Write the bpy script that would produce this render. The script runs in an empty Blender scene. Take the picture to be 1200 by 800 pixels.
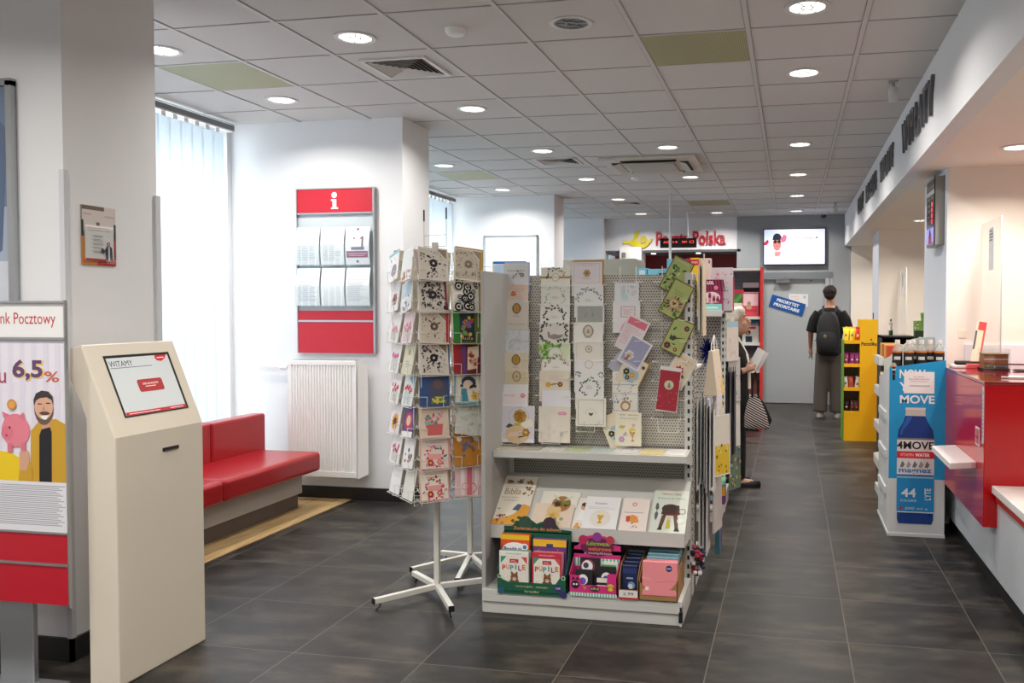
import bpy, math, random
from mathutils import Vector, Matrix, Euler
random.seed(7)
R_ = math.radians
scn = bpy.context.scene
COL = scn.collection
# ---------------------------------------------------------------- camera model (also used to read real positions off the photograph)
FPX, PCX, PCY = 1016.0, 722.0, 392.5
YAW, PITCH, EYE = R_(11.4), R_(1.7), 1.51
_F = Vector((-math.sin(YAW)*math.cos(PITCH), math.cos(YAW)*math.cos(PITCH), -math.sin(PITCH)))
_R = Vector((math.cos(YAW), math.sin(YAW), 0)); _U = _R.cross(_F)
def at(x, y, X=None, Y=None, Z=None):
    d = _R*((x-PCX)/FPX) + _U*((PCY-y)/FPX) + _F
    t = X/d.x if X is not None else (Y/d.y if Y is not None else (Z-EYE)/d.z)
    return Vector((d.x*t, d.y*t, EYE+d.z*t))
cam = bpy.data.cameras.new('camera'); co = bpy.data.objects.new('camera', cam); COL.objects.link(co)
co.location = (0, 0, EYE)
co.rotation_euler = Matrix((_R, _U, -_F)).transposed().to_euler()
cam.sensor_width = 36; cam.sensor_fit = 'HORIZONTAL'; cam.lens = FPX/1200*36
cam.shift_x = -(PCX-600)/1200; cam.shift_y = -(400-PCY)/1200
cam.clip_end = 100; cam.clip_start = 0.05
scn.camera = co
# ---------------------------------------------------------------- materials
def lin(c):
    return tuple((v/12.92 if v <= .04045 else ((v+.055)/1.055)**2.4) for v in [k/255 for k in c[:3]]) + (1,)
_M = {}
def mat(col, rough=.6, metal=0, emit=0, spec=.5, coat=0, alpha=1, trans=0, bump=0, key=''):
    k = (tuple(col), rough, metal, emit, spec, coat, alpha, trans, bump, key)
    if k in _M: return _M[k]
    m = bpy.data.materials.new('m_%d' % len(_M)); m.use_nodes = True
    nt = m.node_tree; b = nt.nodes['Principled BSDF']; c = lin(col)
    b.inputs['Base Color'].default_value = c
    b.inputs['Roughness'].default_value = rough; b.inputs['Metallic'].default_value = metal
    b.inputs['Specular IOR Level'].default_value = spec
    if coat: b.inputs['Coat Weight'].default_value = coat; b.inputs['Coat Roughness'].default_value = .06
    if emit: b.inputs['Emission Color'].default_value = c; b.inputs['Emission Strength'].default_value = emit
    if alpha < 1: b.inputs['Alpha'].default_value = alpha
    if trans: b.inputs['Transmission Weight'].default_value = trans
    if bump:
        n = nt.nodes.new('ShaderNodeTexNoise'); n.inputs['Scale'].default_value = 60; n.inputs['Detail'].default_value = 4
        tc = nt.nodes.new('ShaderNodeTexCoord'); nt.links.new(tc.outputs['Object'], n.inputs['Vector'])
        bp = nt.nodes.new('ShaderNodeBump'); bp.inputs['Strength'].default_value = bump; bp.inputs['Distance'].default_value = .01
        nt.links.new(n.outputs['Fac'], bp.inputs['Height']); nt.links.new(bp.outputs['Normal'], b.inputs['Normal'])
    _M[k] = m; return m
def P(r, g, b, rough=.65): return mat((r, g, b), rough)            # printed paper / card
def nodes(name):
    m = bpy.data.materials.new(name); m.use_nodes = True; nt = m.node_tree
    return m, nt, nt.nodes['Principled BSDF'], (lambda t, **kw: _nd(nt, t, kw)), nt.links.new
def _nd(nt, t, kw):
    n = nt.nodes.new(t)
    for k, v in kw.items():
        if k.startswith('in_'): n.inputs[int(k[3:]) if k[3:].isdigit() else k[3:]].default_value = v
        else: setattr(n, k, v)
    return n
def wall_mat(name, col, s=.03):
    m, nt, b, N, L = nodes(name)
    tc = N('ShaderNodeTexCoord'); n = N('ShaderNodeTexNoise', in_Scale=3.0, in_Detail=5.0); L(tc.outputs['Object'], n.inputs['Vector'])
    mx = N('ShaderNodeMix', data_type='RGBA'); c = lin(col)
    mx.inputs[6].default_value = tuple(v*(1-s) for v in c[:3])+(1,); mx.inputs[7].default_value = c
    L(n.outputs['Fac'], mx.inputs[0]); L(mx.outputs[2], b.inputs['Base Color'])
    n2 = N('ShaderNodeTexNoise', in_Scale=140.0, in_Detail=3.0); L(tc.outputs['Object'], n2.inputs['Vector'])
    bp = N('ShaderNodeBump', in_Strength=.12, in_Distance=.004); L(n2.outputs['Fac'], bp.inputs['Height']); L(bp.outputs['Normal'], b.inputs['Normal'])
    b.inputs['Roughness'].default_value = .75
    return m
def floor_mat():
    m, nt, b, N, L = nodes('floor_tiles')
    g = N('ShaderNodeNewGeometry'); sp = N('ShaderNodeSeparateXYZ'); L(g.outputs['Position'], sp.inputs[0])
    def line(sock, off, half):
        a = N('ShaderNodeMath', operation='SUBTRACT', in_1=off); L(sock, a.inputs[0])
        d = N('ShaderNodeMath', operation='DIVIDE', in_1=.6); L(a.outputs[0], d.inputs[0])
        f = N('ShaderNodeMath', operation='FRACT'); L(d.outputs[0], f.inputs[0])
        s = N('ShaderNodeMath', operation='SUBTRACT', in_1=.5); L(f.outputs[0], s.inputs[0])
        ab = N('ShaderNodeMath', operation='ABSOLUTE'); L(s.outputs[0], ab.inputs[0])
        gt = N('ShaderNodeMath', operation='GREATER_THAN', in_1=.5-half); L(ab.outputs[0], gt.inputs[0])
        fl = N('ShaderNodeMath', operation='FLOOR'); L(d.outputs[0], fl.inputs[0])
        return gt.outputs[0], fl.outputs[0]
    lx, ix = line(sp.outputs[0], -.3380, .0042); ly, iy = line(sp.outputs[1], 4.0200, .0036)
    mxl = N('ShaderNodeMath', operation='MAXIMUM'); L(lx, mxl.inputs[0]); L(ly, mxl.inputs[1])
    cmb = N('ShaderNodeCombineXYZ'); L(ix, cmb.inputs[0]); L(iy, cmb.inputs[1])
    wn = N('ShaderNodeTexWhiteNoise', noise_dimensions='3D'); L(cmb.outputs[0], wn.inputs[0])
    mp = N('ShaderNodeVectorMath', operation='ADD'); sc = N('ShaderNodeVectorMath', operation='SCALE'); sc.inputs[3].default_value = 7.0
    L(wn.outputs['Color'], sc.inputs[0]); L(g.outputs['Position'], mp.inputs[0]); L(sc.outputs[0], mp.inputs[1])
    st = N('ShaderNodeVectorMath', operation='MULTIPLY'); st.inputs[1].default_value = (1.0, 2.2, 1); L(mp.outputs[0], st.inputs[0])
    n = N('ShaderNodeTexNoise', in_Scale=2.9, in_Detail=7.0, in_Roughness=.62); L(st.outputs[0], n.inputs['Vector'])
    cr = N('ShaderNodeValToRGB'); L(n.outputs['Fac'], cr.inputs[0])
    e = cr.color_ramp.elements; e[0].position = .36; e[0].color = lin((24, 23, 21)); e[1].position = .70; e[1].color = lin((76, 70, 62))
    k = cr.color_ramp.elements.new(.5); k.color = lin((42, 40, 37))
    hs = N('ShaderNodeHueSaturation'); L(cr.outputs[0], hs.inputs['Color'])
    mr = N('ShaderNodeMapRange', in_3=.88, in_4=1.14); L(wn.outputs['Value'], mr.inputs[0]); L(mr.outputs[0], hs.inputs['Value'])
    mx = N('ShaderNodeMix', data_type='RGBA'); mx.inputs[7].default_value = lin((92, 88, 80)); L(hs.outputs[0], mx.inputs[6]); L(mxl.outputs[0], mx.inputs[0])
    L(mx.outputs[2], b.inputs['Base Color'])
    rr = N('ShaderNodeMapRange', in_3=.34, in_4=.5); L(n.outputs['Fac'], rr.inputs[0]); L(rr.outputs[0], b.inputs['Roughness'])
    bp = N('ShaderNodeBump', in_Strength=.25, in_Distance=.002, invert=True); L(mxl.outputs[0], bp.inputs['Height']); L(bp.outputs['Normal'], b.inputs['Normal'])
    b.inputs['Specular IOR Level'].default_value = .35
    return m
def peg_mat(name, col, hole, pitch=.0146, r=.30, axes=(0, 2), stagger=True):
    m, nt, b, N, L = nodes(name)
    g = N('ShaderNodeTexCoord'); sp = N('ShaderNodeSeparateXYZ'); L(g.outputs['Object'], sp.inputs[0])
    def M(op, a, bb=None, c=None):
        x = N('ShaderNodeMath', operation=op)
        for i, v in enumerate((a, bb, c)):
            if v is None: continue
            if isinstance(v, (int, float)): x.inputs[i].default_value = v
            else: L(v, x.inputs[i])
        return x.outputs[0]
    u = M('DIVIDE', sp.outputs[axes[0]], pitch); v = M('DIVIDE', sp.outputs[axes[1]], pitch)
    if stagger:
        row = M('MODULO', M('FLOOR', M('ADD', v, 1000.0)), 2.0); u = M('ADD', u, M('MULTIPLY', row, .5))
    fu = M('SUBTRACT', M('FRACT', M('ADD', u, 1000.0)), .5); fv = M('SUBTRACT', M('FRACT', M('ADD', v, 1000.0)), .5)
    d = M('SQRT', M('ADD', M('MULTIPLY', fu, fu), M('MULTIPLY', fv, fv)))
    h = M('LESS_THAN', d, r)
    mx = N('ShaderNodeMix', data_type='RGBA'); mx.inputs[6].default_value = lin(col); mx.inputs[7].default_value = lin(hole)
    L(h, mx.inputs[0]); L(mx.outputs[2], b.inputs['Base Color']); b.inputs['Roughness'].default_value = .55
    return m
def blind_mat():
    m, nt, b, N, L = nodes('blind_fabric')
    b.inputs['Base Color'].default_value = lin((232, 238, 240)); b.inputs['Roughness'].default_value = .9
    tr = N('ShaderNodeBsdfTranslucent'); tr.inputs[0].default_value = lin((236, 243, 248))
    mx = N('ShaderNodeMixShader', in_0=.55); L(b.outputs[0], mx.inputs[1]); L(tr.outputs[0], mx.inputs[2])
    L(mx.outputs[0], nt.nodes['Material Output'].inputs[0]); return m
def glass_mat(name, tint=(250, 252, 252), refl=.06, see=1.0):
    m, nt, b, N, L = nodes(name)
    t = N('ShaderNodeBsdfTransparent'); t.inputs[0].default_value = lin(tint)
    gl = N('ShaderNodeBsdfGlossy'); gl.inputs['Roughness'].default_value = .03
    mx = N('ShaderNodeMixShader', in_0=refl)
    L(t.outputs[0], mx.inputs[1]); L(gl.outputs[0], mx.inputs[2]); L(mx.outputs[0], nt.nodes['Material Output'].inputs[0]); return m
# ---------------------------------------------------------------- mesh builder
class MB:
    def __init__(s, T=None): s.v = []; s.f = []; s.m = []; s.sm = []; s.mats = []; s.T = T or Matrix()
    def mi(s, m):
        if m not in s.mats: s.mats.append(m)
        return s.mats.index(m)
    def add(s, vs, fs, m, smooth=False):
        o = len(s.v); k = s.mi(m)
        for p in vs: s.v.append(tuple(s.T @ Vector(p)))
        for f in fs: s.f.append(tuple(o+i for i in f)); s.m.append(k); s.sm.append(smooth)
        return s
    def box(s, x0, x1, y0, y1, z0, z1, m):
        if x0 > x1: x0, x1 = x1, x0
        if y0 > y1: y0, y1 = y1, y0
        if z0 > z1: z0, z1 = z1, z0
        return s.add([(x, y, z) for z in (z0, z1) for y in (y0, y1) for x in (x0, x1)],
                     [(0, 2, 3, 1), (4, 5, 7, 6), (0, 1, 5, 4), (2, 6, 7, 3), (0, 4, 6, 2), (1, 3, 7, 5)], m)
    def prism(s, poly, a, b, m, axis='y'):
        """poly = 2D outline; axis = extrusion axis"""
        n = len(poly)
        def q(p, t): return {'y': (p[0], t, p[1]), 'x': (t, p[0], p[1]), 'z': (p[0], p[1], t)}[axis]
        ar = sum(poly[i][0]*poly[(i+1) % n][1]-poly[(i+1) % n][0]*poly[i][1] for i in range(n))
        vs = [q(p, a) for p in poly]+[q(p, b) for p in poly]
        fs = [tuple(range(n)), tuple(range(2*n-1, n-1, -1))]+[(i, n+i, n+(i+1) % n, (i+1) % n) for i in range(n)]
        flip = (ar > 0) != (axis == 'y')
        if (b < a): flip = not flip
        if flip: fs = [f[::-1] for f in fs]
        return s.add(vs, fs, m)
    def tube(s, pts, r, m, n=6, closed=False, caps=True):
        pts = [Vector(p) for p in pts]; N = len(pts)
        if N < 2: return s
        rs = r if isinstance(r, (list, tuple)) else [r]*N
        vs = []; prev = None
        for i, p in enumerate(pts):
            if closed: t = pts[(i+1) % N]-pts[i-1]
            else: t = pts[min(i+1, N-1)]-pts[max(i-1, 0)]
            if t.length < 1e-9: t = Vector((0, 0, 1))
            t.normalize()
            if prev is None:
                a = Vector((0, 0, 1)) if abs(t.z) < .9 else Vector((1, 0, 0)); u = t.cross(a).normalized()
            else:
                u = prev-t*prev.dot(t); u = u.normalized() if u.length > 1e-6 else t.orthogonal().normalized()
            prev = u; w = t.cross(u)
            for k in range(n):
                a = 2*math.pi*k/n; vs.append(p+(u*math.cos(a)+w*math.sin(a))*rs[i])
        fs = []
        for i in range(N if closed else N-1):
            j = (i+1) % N
            for k in range(n): fs.append((i*n+k, i*n+(k+1) % n, j*n+(k+1) % n, j*n+k))
        if caps and not closed: fs += [tuple(range(n-1, -1, -1)), tuple((N-1)*n+k for k in range(n))]
        return s.add(vs, fs, m, smooth=True)
    def lathe(s, prof, m, n=24, c=(0, 0, 0), axis='z', smooth=True, close=False):
        vs = []; fs = []; N = len(prof)
        for r, h in prof:
            for k in range(n):
                a = 2*math.pi*k/n; x, y = r*math.cos(a), r*math.sin(a)
                q = {'z': (x, y, h), 'y': (x, h, -y), 'x': (h, x, y)}[axis]; vs.append((q[0]+c[0], q[1]+c[1], q[2]+c[2]))
        for i in range(N-1 if not close else N):
            j = (i+1) % N
            for k in range(n): fs.append((i*n+k, i*n+(k+1) % n, j*n+(k+1) % n, j*n+k))
        if not close:
            if prof[0][0] > 1e-6: fs.append(tuple(range(n-1, -1, -1)))
            if prof[-1][0] > 1e-6: fs.append(tuple((N-1)*n+k for k in range(n)))
        return s.add(vs, fs, m, smooth)
    def ell(s, c, r, m, n=16, k=10, rot=None):
        vs = []; fs = []; c = Vector(c); Q = rot or Matrix.Identity(3)
        for i in range(k+1):
            t = math.pi*i/k
            for j in range(n):
                a = 2*math.pi*j/n
                vs.append(c+Q @ Vector((r[0]*math.sin(t)*math.cos(a), r[1]*math.sin(t)*math.sin(a), -r[2]*math.cos(t))))
        for i in range(k):
            for j in range(n): fs.append((i*n+j, i*n+(j+1) % n, (i+1)*n+(j+1) % n, (i+1)*n+j))
        return s.add(vs, fs, m, True)
    def loft(s, rings, m, n=20, caps=True):
        """rings: (center, rx, ry) horizontal ellipses, optional power for squarer sections"""
        vs = []; fs = []
        for rg in rings:
            c, rx, ry = rg[:3]; pw = rg[3] if len(rg) > 3 else 1.0
            for k in range(n):
                a = 2*math.pi*k/n; ca, sa = math.cos(a), math.sin(a)
                vs.append((c[0]+rx*math.copysign(abs(ca)**pw, ca), c[1]+ry*math.copysign(abs(sa)**pw, sa), c[2]))
        N = len(rings)
        for i in range(N-1):
            for k in range(n): fs.append((i*n+k, i*n+(k+1) % n, (i+1)*n+(k+1) % n, (i+1)*n+k))
        if caps: fs += [tuple(range(n-1, -1, -1)), tuple((N-1)*n+k for k in range(n))]
        return s.add(vs, fs, m, True)
    def build(s, name, parent=None, bevel=0, seg=2, angle=38, org=None, remesh=0, smooth_it=0, sub=0):
        me = bpy.data.meshes.new(name)
        inv = None
        vs = s.v
        if org is not None: vs = [(p[0]-org[0], p[1]-org[1], p[2]-org[2]) for p in vs]
        me.from_pydata(vs, [], s.f)
        for m in s.mats: me.materials.append(m)
        me.polygons.foreach_set('material_index', s.m); me.polygons.foreach_set('use_smooth', s.sm)
        me.update()
        if any(s.sm) and angle: me.set_sharp_from_angle(angle=R_(angle))
        o = bpy.data.objects.new(name, me); COL.objects.link(o)
        if org is not None: o.location = org
        if parent is not None: o.parent = parent
        if remesh:
            md = o.modifiers.new('r', 'REMESH'); md.mode = 'VOXEL'; md.voxel_size = remesh; md.use_smooth_shade = True
            if smooth_it: md = o.modifiers.new('s', 'SMOOTH'); md.iterations = smooth_it; md.factor = .5
        if bevel:
            md = o.modifiers.new('b', 'BEVEL'); md.width = bevel; md.segments = seg; md.limit_method = 'ANGLE'; md.angle_limit = R_(40)
            md.harden_normals = False
        return o
def tag(o, label=None, cat=None, group=None, kind=None):
    if label: o['label'] = label
    if cat: o['category'] = cat
    if group: o['group'] = group
    if kind: o['kind'] = kind
    return o
def empty(name, loc=(0, 0, 0), rz=0, label=None, cat=None, group=None):
    o = bpy.data.objects.new(name, None); COL.objects.link(o); o.empty_display_size = .05
    o.location = loc; o.rotation_euler = (0, 0, rz); return tag(o, label, cat, group)
def struct(o): o['kind'] = 'structure'; return o
def copy_tree(o, parent=None):
    c = o.copy(); COL.objects.link(c); c.parent = parent
    for ch in list(o.children): copy_tree(ch, c)
    return c
# ---------------------------------------------------------------- text and flat print
_T = {}
def text_mesh(s, bold=0.0):
    k = (s, bold)
    if k in _T: return _T[k]
    cu = bpy.data.curves.new('t', 'FONT'); cu.body = s; cu.size = 1; cu.resolution_u = 3; cu.offset = bold
    cu.fill_mode = 'FRONT'
    ob = bpy.data.objects.new('t', cu); COL.objects.link(ob)
    dg = bpy.context.evaluated_depsgraph_get(); me = bpy.data.meshes.new_from_object(ob.evaluated_get(dg))
    vs = [(v.co.x, v.co.y) for v in me.vertices]; fs = [tuple(p.vertices) for p in me.polygons]
    bpy.data.objects.remove(ob); bpy.data.curves.remove(cu); bpy.data.meshes.remove(me)
    xs = [p[0] for p in vs] or [0, 1]; ys = [p[1] for p in vs] or [0, 1]
    x0, x1, y0, y1 = min(xs), max(xs), min(ys), max(ys)
    vs = [((x-x0)/(x1-x0+1e-9), (y-y0)/(y1-y0+1e-9)) for x, y in vs]
    _T[k] = (vs, fs, (x1-x0)/(y1-y0+1e-9)); return _T[k]
class Pr:
    """flat print on a real surface: O lower-left corner, u,v unit vectors, w,h size; coordinates 0..1"""
    def __init__(s, mb, O, u, v, w, h, step=.00013):
        s.mb = mb; s.O = Vector(O); s.u = Vector(u).normalized(); s.v = Vector(v).normalized(); s.n = s.u.cross(s.v); s.w = w; s.h = h; s.k = 1; s.step = step; s.curve = None
    def pt(s, x, y, lay):
        if s.curve: return s.curve(x*s.w, y*s.h, lay*s.step)
        return s.O+s.u*(x*s.w)+s.v*(y*s.h)+s.n*(lay*s.step)
    def poly(s, pts, c, closed=True):
        s.k += 1; s.mb.add([s.pt(x, y, s.k) for x, y in pts], [tuple(range(len(pts)))], c if not isinstance(c, tuple) else P(*c)); return s
    def r(s, x0, y0, x1, y1, c): return s.poly([(x0, y0), (x1, y0), (x1, y1), (x0, y1)], c)
    def d(s, x, y, r, c, n=14, ry=None):
        ry = ry or r; q = s.w/s.h
        return s.poly([(x+r*math.cos(2*math.pi*i/n), y+ry*q*math.sin(2*math.pi*i/n)) for i in range(n)], c)
    def o(s, x, y, r, t, c, n=20):
        s.k += 1; q = s.w/s.h; vs = []
        for rr in (r, r-t):
            for i in range(n): a = 2*math.pi*i/n; vs.append(s.pt(x+rr*math.cos(a), y+rr*q*math.sin(a), s.k))
        s.mb.add(vs, [(i, (i+1) % n, n+(i+1) % n, n+i) for i in range(n)], P(*c)); return s
    def fr(s, x0, y0, x1, y1, t, c):
        q = s.w/s.h
        s.r(x0, y0, x1, y0+t*q, c); s.r(x0, y1-t*q, x1, y1, c); s.r(x0, y0, x0+t, y1, c); return s.r(x1-t, y0, x1, y1, c)
    def leaf(s, x, y, a, l, wd, c):
        q = s.w/s.h; ca, sa = math.cos(a), math.sin(a)
        pp = [(0, 0), (l*.3, wd), (l*.7, wd*.8), (l, 0), (l*.7, -wd*.8), (l*.3, -wd)]
        return s.poly([(x+(p[0]*ca-p[1]*sa), y+(p[0]*sa+p[1]*ca)*q) for p in pp], c)
    def wreath(s, x, y, r, cs, n=22, a0=0, a1=360, l=.09, rnd=None):
        rnd = rnd or random; q = s.w/s.h
        for i in range(n):
            a = R_(a0+(a1-a0)*i/max(1, n-1)); rr = r*(1+rnd.uniform(-.1, .1))
            s.leaf(x+rr*math.cos(a), y+rr*q*math.sin(a), a+math.pi/2+rnd.choice((-.8, .8))+rnd.uniform(-.3, .3), l*rnd.uniform(.7, 1.2), l*.28, rnd.choice(cs))
            s.k -= 1
        s.k += 1; return s
    def dots(s, x0, y0, x1, y1, n, cs, r0, r1, rnd=None):
        rnd = rnd or random
        for i in range(n): s.d(rnd.uniform(x0, x1), rnd.uniform(y0, y1), rnd.uniform(r0, r1), rnd.choice(cs), n=7); s.k -= (0 if i % 6 == 5 else 1)
        s.k += 1; return s
    def lines(s, x0, y0, x1, n, dy, c, t=.3, seed=1):
        rn = random.Random(seed)
        for i in range(n): s.r(x0, y0-i*dy, x0+(x1-x0)*rn.uniform(.7, 1), y0-i*dy+dy*t, c); s.k -= 1
        s.k += 1; return s
    def flower(s, x, y, r, c, c2=(240, 210, 80), n=6):
        q = s.w/s.h
        for i in range(n): a = 2*math.pi*i/n; s.d(x+r*.6*math.cos(a), y+r*.6*q*math.sin(a), r*.42, c, n=8); s.k -= 1
        s.k += 1; return s.d(x, y, r*.3, c2, n=8)
    def t(s, txt, x, y, h, c, w=None, bold=.0, anchor='c', rot=0):
        """h = height as a share of s.h; w = width as a share of s.w (stretched to fit)"""
        vs, fs, asp = text_mesh(txt, bold); s.k += 1
        H = h*s.h; W = (w*s.w) if w else H*asp
        ox = x*s.w-(W/2 if anchor == 'c' else (W if anchor == 'r' else 0)); oy = y*s.h-H/2
        ca, sa = math.cos(rot), math.sin(rot); out = []
        for a, b in vs:
            X, Y = ox+a*W, oy+b*H
            if rot: dx, dy = X-x*s.w, Y-y*s.h; X, Y = x*s.w+dx*ca-dy*sa, y*s.h+dx*sa+dy*ca
            out.append(s.pt(X/s.w, Y/s.h, s.k))
        s.mb.add(out, fs, c if not isinstance(c, tuple) else P(*c)); return s
WHITE = mat((240, 240, 238), .5); CHROME = mat((190, 190, 192), .25, 1); ALU = mat((176, 179, 182), .35, .85)
WIRE = mat((222, 220, 212), .35); WIRED = mat((150, 150, 146), .35, .4); BLACK = mat((18, 18, 19), .5); SHELFW = mat((205, 205, 200), .45); SHELFG = mat((170, 170, 168), .5)
WORLD = 4.6; EXPO = 0.0
# ================================================================= THE SETTING
H = 3.0; XL = -4.45; XR = 3.2; YB = -2.4; YF = 14.1
wm = wall_mat('wall_paint', (228, 229, 231)); wcream = wall_mat('wall_cream', (240, 232, 222)); wgrey = wall_mat('wall_grey', (158, 162, 166))
FLOORM = floor_mat()
def sbox(name, *a, m=wm): return struct(MB().box(*a, m).build(name))
b = MB().box(-5.0, XR+.2, YB-.2, 16.2, -.12, 0, FLOORM); struct(b.build('floor'))
# ceiling: mineral tiles with the T-bar grid
cm, nt, bb, N, L = nodes('ceiling_tile')
tc = N('ShaderNodeTexCoord'); n1 = N('ShaderNodeTexNoise', in_Scale=220.0, in_Detail=2.0); L(tc.outputs['Object'], n1.inputs['Vector'])
cr = N('ShaderNodeValToRGB'); L(n1.outputs['Fac'], cr.inputs[0]); cr.color_ramp.elements[0].position = .3; cr.color_ramp.elements[0].color = lin((196, 193, 190)); cr.color_ramp.elements[1].position = .6; cr.color_ramp.elements[1].color = lin((216, 213, 210))
L(cr.outputs[0], bb.inputs['Base Color']); bb.inputs['Roughness'].default_value = .9
bp = N('ShaderNodeBump', in_Strength=.3, in_Distance=.003); L(n1.outputs['Fac'], bp.inputs['Height']); L(bp.outputs['Normal'], bb.inputs['Normal'])
struct(MB().box(-5.0, .92, YB-.2, YF+.2, H, H+.1, cm).build('ceiling'))
g = MB(); gm = mat((206, 204, 203), .5); gd = mat((158, 155, 153), .8)
GX, GY = -.8336, 4.70
for i in range(-6, 3):
    x = GX+.6*i; g.box(x-.012, x+.012, YB, YF, H-.006, H+.001, gm); g.box(x-.0165, x-.012, YB, YF, H-.002, H+.001, gd); g.box(x+.012, x+.0165, YB, YF, H-.002, H+.001, gd)
for j in range(-12, 16):
    y = GY+.6*j; g.box(XL, .82, y-.007, y+.007, H-.005, H+.001, gm); g.box(XL, .82, y-.012, y-.007, H-.002, H+.001, gd)
struct(g.build('trim_1'))
sbox('ceiling_counter', .83, XR+.2, YB-.2, YF+.2, 2.5, 2.6, m=wcream)
sbox('wall_bulkhead', .82, .92, YB-.2, YF, 2.499, H+.05, m=wm)
# outer walls
sbox('wall_back', -5.0, XR+.2, YB-.2, YB, 0, H)
sbox('wall_right', XR, XR+.2, YB, YF, 0, H, m=wcream)
# left wall: windows between the piers
wins = [(3.7, 6.3), (6.8, 10.95), (11.42, 13.7)]
def leftwall(name, y0, y1): sbox(name, XL-.35, XL, y0, y1, 0, H)
leftwall('wall_left', YB, 3.75); leftwall('wall_left_2', 6.25, 6.85); leftwall('wall_left_3', 10.9, 11.45); leftwall('wall_left_4', 13.7, YF)
glass = glass_mat('window_glass')
fm = mat((225, 227, 228), .4)
bl = blind_mat()
for k, (y0, y1) in enumerate(((3.75, 6.25), (6.85, 10.9), (11.45, 13.7))):
    zt = 2.96
    w = MB(); fx0, fx1 = XL-.22, XL-.16
    nm = max(1, round((y1-y0)/1.3))
    for (a, c) in ((y0, y0+.06), (y1-.06, y1)): w.box(fx0, fx1, a, c, .12, zt, fm)
    w.box(fx0, fx1, y0, y1, .06, .14, fm).box(fx0, fx1, y0, y1, zt-.06, zt, fm)
    for i in range(1, nm): yy = y0+(y1-y0)*i/nm; w.box(fx0, fx1, yy-.035, yy+.035, .1, zt, fm)
    wo = struct(w.build('window_%d' % (k+1)))
    MB().box(XL-.192, XL-.188, y0+.03, y1-.03, .1, zt-.03, glass).build('glass_pane', wo)
    sbox('trim_%d' % (k+2), XL-.35, XL-.1, y0, y1, 0, .08, m=fm)
    sbox('wall_left_head_%d' % (k+1), XL-.35, XL-.1, y0, y1, zt, H, m=wm)
# piers: broad front faces look at the camera, narrow ends look into the room
sbox('wall_pier_1', XL-.1, -3.02, 3.15, 3.70, 0, H)
sbox('wall_pier_2', XL-.1, -2.96, 6.3, 6.8, 0, H)
sbox('wall_pier_3', XL-.1, -3.03, 10.95, 11.42, 0, H)
sbox('wall_far', -5.0, XR, YF+.9, YF+1.0, 0, H, m=wgrey)
sbox('wall_far_left', -5.0, -3.02, 13.95, 14.3, 0, H)
# far wall: white fascia over a dark red recess, then the grey wall with the door
sbox('wall_far_fascia', -3.02, -.86, YF, YF+.12, 2.48, H, m=wall_mat('fascia', (228, 226, 230)))
dred = mat((120, 14, 22), .45)
sbox('wall_recess', -3.02, -.8, YF+.78, YF+.82, 0, H, m=dred)
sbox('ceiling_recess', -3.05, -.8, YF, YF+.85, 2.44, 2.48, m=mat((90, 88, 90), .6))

fg = MB(); DX0, DX1, DZ = -.431, .60, 2.05
fg.box(-.86, DX0-.0, YF, YF+.15, 0, H, wgrey).box(DX1, 1.06, YF, YF+.15, 0, H, wgrey).box(DX0, DX1, YF, YF+.15, DZ, H, wgrey)
struct(fg.build('wall_far_right'))
sbox('wall_far_counter', .92, XR, YF-.05, YF+.15, 0, 2.52, m=wcream)
greyp = mat((120, 124, 128), .45)
d = MB(); dm = mat((176, 180, 182), .4)
d.box(DX0, DX1-.06, YF+.045, YF+.09, .01, DZ-.06, dm)
do = struct(d.build('door_1', bevel=.002))
fr_ = MB(); fr_.box(DX0-.02, DX1+.04, YF-.012, YF+.04, DZ-.05, DZ+.05, greyp).box(DX1-.07, DX1+.04, YF-.012, YF+.04, 0, DZ-.05, mat((176, 180, 182), .4)).box(DX1-.012, DX1-.002, YF-.018, YF-.01, 0, DZ, greyp)
fr_.build('door_frame', do)

h_ = MB(); h_.box(-.24, -.02, YF-.03, YF+.045, 1.93, 1.985, CHROME).box(-.20, .02, YF-.045, YF-.033, 1.99, 2.0, CHROME).tube([(.02, YF-.04, 1.995), (-.1, YF+.03, 2.04)], .008, CHROME)
h_.build('door_closer', do)
q = MB(); q.box(.3, .32, YF+.03, YF+.045, 1.955, 1.975, BLACK); q.build('peephole', do)
hm = MB(); hm.tube([(.46, YF+.045, 1.02), (.46, YF-.01, 1.02), (.36, YF-.01, 1.02)], .009, CHROME).box(.44, .48, YF+.036, YF+.045, .9, 1.1, CHROME); hm.build('door_handle', do)
# white pillar casing under the logo
sbox('trim_5', -2.76, -2.40, YF-.12, YF+.3, 0, 2.53, m=mat((232, 228, 224), .5))
q = MB().box(-2.72, -2.66, YF-.135, YF-.12, 2.36, 2.44, mat((120, 118, 118), .5)).build('wall_box'); tag(q, 'small grey box high on the white casing left of the red recess', 'junction box')
# counter-side walls and piers (Y faces cream, X faces skinned in bluish sheets that paint in the daylight)
sbox('wall_counter_1', 1.075, XR, 6.42, 7.45, 0, 2.5, m=wcream)
sbox('wall_counter_2', 1.08, XR, 11.3, 12.1, 0, 2.5, m=wcream)
pl = mat((222, 228, 236), .6)  # cream wall with the cool daylight put into the colour
sbox('trim_6', 1.065, 1.075, 6.42, 7.45, 0, 2.5, m=pl); sbox('trim_7', 1.07, 1.08, 11.3, 12.1, 0, 2.5, m=pl)  # thin sheets over the pier sides, daylight painted on, no real trim
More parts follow.
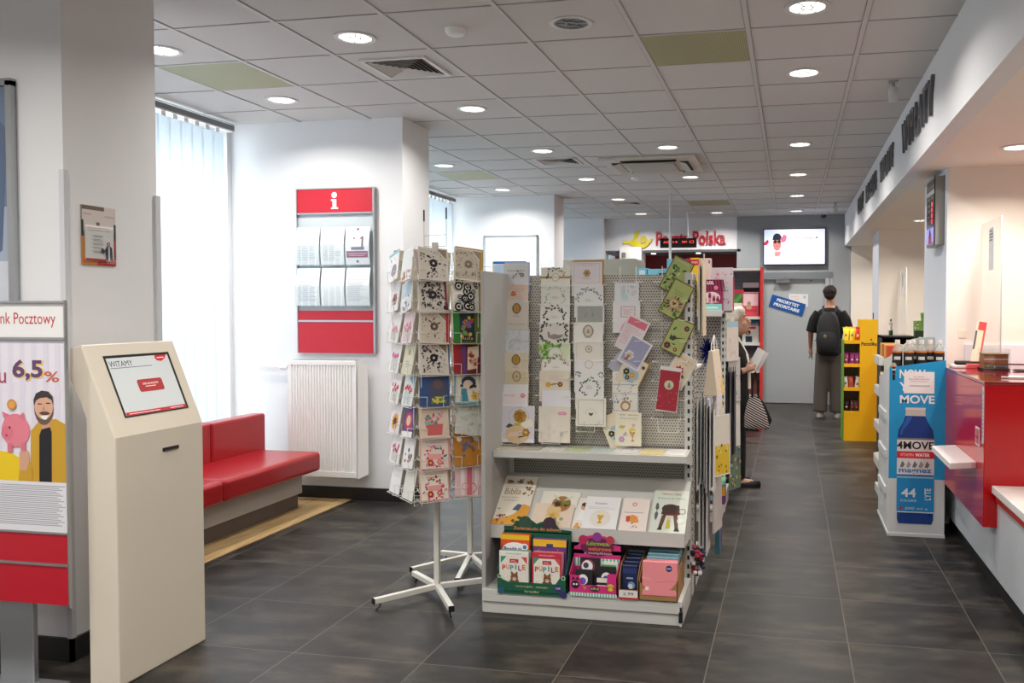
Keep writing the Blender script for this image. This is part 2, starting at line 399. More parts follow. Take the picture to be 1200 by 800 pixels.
# baseboards
bk = mat((34, 33, 33), .4)
sbox('baseboard_left', XL, -2.945, 6.285, 6.3, 0, .10, m=bk); sbox('baseboard_2', -2.96, -2.945, 6.3, 6.8, 0, .10, m=bk)
sbox('baseboard_3', -3.02, -3.005, 3.135, 3.7, 0, .10, m=bk); sbox('baseboard_4', XL, -3.005, 3.135, 3.15, 0, .10, m=bk)
sbox('baseboard_5', XL, -3.015, 10.935, 10.95, 0, .10, m=bk); sbox('baseboard_6', -3.03, -3.015, 10.95, 11.42, 0, .10, m=bk)
# column edge strips
sbox('trim_8', -3.032, -3.008, 3.138, 3.162, .1, 2.10, m=mat((205, 208, 212), .35)); sbox('trim_9', -3.03, -3.008, 3.68, 3.712, .1, 2.06, m=mat((205, 208, 212), .35))
# wood-look strip of floor by the windows
wf, nt, bb, N, L = nodes('wood_strip')
tc = N('ShaderNodeNewGeometry'); mp = N('ShaderNodeMapping'); mp.inputs['Scale'].default_value = (9, 1.2, 1); L(tc.outputs['Position'], mp.inputs[0])
n1 = N('ShaderNodeTexNoise', in_Scale=3.0, in_Detail=6.0); L(mp.outputs[0], n1.inputs['Vector']); cr = N('ShaderNodeValToRGB'); L(n1.outputs['Fac'], cr.inputs[0])
cr.color_ramp.elements[0].position = .3; cr.color_ramp.elements[0].color = lin((158, 128, 84)); cr.color_ramp.elements[1].position = .7; cr.color_ramp.elements[1].color = lin((196, 168, 122))
L(cr.outputs[0], bb.inputs['Base Color']); bb.inputs['Roughness'].default_value = .35
sbox('floor_wood_strip', XL, -3.41, 3.7, 6.285, 0, .004, m=wf)
# ---------------------------------------------------------------- vertical blinds
for k, (y0, y1, yend) in enumerate(((3.72, 6.20, 6.08), (6.85, 10.85, 10.8), (11.46, 13.68, 13.6))):
    bo = empty('vertical_blind', (XL+.09, (y0+y1)/2, 0), 0, ('white vertical blind over the big window behind the red bench', 'white vertical blind in the gap behind the left card spinner', 'white vertical blind of the farthest window, mostly hidden by a pier')[k], 'blind', None)
    org = bo.location
    t = MB(); t.box(-.035, .015, y0-org.y, y1-org.y, 2.925, 2.965, mat((120, 122, 125), .4, .5)).box(-.03, .01, y0-org.y, y1-org.y, 2.915, 2.926, WHITE)
    t.build('headrail', bo)
    pitch = .118; n = int((yend-y0)/pitch)
    for i in range(n):
        yy = y0+.06+i*pitch-org.y
        s = MB(Matrix.Translation((-.01, yy, 0)) @ Matrix.Rotation(R_(-7), 4, 'Z'))
        s.box(-.0006, .0006, -.0635, .0635, .04, 2.885, bl); s.box(-.002, .002, -.06, .06, .04, .07, bl); s.box(-.003, .003, -.02, .02, 2.885, 2.92, WHITE)
        s.build('slat', bo)
# ---------------------------------------------------------------- ceiling things
def lampmat(kelvin_col, e):
    return mat(kelvin_col, .5, emit=e, key='lamp')
LM = lampmat((255, 250, 240), 3.0)
def downlight_proto():
    r = empty('ceiling_downlight', (0, 0, 0))
    MB().lathe([(.112, 0), (.112, -.006), (.10, -.009), (.088, -.006), (.088, .0)], mat((215, 215, 215), .35), 28).build('trim_ring', r)
    MB().lathe([(.087, -.002), (.0005, -.0025)], LM, 28, smooth=False).build('lamp_glass', r)
    c = MB(); c.lathe([(.032, -.004), (.032, -.007), (.026, -.007), (.026, -.004)], mat((150, 150, 150), .3, .5), 18, close=True)
    for a in range(0, 360, 60): c.box(.03, .086, -.0028, .0028, -.006, -.004, mat((120, 120, 120), .3, .5)); n = len(c.v); M_ = Matrix.Rotation(R_(a), 4, 'Z'); c.v[n-8:] = [tuple(M_ @ Vector(p)) for p in c.v[n-8:]]
    c.build('louvre', r)
    return r
POS = [(-3.56, 4.42, 'over the near end of the red bench'), (-2.35, 4.42, 'left of the near air vent'), (-3.56, 5.62, 'beside the window blind, past the green panel'),
       (-1.13, 4.42, 'unlit, near the top middle of the picture'), (.07, 4.42, 'at the top edge, nearest the counter'), (.07, 5.63, 'second along the row nearest the counter'),
       (-2.33, 6.15, 'ahead of the pier with the red info board'), (-3.53, 8.5, 'by the second window'), (-3.53, 10.35, 'by the second window, near the pier with a whiteboard'),
       (-2.3, 7.9, 'left of the small second vent'), (-1.12, 7.95, 'just in front of the ceiling air conditioner'), (.07, 8.05, 'third along the row nearest the counter'),
       (-2.3, 9.7, 'left behind the air conditioner'), (-1.12, 9.78, 'right behind the air conditioner'), (.07, 9.83, 'fourth along the row nearest the counter'),
       (-2.3, 11.55, 'left of the farthest vent'), (-2.3, 13.37, 'above the yellow horn logo'), (-1.13, 13.45, 'above the red lettering on the far wall'), (.07, 11.65, 'fifth along the row nearest the counter'), (.07, 13.46, 'above the television')]
EXTRA = [(x, y) for x in (-3.56, -2.35, -1.13, .07) for y in (-1.4, .3, 2.0)]
proto = downlight_proto()
OFF = mat((95, 97, 100), .2, .6)
lamps = []
def lamp(x, y, z, power, col=(1, .955, .90), spread=150):
    l = bpy.data.lights.new('downlight_lamp', 'AREA'); l.shape = 'DISK'; l.size = .16; l.energy = power; l.color = col; l.spread = R_(spread)
    o = bpy.data.objects.new('downlight_lamp', l); COL.objects.link(o); o.location = (x, y, z-.012); return o
LP = 16.5
for i, (x, y, w) in enumerate(POS):
    o = proto if i == 0 else copy_tree(proto)
    o.location = (x, y, H-.0005)
    off = i == 3
    tag(o, ('unlit round ceiling downlight ' if off else 'lit round ceiling downlight ')+w.replace('unlit, ', ''), 'ceiling light', 'round downlights set in the tiled ceiling')
    if off:
        for ch in o.children:
            if ch.name.startswith('lamp_glass'):
                ch.data = ch.data.copy(); ch.data.materials[0] = OFF
    else: lamp(x, y, H, LP)
for x, y in EXTRA: lamp(x, y, H, LP)
for x, y, w in ((1.36, 5.7, 'lit round downlight in the lowered ceiling over the red counter'), (1.42, 10.15, 'lit round downlight in the lowered ceiling beyond the ticket display'), (1.36, 2.6, None), (1.5, 8.4, None), (1.4, 13.0, None), (2.3, 5.4, None), (2.2, 9.4, None)):
    if w:
        o = copy_tree(proto); o.location = (x, y, 2.4995); tag(o, w, 'ceiling light', 'downlights over the counters')
    lamp(x, y, 2.5, LP*1.15, (1, .92, .83))
# two little spots over the red recess
for x, w in ((-2.25, 'left'), (-1.5, 'right')):
    q = MB().lathe([(.04, 0), (.04, -.012), (.03, -.012), (.0005, -.006)], LM, 16, c=(0, 0, 0)).build('recess_spot'); q.location = (x, YF+.2, 2.44)
    tag(q, 'small %s spotlight in the ceiling of the dark red recess' % w, 'ceiling light', 'spots of the red recess')
# olive perforated panels
om, nt, bb, N, L = nodes('olive_perforated')
tc = N('ShaderNodeTexCoord'); wv = N('ShaderNodeTexWave', in_Scale=28.0); wv.bands_direction = 'X'; L(tc.outputs['Object'], wv.inputs[0])
mx = N('ShaderNodeMix', data_type='RGBA'); mx.inputs[6].default_value = lin((146, 144, 106)); mx.inputs[7].default_value = lin((176, 174, 134)); L(wv.outputs['Fac'], mx.inputs[0]); L(mx.outputs[2], bb.inputs['Base Color'])
for (x, y, w) in ((GX-3*1.0, 4.70, 0), (GX, 4.70, 1), (GX-4.8+1.8, 8.9, 2), (GX, 11.9, 3)):
    x0 = (-3.8336, -.8336, -3.8336, -.8336-.6+.0)[w]; x0 = (GX-3.0, GX, GX-3.0, GX-.6)[w]
    y0 = (4.70, 4.70, 8.90, 11.90)[w]
    q = MB(); q.box(.014, .586, .009, .588, -.004, .001, om); q = q.build('ceiling_panel'); q.location = (x0, y0, H)
    tag(q, 'olive green perforated ceiling panel '+('beside the window blind', 'near the top middle of the picture', 'beside the second window', 'near the far wall with lettering')[w], 'ceiling panel', 'olive perforated panels')
# square air vents
def vent():
    r = empty('air_vent', (0, 0, 0)); wv_ = mat((214, 212, 208), .4)
    f = MB()
    for a in range(4):
        f.T = Matrix.Rotation(R_(90*a), 4, 'Z'); f.prism([(-.21, .21), (.21, .21), (.185, .185), (-.185, .185)], -.012, 0, wv_, 'z')
    f.build('frame', r)
    MB().box(-.186, .186, -.186, .186, -.002, 0, mat((30, 28, 26), .7)).build('duct', r)
    for k in range(6):
        s = MB(); o_ = .172-.028*k; i_ = o_-.006
        for a in range(4):
            s.T = Matrix.Rotation(R_(90*a), 4, 'Z')
            s.add([(-o_, o_, -.012), (o_, o_, -.012), (i_-.008, i_-.008, -.003), (-i_+.008, i_-.008, -.003), (-o_, o_, -.0135), (o_, o_, -.0135), (i_-.008, i_-.008, -.0045), (-i_+.008, i_-.008, -.0045)],
                  [(0, 1, 2, 3), (7, 6, 5, 4), (0, 4, 5, 1), (3, 2, 6, 7)], wv_)
        s.build('louvre_ring', r)
    return r
vp = vent()
for i, (x, y, w) in enumerate(((-2.33, 5.02, 'near, large square ceiling air vent left of the smoke detector'), (-2.30, 8.47, 'small-looking square ceiling air vent left of the air conditioner'), (-2.27, 12.0, 'farthest square ceiling air vent, over the second shelving'))):
    o = vp if i == 0 else copy_tree(vp); o.location = (x, y, H); tag(o, w, 'air vent', 'square ceiling vents')
# cassette air conditioner
ac = empty('ceiling_air_conditioner', (-1.39, 8.83, H), 0, 'off-white cassette air conditioner set in the ceiling', 'air conditioner')
am = mat((206, 200, 190), .4)
MB().box(-.475, .475, -.475, .475, -.03, 0, am).build('casing', ac, bevel=.012)
MB().box(-.24, .24, -.24, .24, -.05, -.03, mat((188, 184, 176), .5)).build('intake_grille', ac, bevel=.006)
for a in range(4):
    s = MB(Matrix.Rotation(R_(90*a), 4, 'Z')); s.box(-.28, .28, .30, .385, -.034, -.0295, mat((40, 38, 36), .7)); s.build('air_slot', ac)
    s = MB(Matrix.Rotation(R_(90*a), 4, 'Z')); s.add([(-.27, .30, -.034), (.27, .30, -.034), (.27, .37, -.052), (-.27, .37, -.052), (-.27, .30, -.038), (.27, .30, -.038), (.27, .37, -.056), (-.27, .37, -.056)], [(3, 2, 1, 0), (4, 5, 6, 7), (0, 1, 5, 4), (2, 3, 7, 6), (1, 2, 6, 5), (3, 0, 4, 7)], am); s.build('louvre', ac)
for x, y, w in ((-1.76, 4.40, 'white smoke detector near the large air vent'), (-1.73, 9.7, 'white smoke detector behind the air conditioner')):
    q = MB().lathe([(.055, 0), (.055, -.012), (.045, -.03), (.03, -.036), (.0005, -.036)], WHITE, 24).build('smoke_detector'); q.location = (x, y, H); tag(q, w, 'smoke detector', 'smoke detectors')
for x, y, w in ((.646, 5.95, 'grey motion sensor hanging from the ceiling near the lettered beam'), (.60, 12.5, 'distant grey motion sensor hanging from the ceiling near the television')):
    r = empty('motion_sensor', (x, y, H), 0, w, 'sensor', 'motion sensors')
    MB().box(-.03, .03, -.03, .03, -.012, 0, mat((170, 170, 168), .4)).tube([(0, 0, -.01), (0, -.01, -.05)], .012, mat((150, 150, 150), .4)).build('bracket', r)
    MB(Matrix.Translation((0, -.012, -.09)) @ Matrix.Rotation(R_(14), 4, 'X')).loft([((0, 0, -.06), .012, .010), ((0, 0, -.052), .026, .02), ((0, 0, -.02), .033, .026), ((0, 0, .03), .03, .024), ((0, 0, .05), .018, .016)], mat((196, 198, 198), .3), 16).build('sensor_body', r)
r = empty('security_camera', (.49, 13.9, H), 0, 'small dark dome security camera on the ceiling above the television', 'camera')
MB().lathe([(.05, 0), (.05, -.02), (.045, -.02)], WHITE, 20).build('mount', r)
MB().ell((0, 0, -.03), (.045, .045, .045), mat((25, 25, 28), .15), 16, 10).build('dome', r)
# lettering on the bulkhead: brushed metal letters standing off the face
LMT = mat((104, 104, 107), .4, .3)
def letters3d(word, y_far, y_near, z0, z1):
    root = empty('counter_lettering', (.82, (y_far+y_near)/2, (z0+z1)/2), 0, 'raised metal lettering %s on the white beam above the counters' % word, 'lettering', None)
    n = len(word); wd = [1.0]*n
    asp = [text_mesh(c, .012)[2] for c in word]; gap = .14; tot = sum(asp)+gap*(n-1); k = (y_far-y_near)/tot
    y = y_far; hh = z1-z0
    for c, a in zip(word, asp):
        vs, fs, _ = text_mesh(c, .012); w = a*k
        hz = hh
        m = MB(); V = [(-.022, y-p[0]*w-root.location.y, z0+p[1]*hz*(1.0)-root.location.z) for p in vs]; n0 = len(V)
        V2 = [(-.004, p[1], p[2]) for p in V]
        # boundary edges for the sides
        from collections import Counter
        ec = {}
        for f in fs:
            for i in range(len(f)): e = (f[i], f[(i+1) % len(f)]); ec[e] = ec.get(e, 0)+1
        side = [(e[0], e[1], n0+e[1], n0+e[0]) for e in ec if (e[1], e[0]) not in ec]
        m.add(V+V2, [tuple(f) for f in fs]+[tuple(n0+i for i in f[::-1]) for f in fs]+side, LMT)
        m.box(-.006, .0, y-w*.5-.005-root.location.y, y-w*.5+.005-root.location.y, -.02, .02, LMT)
        m.build('letter', root); y -= w+gap*k
letters3d('LISTY', 11.15, 10.38, 2.68, 2.87)
letters3d('PACZKI', 9.98, 8.86, 2.68, 2.87)
letters3d('WPŁATY', 8.42, 7.40, 2.68, 2.87)
letters3d('WYPŁATY', 6.80, 5.38, 2.66, 2.885)
# ================================================================= LEFT SIDE
RED = mat((196, 18, 34), .38); REDL = mat((158, 5, 18), .34, coat=.25); SIGNR = mat((192, 20, 42), .45)
# ---- bench
def bench():
    r = empty('waiting_bench', (-3.88, 5.0, 0), 0, 'red leatherette waiting bench on a grey plinth under the window blind', 'bench')
    X0, Y0 = r.location.x, r.location.y
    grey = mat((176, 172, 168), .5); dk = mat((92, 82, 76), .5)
    MB().box(-.30, .23, 3.95-Y0, 5.98-Y0, .11, .286, grey).build('base', r, bevel=.004)
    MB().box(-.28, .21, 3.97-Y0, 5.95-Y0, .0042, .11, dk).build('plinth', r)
    for a, c in ((3.95, 4.85), (4.86, 6.0)):
        s = MB(); s.box(-.32, .38, a-Y0, c-Y0, .285, .43, REDL); s.build('seat_cushion', r, bevel=.03, seg=4)
    b = MB(); b.box(-.24, -.12, 3.95-Y0, 5.40-Y0, .36, .705, REDL); b.build('backrest', r, bevel=.018, seg=4); b = MB(); b.box(-.24, -.12, 5.41-Y0, 6.05-Y0, .36, .705, REDL); b.build('backrest', r, bevel=.018, seg=4)
    for yy in (): MB().box(.3985, .4015, yy-Y0-.002, yy-Y0+.002, .32, .41, mat((150, 10, 22), .5)).build('seam', r)
    return r
bench()
# ---- radiator
def radiator():
    r = empty('panel_radiator', (-3.57, 6.295, 0), 0, 'white ribbed panel radiator on the wall under the red info board', 'radiator')
    W = mat((238, 238, 236), .35); x0, x1, z0, z1 = -.31, .27, .20, 1.11
    p = MB(); n = 22; pts = []
    for i in range(n):
        a = x0+.025+(x1-x0-.05)*i/n; w = (x1-x0-.05)/n
        pts += [(a, -.132), (a+w*.35, -.132), (a+w*.5, -.122), (a+w*.85, -.122)]
    poly = [(x0, -.13)]+pts+[(x1, -.13), (x1, -.115), (x0, -.115)]
    p.prism(poly, z0+.045, z1-.035, W, 'z')
    p.box(x0, x1, -.133, -.115, z0, z0+.045, W).box(x0, x1, -.133, -.115, z1-.035, z1, W)
    p.build('front_panel', r, bevel=.002)
    MB().box(x0, x1, -.06, -.045, z0, z1-.02, W).build('rear_panel', r)
    f = MB()
    for i in range(30): a = x0+.02+i*.0185; f.box(a, a+.002, -.115, -.06, z0+.03, z1-.03, W)
    f.build('convector_fins', r)
    s = MB()
    s.box(x0-.003, x0, -.13, -.045, z0+.02, z1-.01, W); s.box(x1, x1+.003, -.13, -.045, z0+.02, z1-.01, W); s.build('side_cover', r)
    g = MB()
    g.box(x0, x1, -.128, -.045, z1-.004, z1+.003, W)
    for i in range(26): a = x0+.02+i*.0215; g.box(a, a+.014, -.12, -.055, z1+.003, z1+.0035, mat((60, 60, 60), .7))
    g.build('top_grille', r)
    v = MB(); v.tube([(x0-.01, -.09, z1-.06), (x0-.05, -.09, z1-.06)], .012, CHROME).tube([(x0-.04, -.09, z1-.06), (x0-.04, -.03, z1-.06), (x0-.42, -.03, z1-.05)], .009, W, 8)
    v.build('supply_pipe', r)
    MB().lathe([(.018, 0), (.022, -.02), (.020, -.06), (.0005, -.062)], W, 16, c=(x0-.025, -.09, z1-.06), axis='x').build('valve', r)
    MB().box(x1-.02, x1+.03, -.04, 0, z1-.12, z1-.06, W).box(x1-.02, x1+.03, -.04, 0, z0+.06, z0+.12, W).box(x0, x0+.04, -.045, 0, z1-.12, z1-.06, W).box(x0, x0+.04, -.045, 0, z0+.06, z0+.12, W).build('wall_bracket', r)
    # the loose side cover that hangs askew on the right
    c = MB(); c.add([(x1+.02, -.125, z1-.0), (x1+.065, -.06, z1-.03), (x1+.065, -.06, z0+.02), (x1+.005, -.125, z0-.01), (x1+.023, -.128, z1), (x1+.068, -.063, z1-.03), (x1+.068, -.063, z0+.02), (x1+.008, -.128, z0-.01)],
        [(0, 1, 2, 3), (7, 6, 5, 4), (0, 4, 5, 1), (1, 5, 6, 2), (2, 6, 7, 3), (3, 7, 4, 0)], W); c.build('end_cover', r)
radiator()
# ---- info board
def infoboard():
    r = empty('info_board', (-3.52, 6.3, 1.81), 0, 'red and grey information board with a white letter i and two rows of leaflets', 'notice board')
    x0, x1 = -.325, .325; z0, z1 = -.645, .645
    bgm = mat((196, 204, 208), .35)
    MB().box(x0, x1, -.02, 0, z0, z1, bgm).build('back_plate', r)
    m = MB(); m.box(x0, x1, -.035, -.02, .46, z1, SIGNR); p = Pr(m, (x0, -.0352, .46), (1, 0, 0), (0, 0, 1), .65, .185)
    vs = [(.46, .2), (.46, .56)]
    wt = P(245, 245, 245)
    p.r(.475, .20, .525, .56, wt); p.r(.455, .15, .548, .215, wt); p.r(.455, .50, .52, .56, wt); p.d(.498, .74, .036, wt, 18)
    m.build('header_panel', r, bevel=.0)
    MB().box(x0, x1, -.035, -.02, z0, -.40+.0, SIGNR).build('footer_panel', r); MB().box(x0, x1, -.035, -.02, -.385, -.31, SIGNR).build('footer_strip', r)
    rl = MB(); rl.box(x0-.004, x1+.004, -.04, -.018, .448, .46, ALU).box(x0-.004, x1+.004, -.04, -.018, -.40, -.385, ALU).box(x1, x1+.012, -.04, 0, z0, z1, ALU).box(x0-.008, x0, -.04, 0, z0, z1, ALU).box(x0-.008, x1+.012, -.04, 0, z1, z1+.008, ALU).build('rail', r)
    acr = glass_mat('acrylic')
    k = 0
    txts = ['text-filled white leaflet, left of the top row on the red info board', 'text-filled white leaflet, middle of the top row on the red info board', 'white leaflet with a crossed-out picture and purple band, top row of the info board',
            'text-filled white leaflet, left of the bottom row on the red info board', 'paler, nearly blank white leaflet, middle of the bottom row on the info board', 'text-filled white leaflet, right of the bottom row on the red info board']
    for row, zb in enumerate((.05, -.27)):
        for c in range(3):
            xa = x0+.008+c*.213; w = .20; hh = .315-.02
            # leaflet bowed forward
            m = MB(); n = 8; zb_ = zb
            def cur(u, v, d, xa=xa, zb_=zb_, w=w, hh=hh):
                t = v/hh; y = -.055-.018*math.sin(math.pi*min(1, max(0, t)))+.012*(t-.5)
                return Vector((xa+u-w*0, y-d, zb_+v))
            vs = []; fs = []
            for i in range(n+1):
                for u in (0, w): vs.append(cur(u, hh*i/n, 0))
            nv = len(vs)
            vs += [v_+Vector((0, .002, 0)) for v_ in vs]
            for i in range(n): fs.append((2*i, 2*i+1, 2*i+3, 2*i+2)); fs.append((nv+2*i+2, nv+2*i+3, nv+2*i+1, nv+2*i))
            fs += [(0, 2*n, nv+2*n, nv)] if 0 else []
            m.add(vs, fs, P(236, 238, 240))
            p = Pr(m, (0, 0, 0), (1, 0, 0), (0, 0, 1), w, hh); p.curve = cur; p.step = .0003
            gy = (150, 152, 158)
            def tl(y, x0_, x1_, cc, t=.012): p.r(x0_, y, x1_, y+t, cc); p.k -= 1
            rn = random.Random(k+3)
            if k == 2:
                p.d(.5, .93, .05, (90, 40, 60)); p.poly([(.30, .40), (.36, .40), (.72, .72), (.66, .72)], (160, 40, 60)); p.poly([(.70, .38), (.76, .38), (.36, .72), (.30, .72)], (90, 70, 90))
                p.r(.25, .38, .8, .46, (120, 110, 125)); p.r(.05, .18, .95, .35, (150, 60, 100)); tl(.28, .1, .9, (235, 210, 220)); tl(.23, .15, .8, (235, 210, 220)); p.d(.5, .08, .05, (90, 40, 60)); p.r(.68, .45, .76, .74, (120, 100, 120))
            else:
                nl = 22 if k != 4 else 8
                for i in range(nl): tl(.90-i*.037, .08+.04*(i % 5 == 0), .55+rn.random()*.38, (178, 182, 190) if k != 4 else (205, 208, 214), .010)
            lf = m.build('leaflet'); lf.location = (r.location.x, r.location.y, r.location.z); tag(lf, txts[k], 'leaflet', 'leaflets on the red info board'); k += 1
        h = MB(); h.box(x0+.002, x1-.004, -.052, -.020, zb-.012, zb-.002, acr).box(x0+.002, x1-.004, -.081, -.079, zb-.012, zb+.16, acr).box(x0+.002, x1-.004, -.080, -.05, zb-.012, zb-.009, acr)
        h.build('leaflet_holder', r)
infoboard()
# ---- whiteboard
r = empty('whiteboard', (-3.57, 10.95, 1.9), 0, 'blank whiteboard in a thin frame on the far pier', 'whiteboard')
MB().box(-.40, .30, -.02, 0, -.75, .56, P(236, 238, 240, .3)).build('panel', r)
MB().box(-.42, -.40, -.026, 0, -.77, .58, ALU).box(.30, .32, -.026, 0, -.77, .58, ALU).box(-.42, .32, -.026, 0, .56, .58, ALU).box(-.42, .32, -.026, 0, -.77, -.75, ALU).build('frame', r)
# ---- framed poster at the left edge
r = empty('framed_poster', (-3.6, 3.15, 2.0), 0, 'aluminium framed blue-grey poster cut by the left edge of the picture', 'poster')
m = MB(); m.box(-.40, .325, -.02, 0, -.47, .46, mat((110, 126, 150), .3)); p = Pr(m, (-.40, -.0202, -.47), (1, 0, 0), (0, 0, 1), .725, .93); p.r(0, 0, 1, .45, (160, 172, 190)); p.poly([(.6, .1), (.95, .25), (1, .8), (.8, .95)], (88, 104, 132)); p.r(.9, 0, 1, .2, (200, 206, 214)); m.build('print', r)
MB().box(-.43, -.40, -.03, 0, -.49, .48, ALU).box(.325, .352, -.03, 0, -.49, .48, ALU).box(-.43, .352, -.03, 0, .46, .49, ALU).box(-.43, .352, -.03, 0, -.50, -.47, ALU).build('frame', r)
# ---- leaflet pocket on the pier end
r = empty('leaflet_pocket', (-3.02, 3.335, 1.85), 0, 'small notice with an acrylic leaflet pocket on the narrow end of the near pier', 'notice')
X = .004
def side(m, y0, z0, w, h, lift=0): return Pr(m, (X+lift, y0, z0), (0, 1, 0), (0, 0, 1), w, h)
m = MB(); m.box(0, .003, -.10, .095, -.145, .115, mat((170, 166, 160), .4)); p = side(m, -.10, -.145, .195, .26)
p.r(0, .0, .12, .48, (206, 130, 48)); p.r(.86, 0, 1, .48, (178, 24, 30)); p.r(0, 0, 1, .12, (190, 40, 28)); p.r(0, 0, .45, .12, (208, 120, 40))
p.r(.02, .55, .98, 1.0, (206, 196, 192)); p.r(.02, .93, .66, 1.0, (110, 96, 82)); p.r(.0, .48, .06, .75, (50, 50, 56)); p.r(.94, .45, 1, .72, (50, 50, 56)); p.t('Pocztex', .18, .86, .03, (170, 110, 110), w=.22); p.t('Priorytet', .82, .84, .03, (170, 90, 90), w=.26)
p.r(.42, .66, .52, .73, (110, 105, 105)); m.build('notice_board', r)
m = MB(); m.box(.004, .007, -.082, .080, -.125, .03, P(238, 234, 232)); p = side(m, -.082, -.125, .162, .155, .0035)
p.t('Szybkie przesyłki w Polsce', .45, .93, .035, (200, 40, 50), w=.75, anchor='c'); p.t('i wygodna wysyłka za granicę', .48, .86, .03, (60, 60, 70), w=.8)
for i in range(5): p.r(.20, .70-i*.11, .23, .715-i*.11, (140, 140, 140)); p.lines(.26, .71-i*.11, .62, 2, .04, (150, 150, 155), .35, i)
p.r(.0, 0, 1, .06, (200, 30, 40)); p.d(.80, .50, .055, (98, 60, 50)); p.poly([(.70, .02), (.94, .02), (.92, .38), (.86, .44), (.74, .44), (.68, .3)], (34, 44, 66)); p.poly([(.78, .02), (.84, .02), (.83, .42), (.78, .42)], (220, 220, 225)); p.d(.80, .50, .035, (214, 170, 150)); p.poly([(.52, .25), (.60, .22), (.64, .34), (.56, .38)], (30, 36, 52))
p.poly([(.68, .3), (.60, .18), (.58, .24), (.70, .38)], (34, 44, 66)); m.build('leaflet', r)
ac_ = glass_mat('acrylic2'); MB().box(.003, .012, -.09, -.087, -.135, .035, ac_).box(.003, .012, .085, .088, -.135, .035, ac_).box(.0105, .012, -.09, .088, -.135, .02, ac_).box(.003, .012, -.09, .088, -.138, -.135, ac_).build('pocket', r)
# ---- kiosk
def kiosk():
    r = empty('ticket_kiosk', (-2.74, 3.21, 0), 0, 'cream metal queue ticket kiosk with a slanted touch screen saying WITAMY', 'kiosk')
    KM = mat((226, 217, 200), .42); y0, y1 = -.255, .265
    # profile in (x,z): front x=.12
    f = .125
    prof = [(f, 0), (f, 1.0), (-.025, 1.37), (-.078, 1.355), (-.085, 1.242), (-.01, 1.075), (-.012, 0)]
    b = MB(); b.prism(prof, y0, y1, KM, 'y'); b.build('cabinet', r, bevel=.006, seg=2)
    # slanted frame of reference
    a = Vector((f, 0, 1.0)); c = Vector((-.025, 0, 1.37)); v = (c-a).normalized(); u = Vector((0, 1, 0)); n = u.cross(v); L = (c-a).length; W = y1-y0
    O = a+Vector((0, y0, 0))
    def pl(px, py, d): return O+u*px+v*py+n*d
    s = MB(); sx0, sx1, sy0, sy1 = .085, W-.058, .075, L-.055
    fr = mat((16, 16, 18), .3)
    def q(x0_, y0_, x1_, y1_, d0, d1, m_, mb):
        P8 = [pl(x0_, y0_, d0), pl(x1_, y0_, d0), pl(x1_, y1_, d0), pl(x0_, y1_, d0), pl(x0_, y0_, d1), pl(x1_, y0_, d1), pl(x1_, y1_, d1), pl(x0_, y1_, d1)]
        mb.add(P8, [(3, 2, 1, 0), (4, 5, 6, 7), (0, 1, 5, 4), (1, 2, 6, 5), (2, 3, 7, 6), (3, 0, 4, 7)], m_)
    q(sx0, sy0, sx1, sy1, -.002, .002, fr, s); s.build('screen_bezel', r)
    s = MB(); e = .6; sc = lambda *c: mat(c, .2, emit=e, key='screen')
    q(sx0+.008, sy0+.006, sx1-.014, sy1-.012, .002, .0026, mat((190, 194, 194), .15, emit=e*.75, key='screen'), s)
    w_, h_ = sx1-sx0-.022, sy1-sy0-.018
    p = Pr(s, pl(sx0+.008, sy0+.006, .0026), u, v, w_, h_)
    p.t('WITAMY', .20, .895, .10, sc(50, 52, 56), w=.36, anchor='c'); p.r(.02, .815, .68, .828, sc(110, 112, 116)); p.r(.74, .995, .74, 1, sc(190, 30, 40))
    p.poly([(.78, 1.0), (.98, 1.0), (.93, .93), (.86, .885), (.79, .90), (.765, .95)], sc(176, 40, 48)); p.r(.80, .945, .92, .96, sc(230, 200, 200))
    p.poly([(.34, .40), (.36, .37), (.73, .37), (.75, .40), (.75, .56), (.73, .59), (.36, .59), (.34, .56)], sc(150, 44, 44)); p.t('OBSŁUGA KLIENTA', .545, .51, .035, sc(236, 220, 214), w=.26); p.r(.45, .455, .62, .467, sc(226, 200, 190))
    p.r(0, 0, 1, .055, sc(168, 40, 44)); p.r(.05, .02, .55, .03, sc(226, 200, 200)); p.r(.72, .02, .95, .03, sc(226, 200, 200))
    s.build('screen', r)
    t = MB(); t.box(f, f+.002, .0+.005, .105, .905, .921, BLACK).box(f+.001, f+.006, .015, .095, .905, .909, mat((60, 60, 60), .4)).build('ticket_slot', r, bevel=.002)
    MB().box(-.118, .118, y0+.01, y1-.01, 0, .004, BLACK)
kiosk()
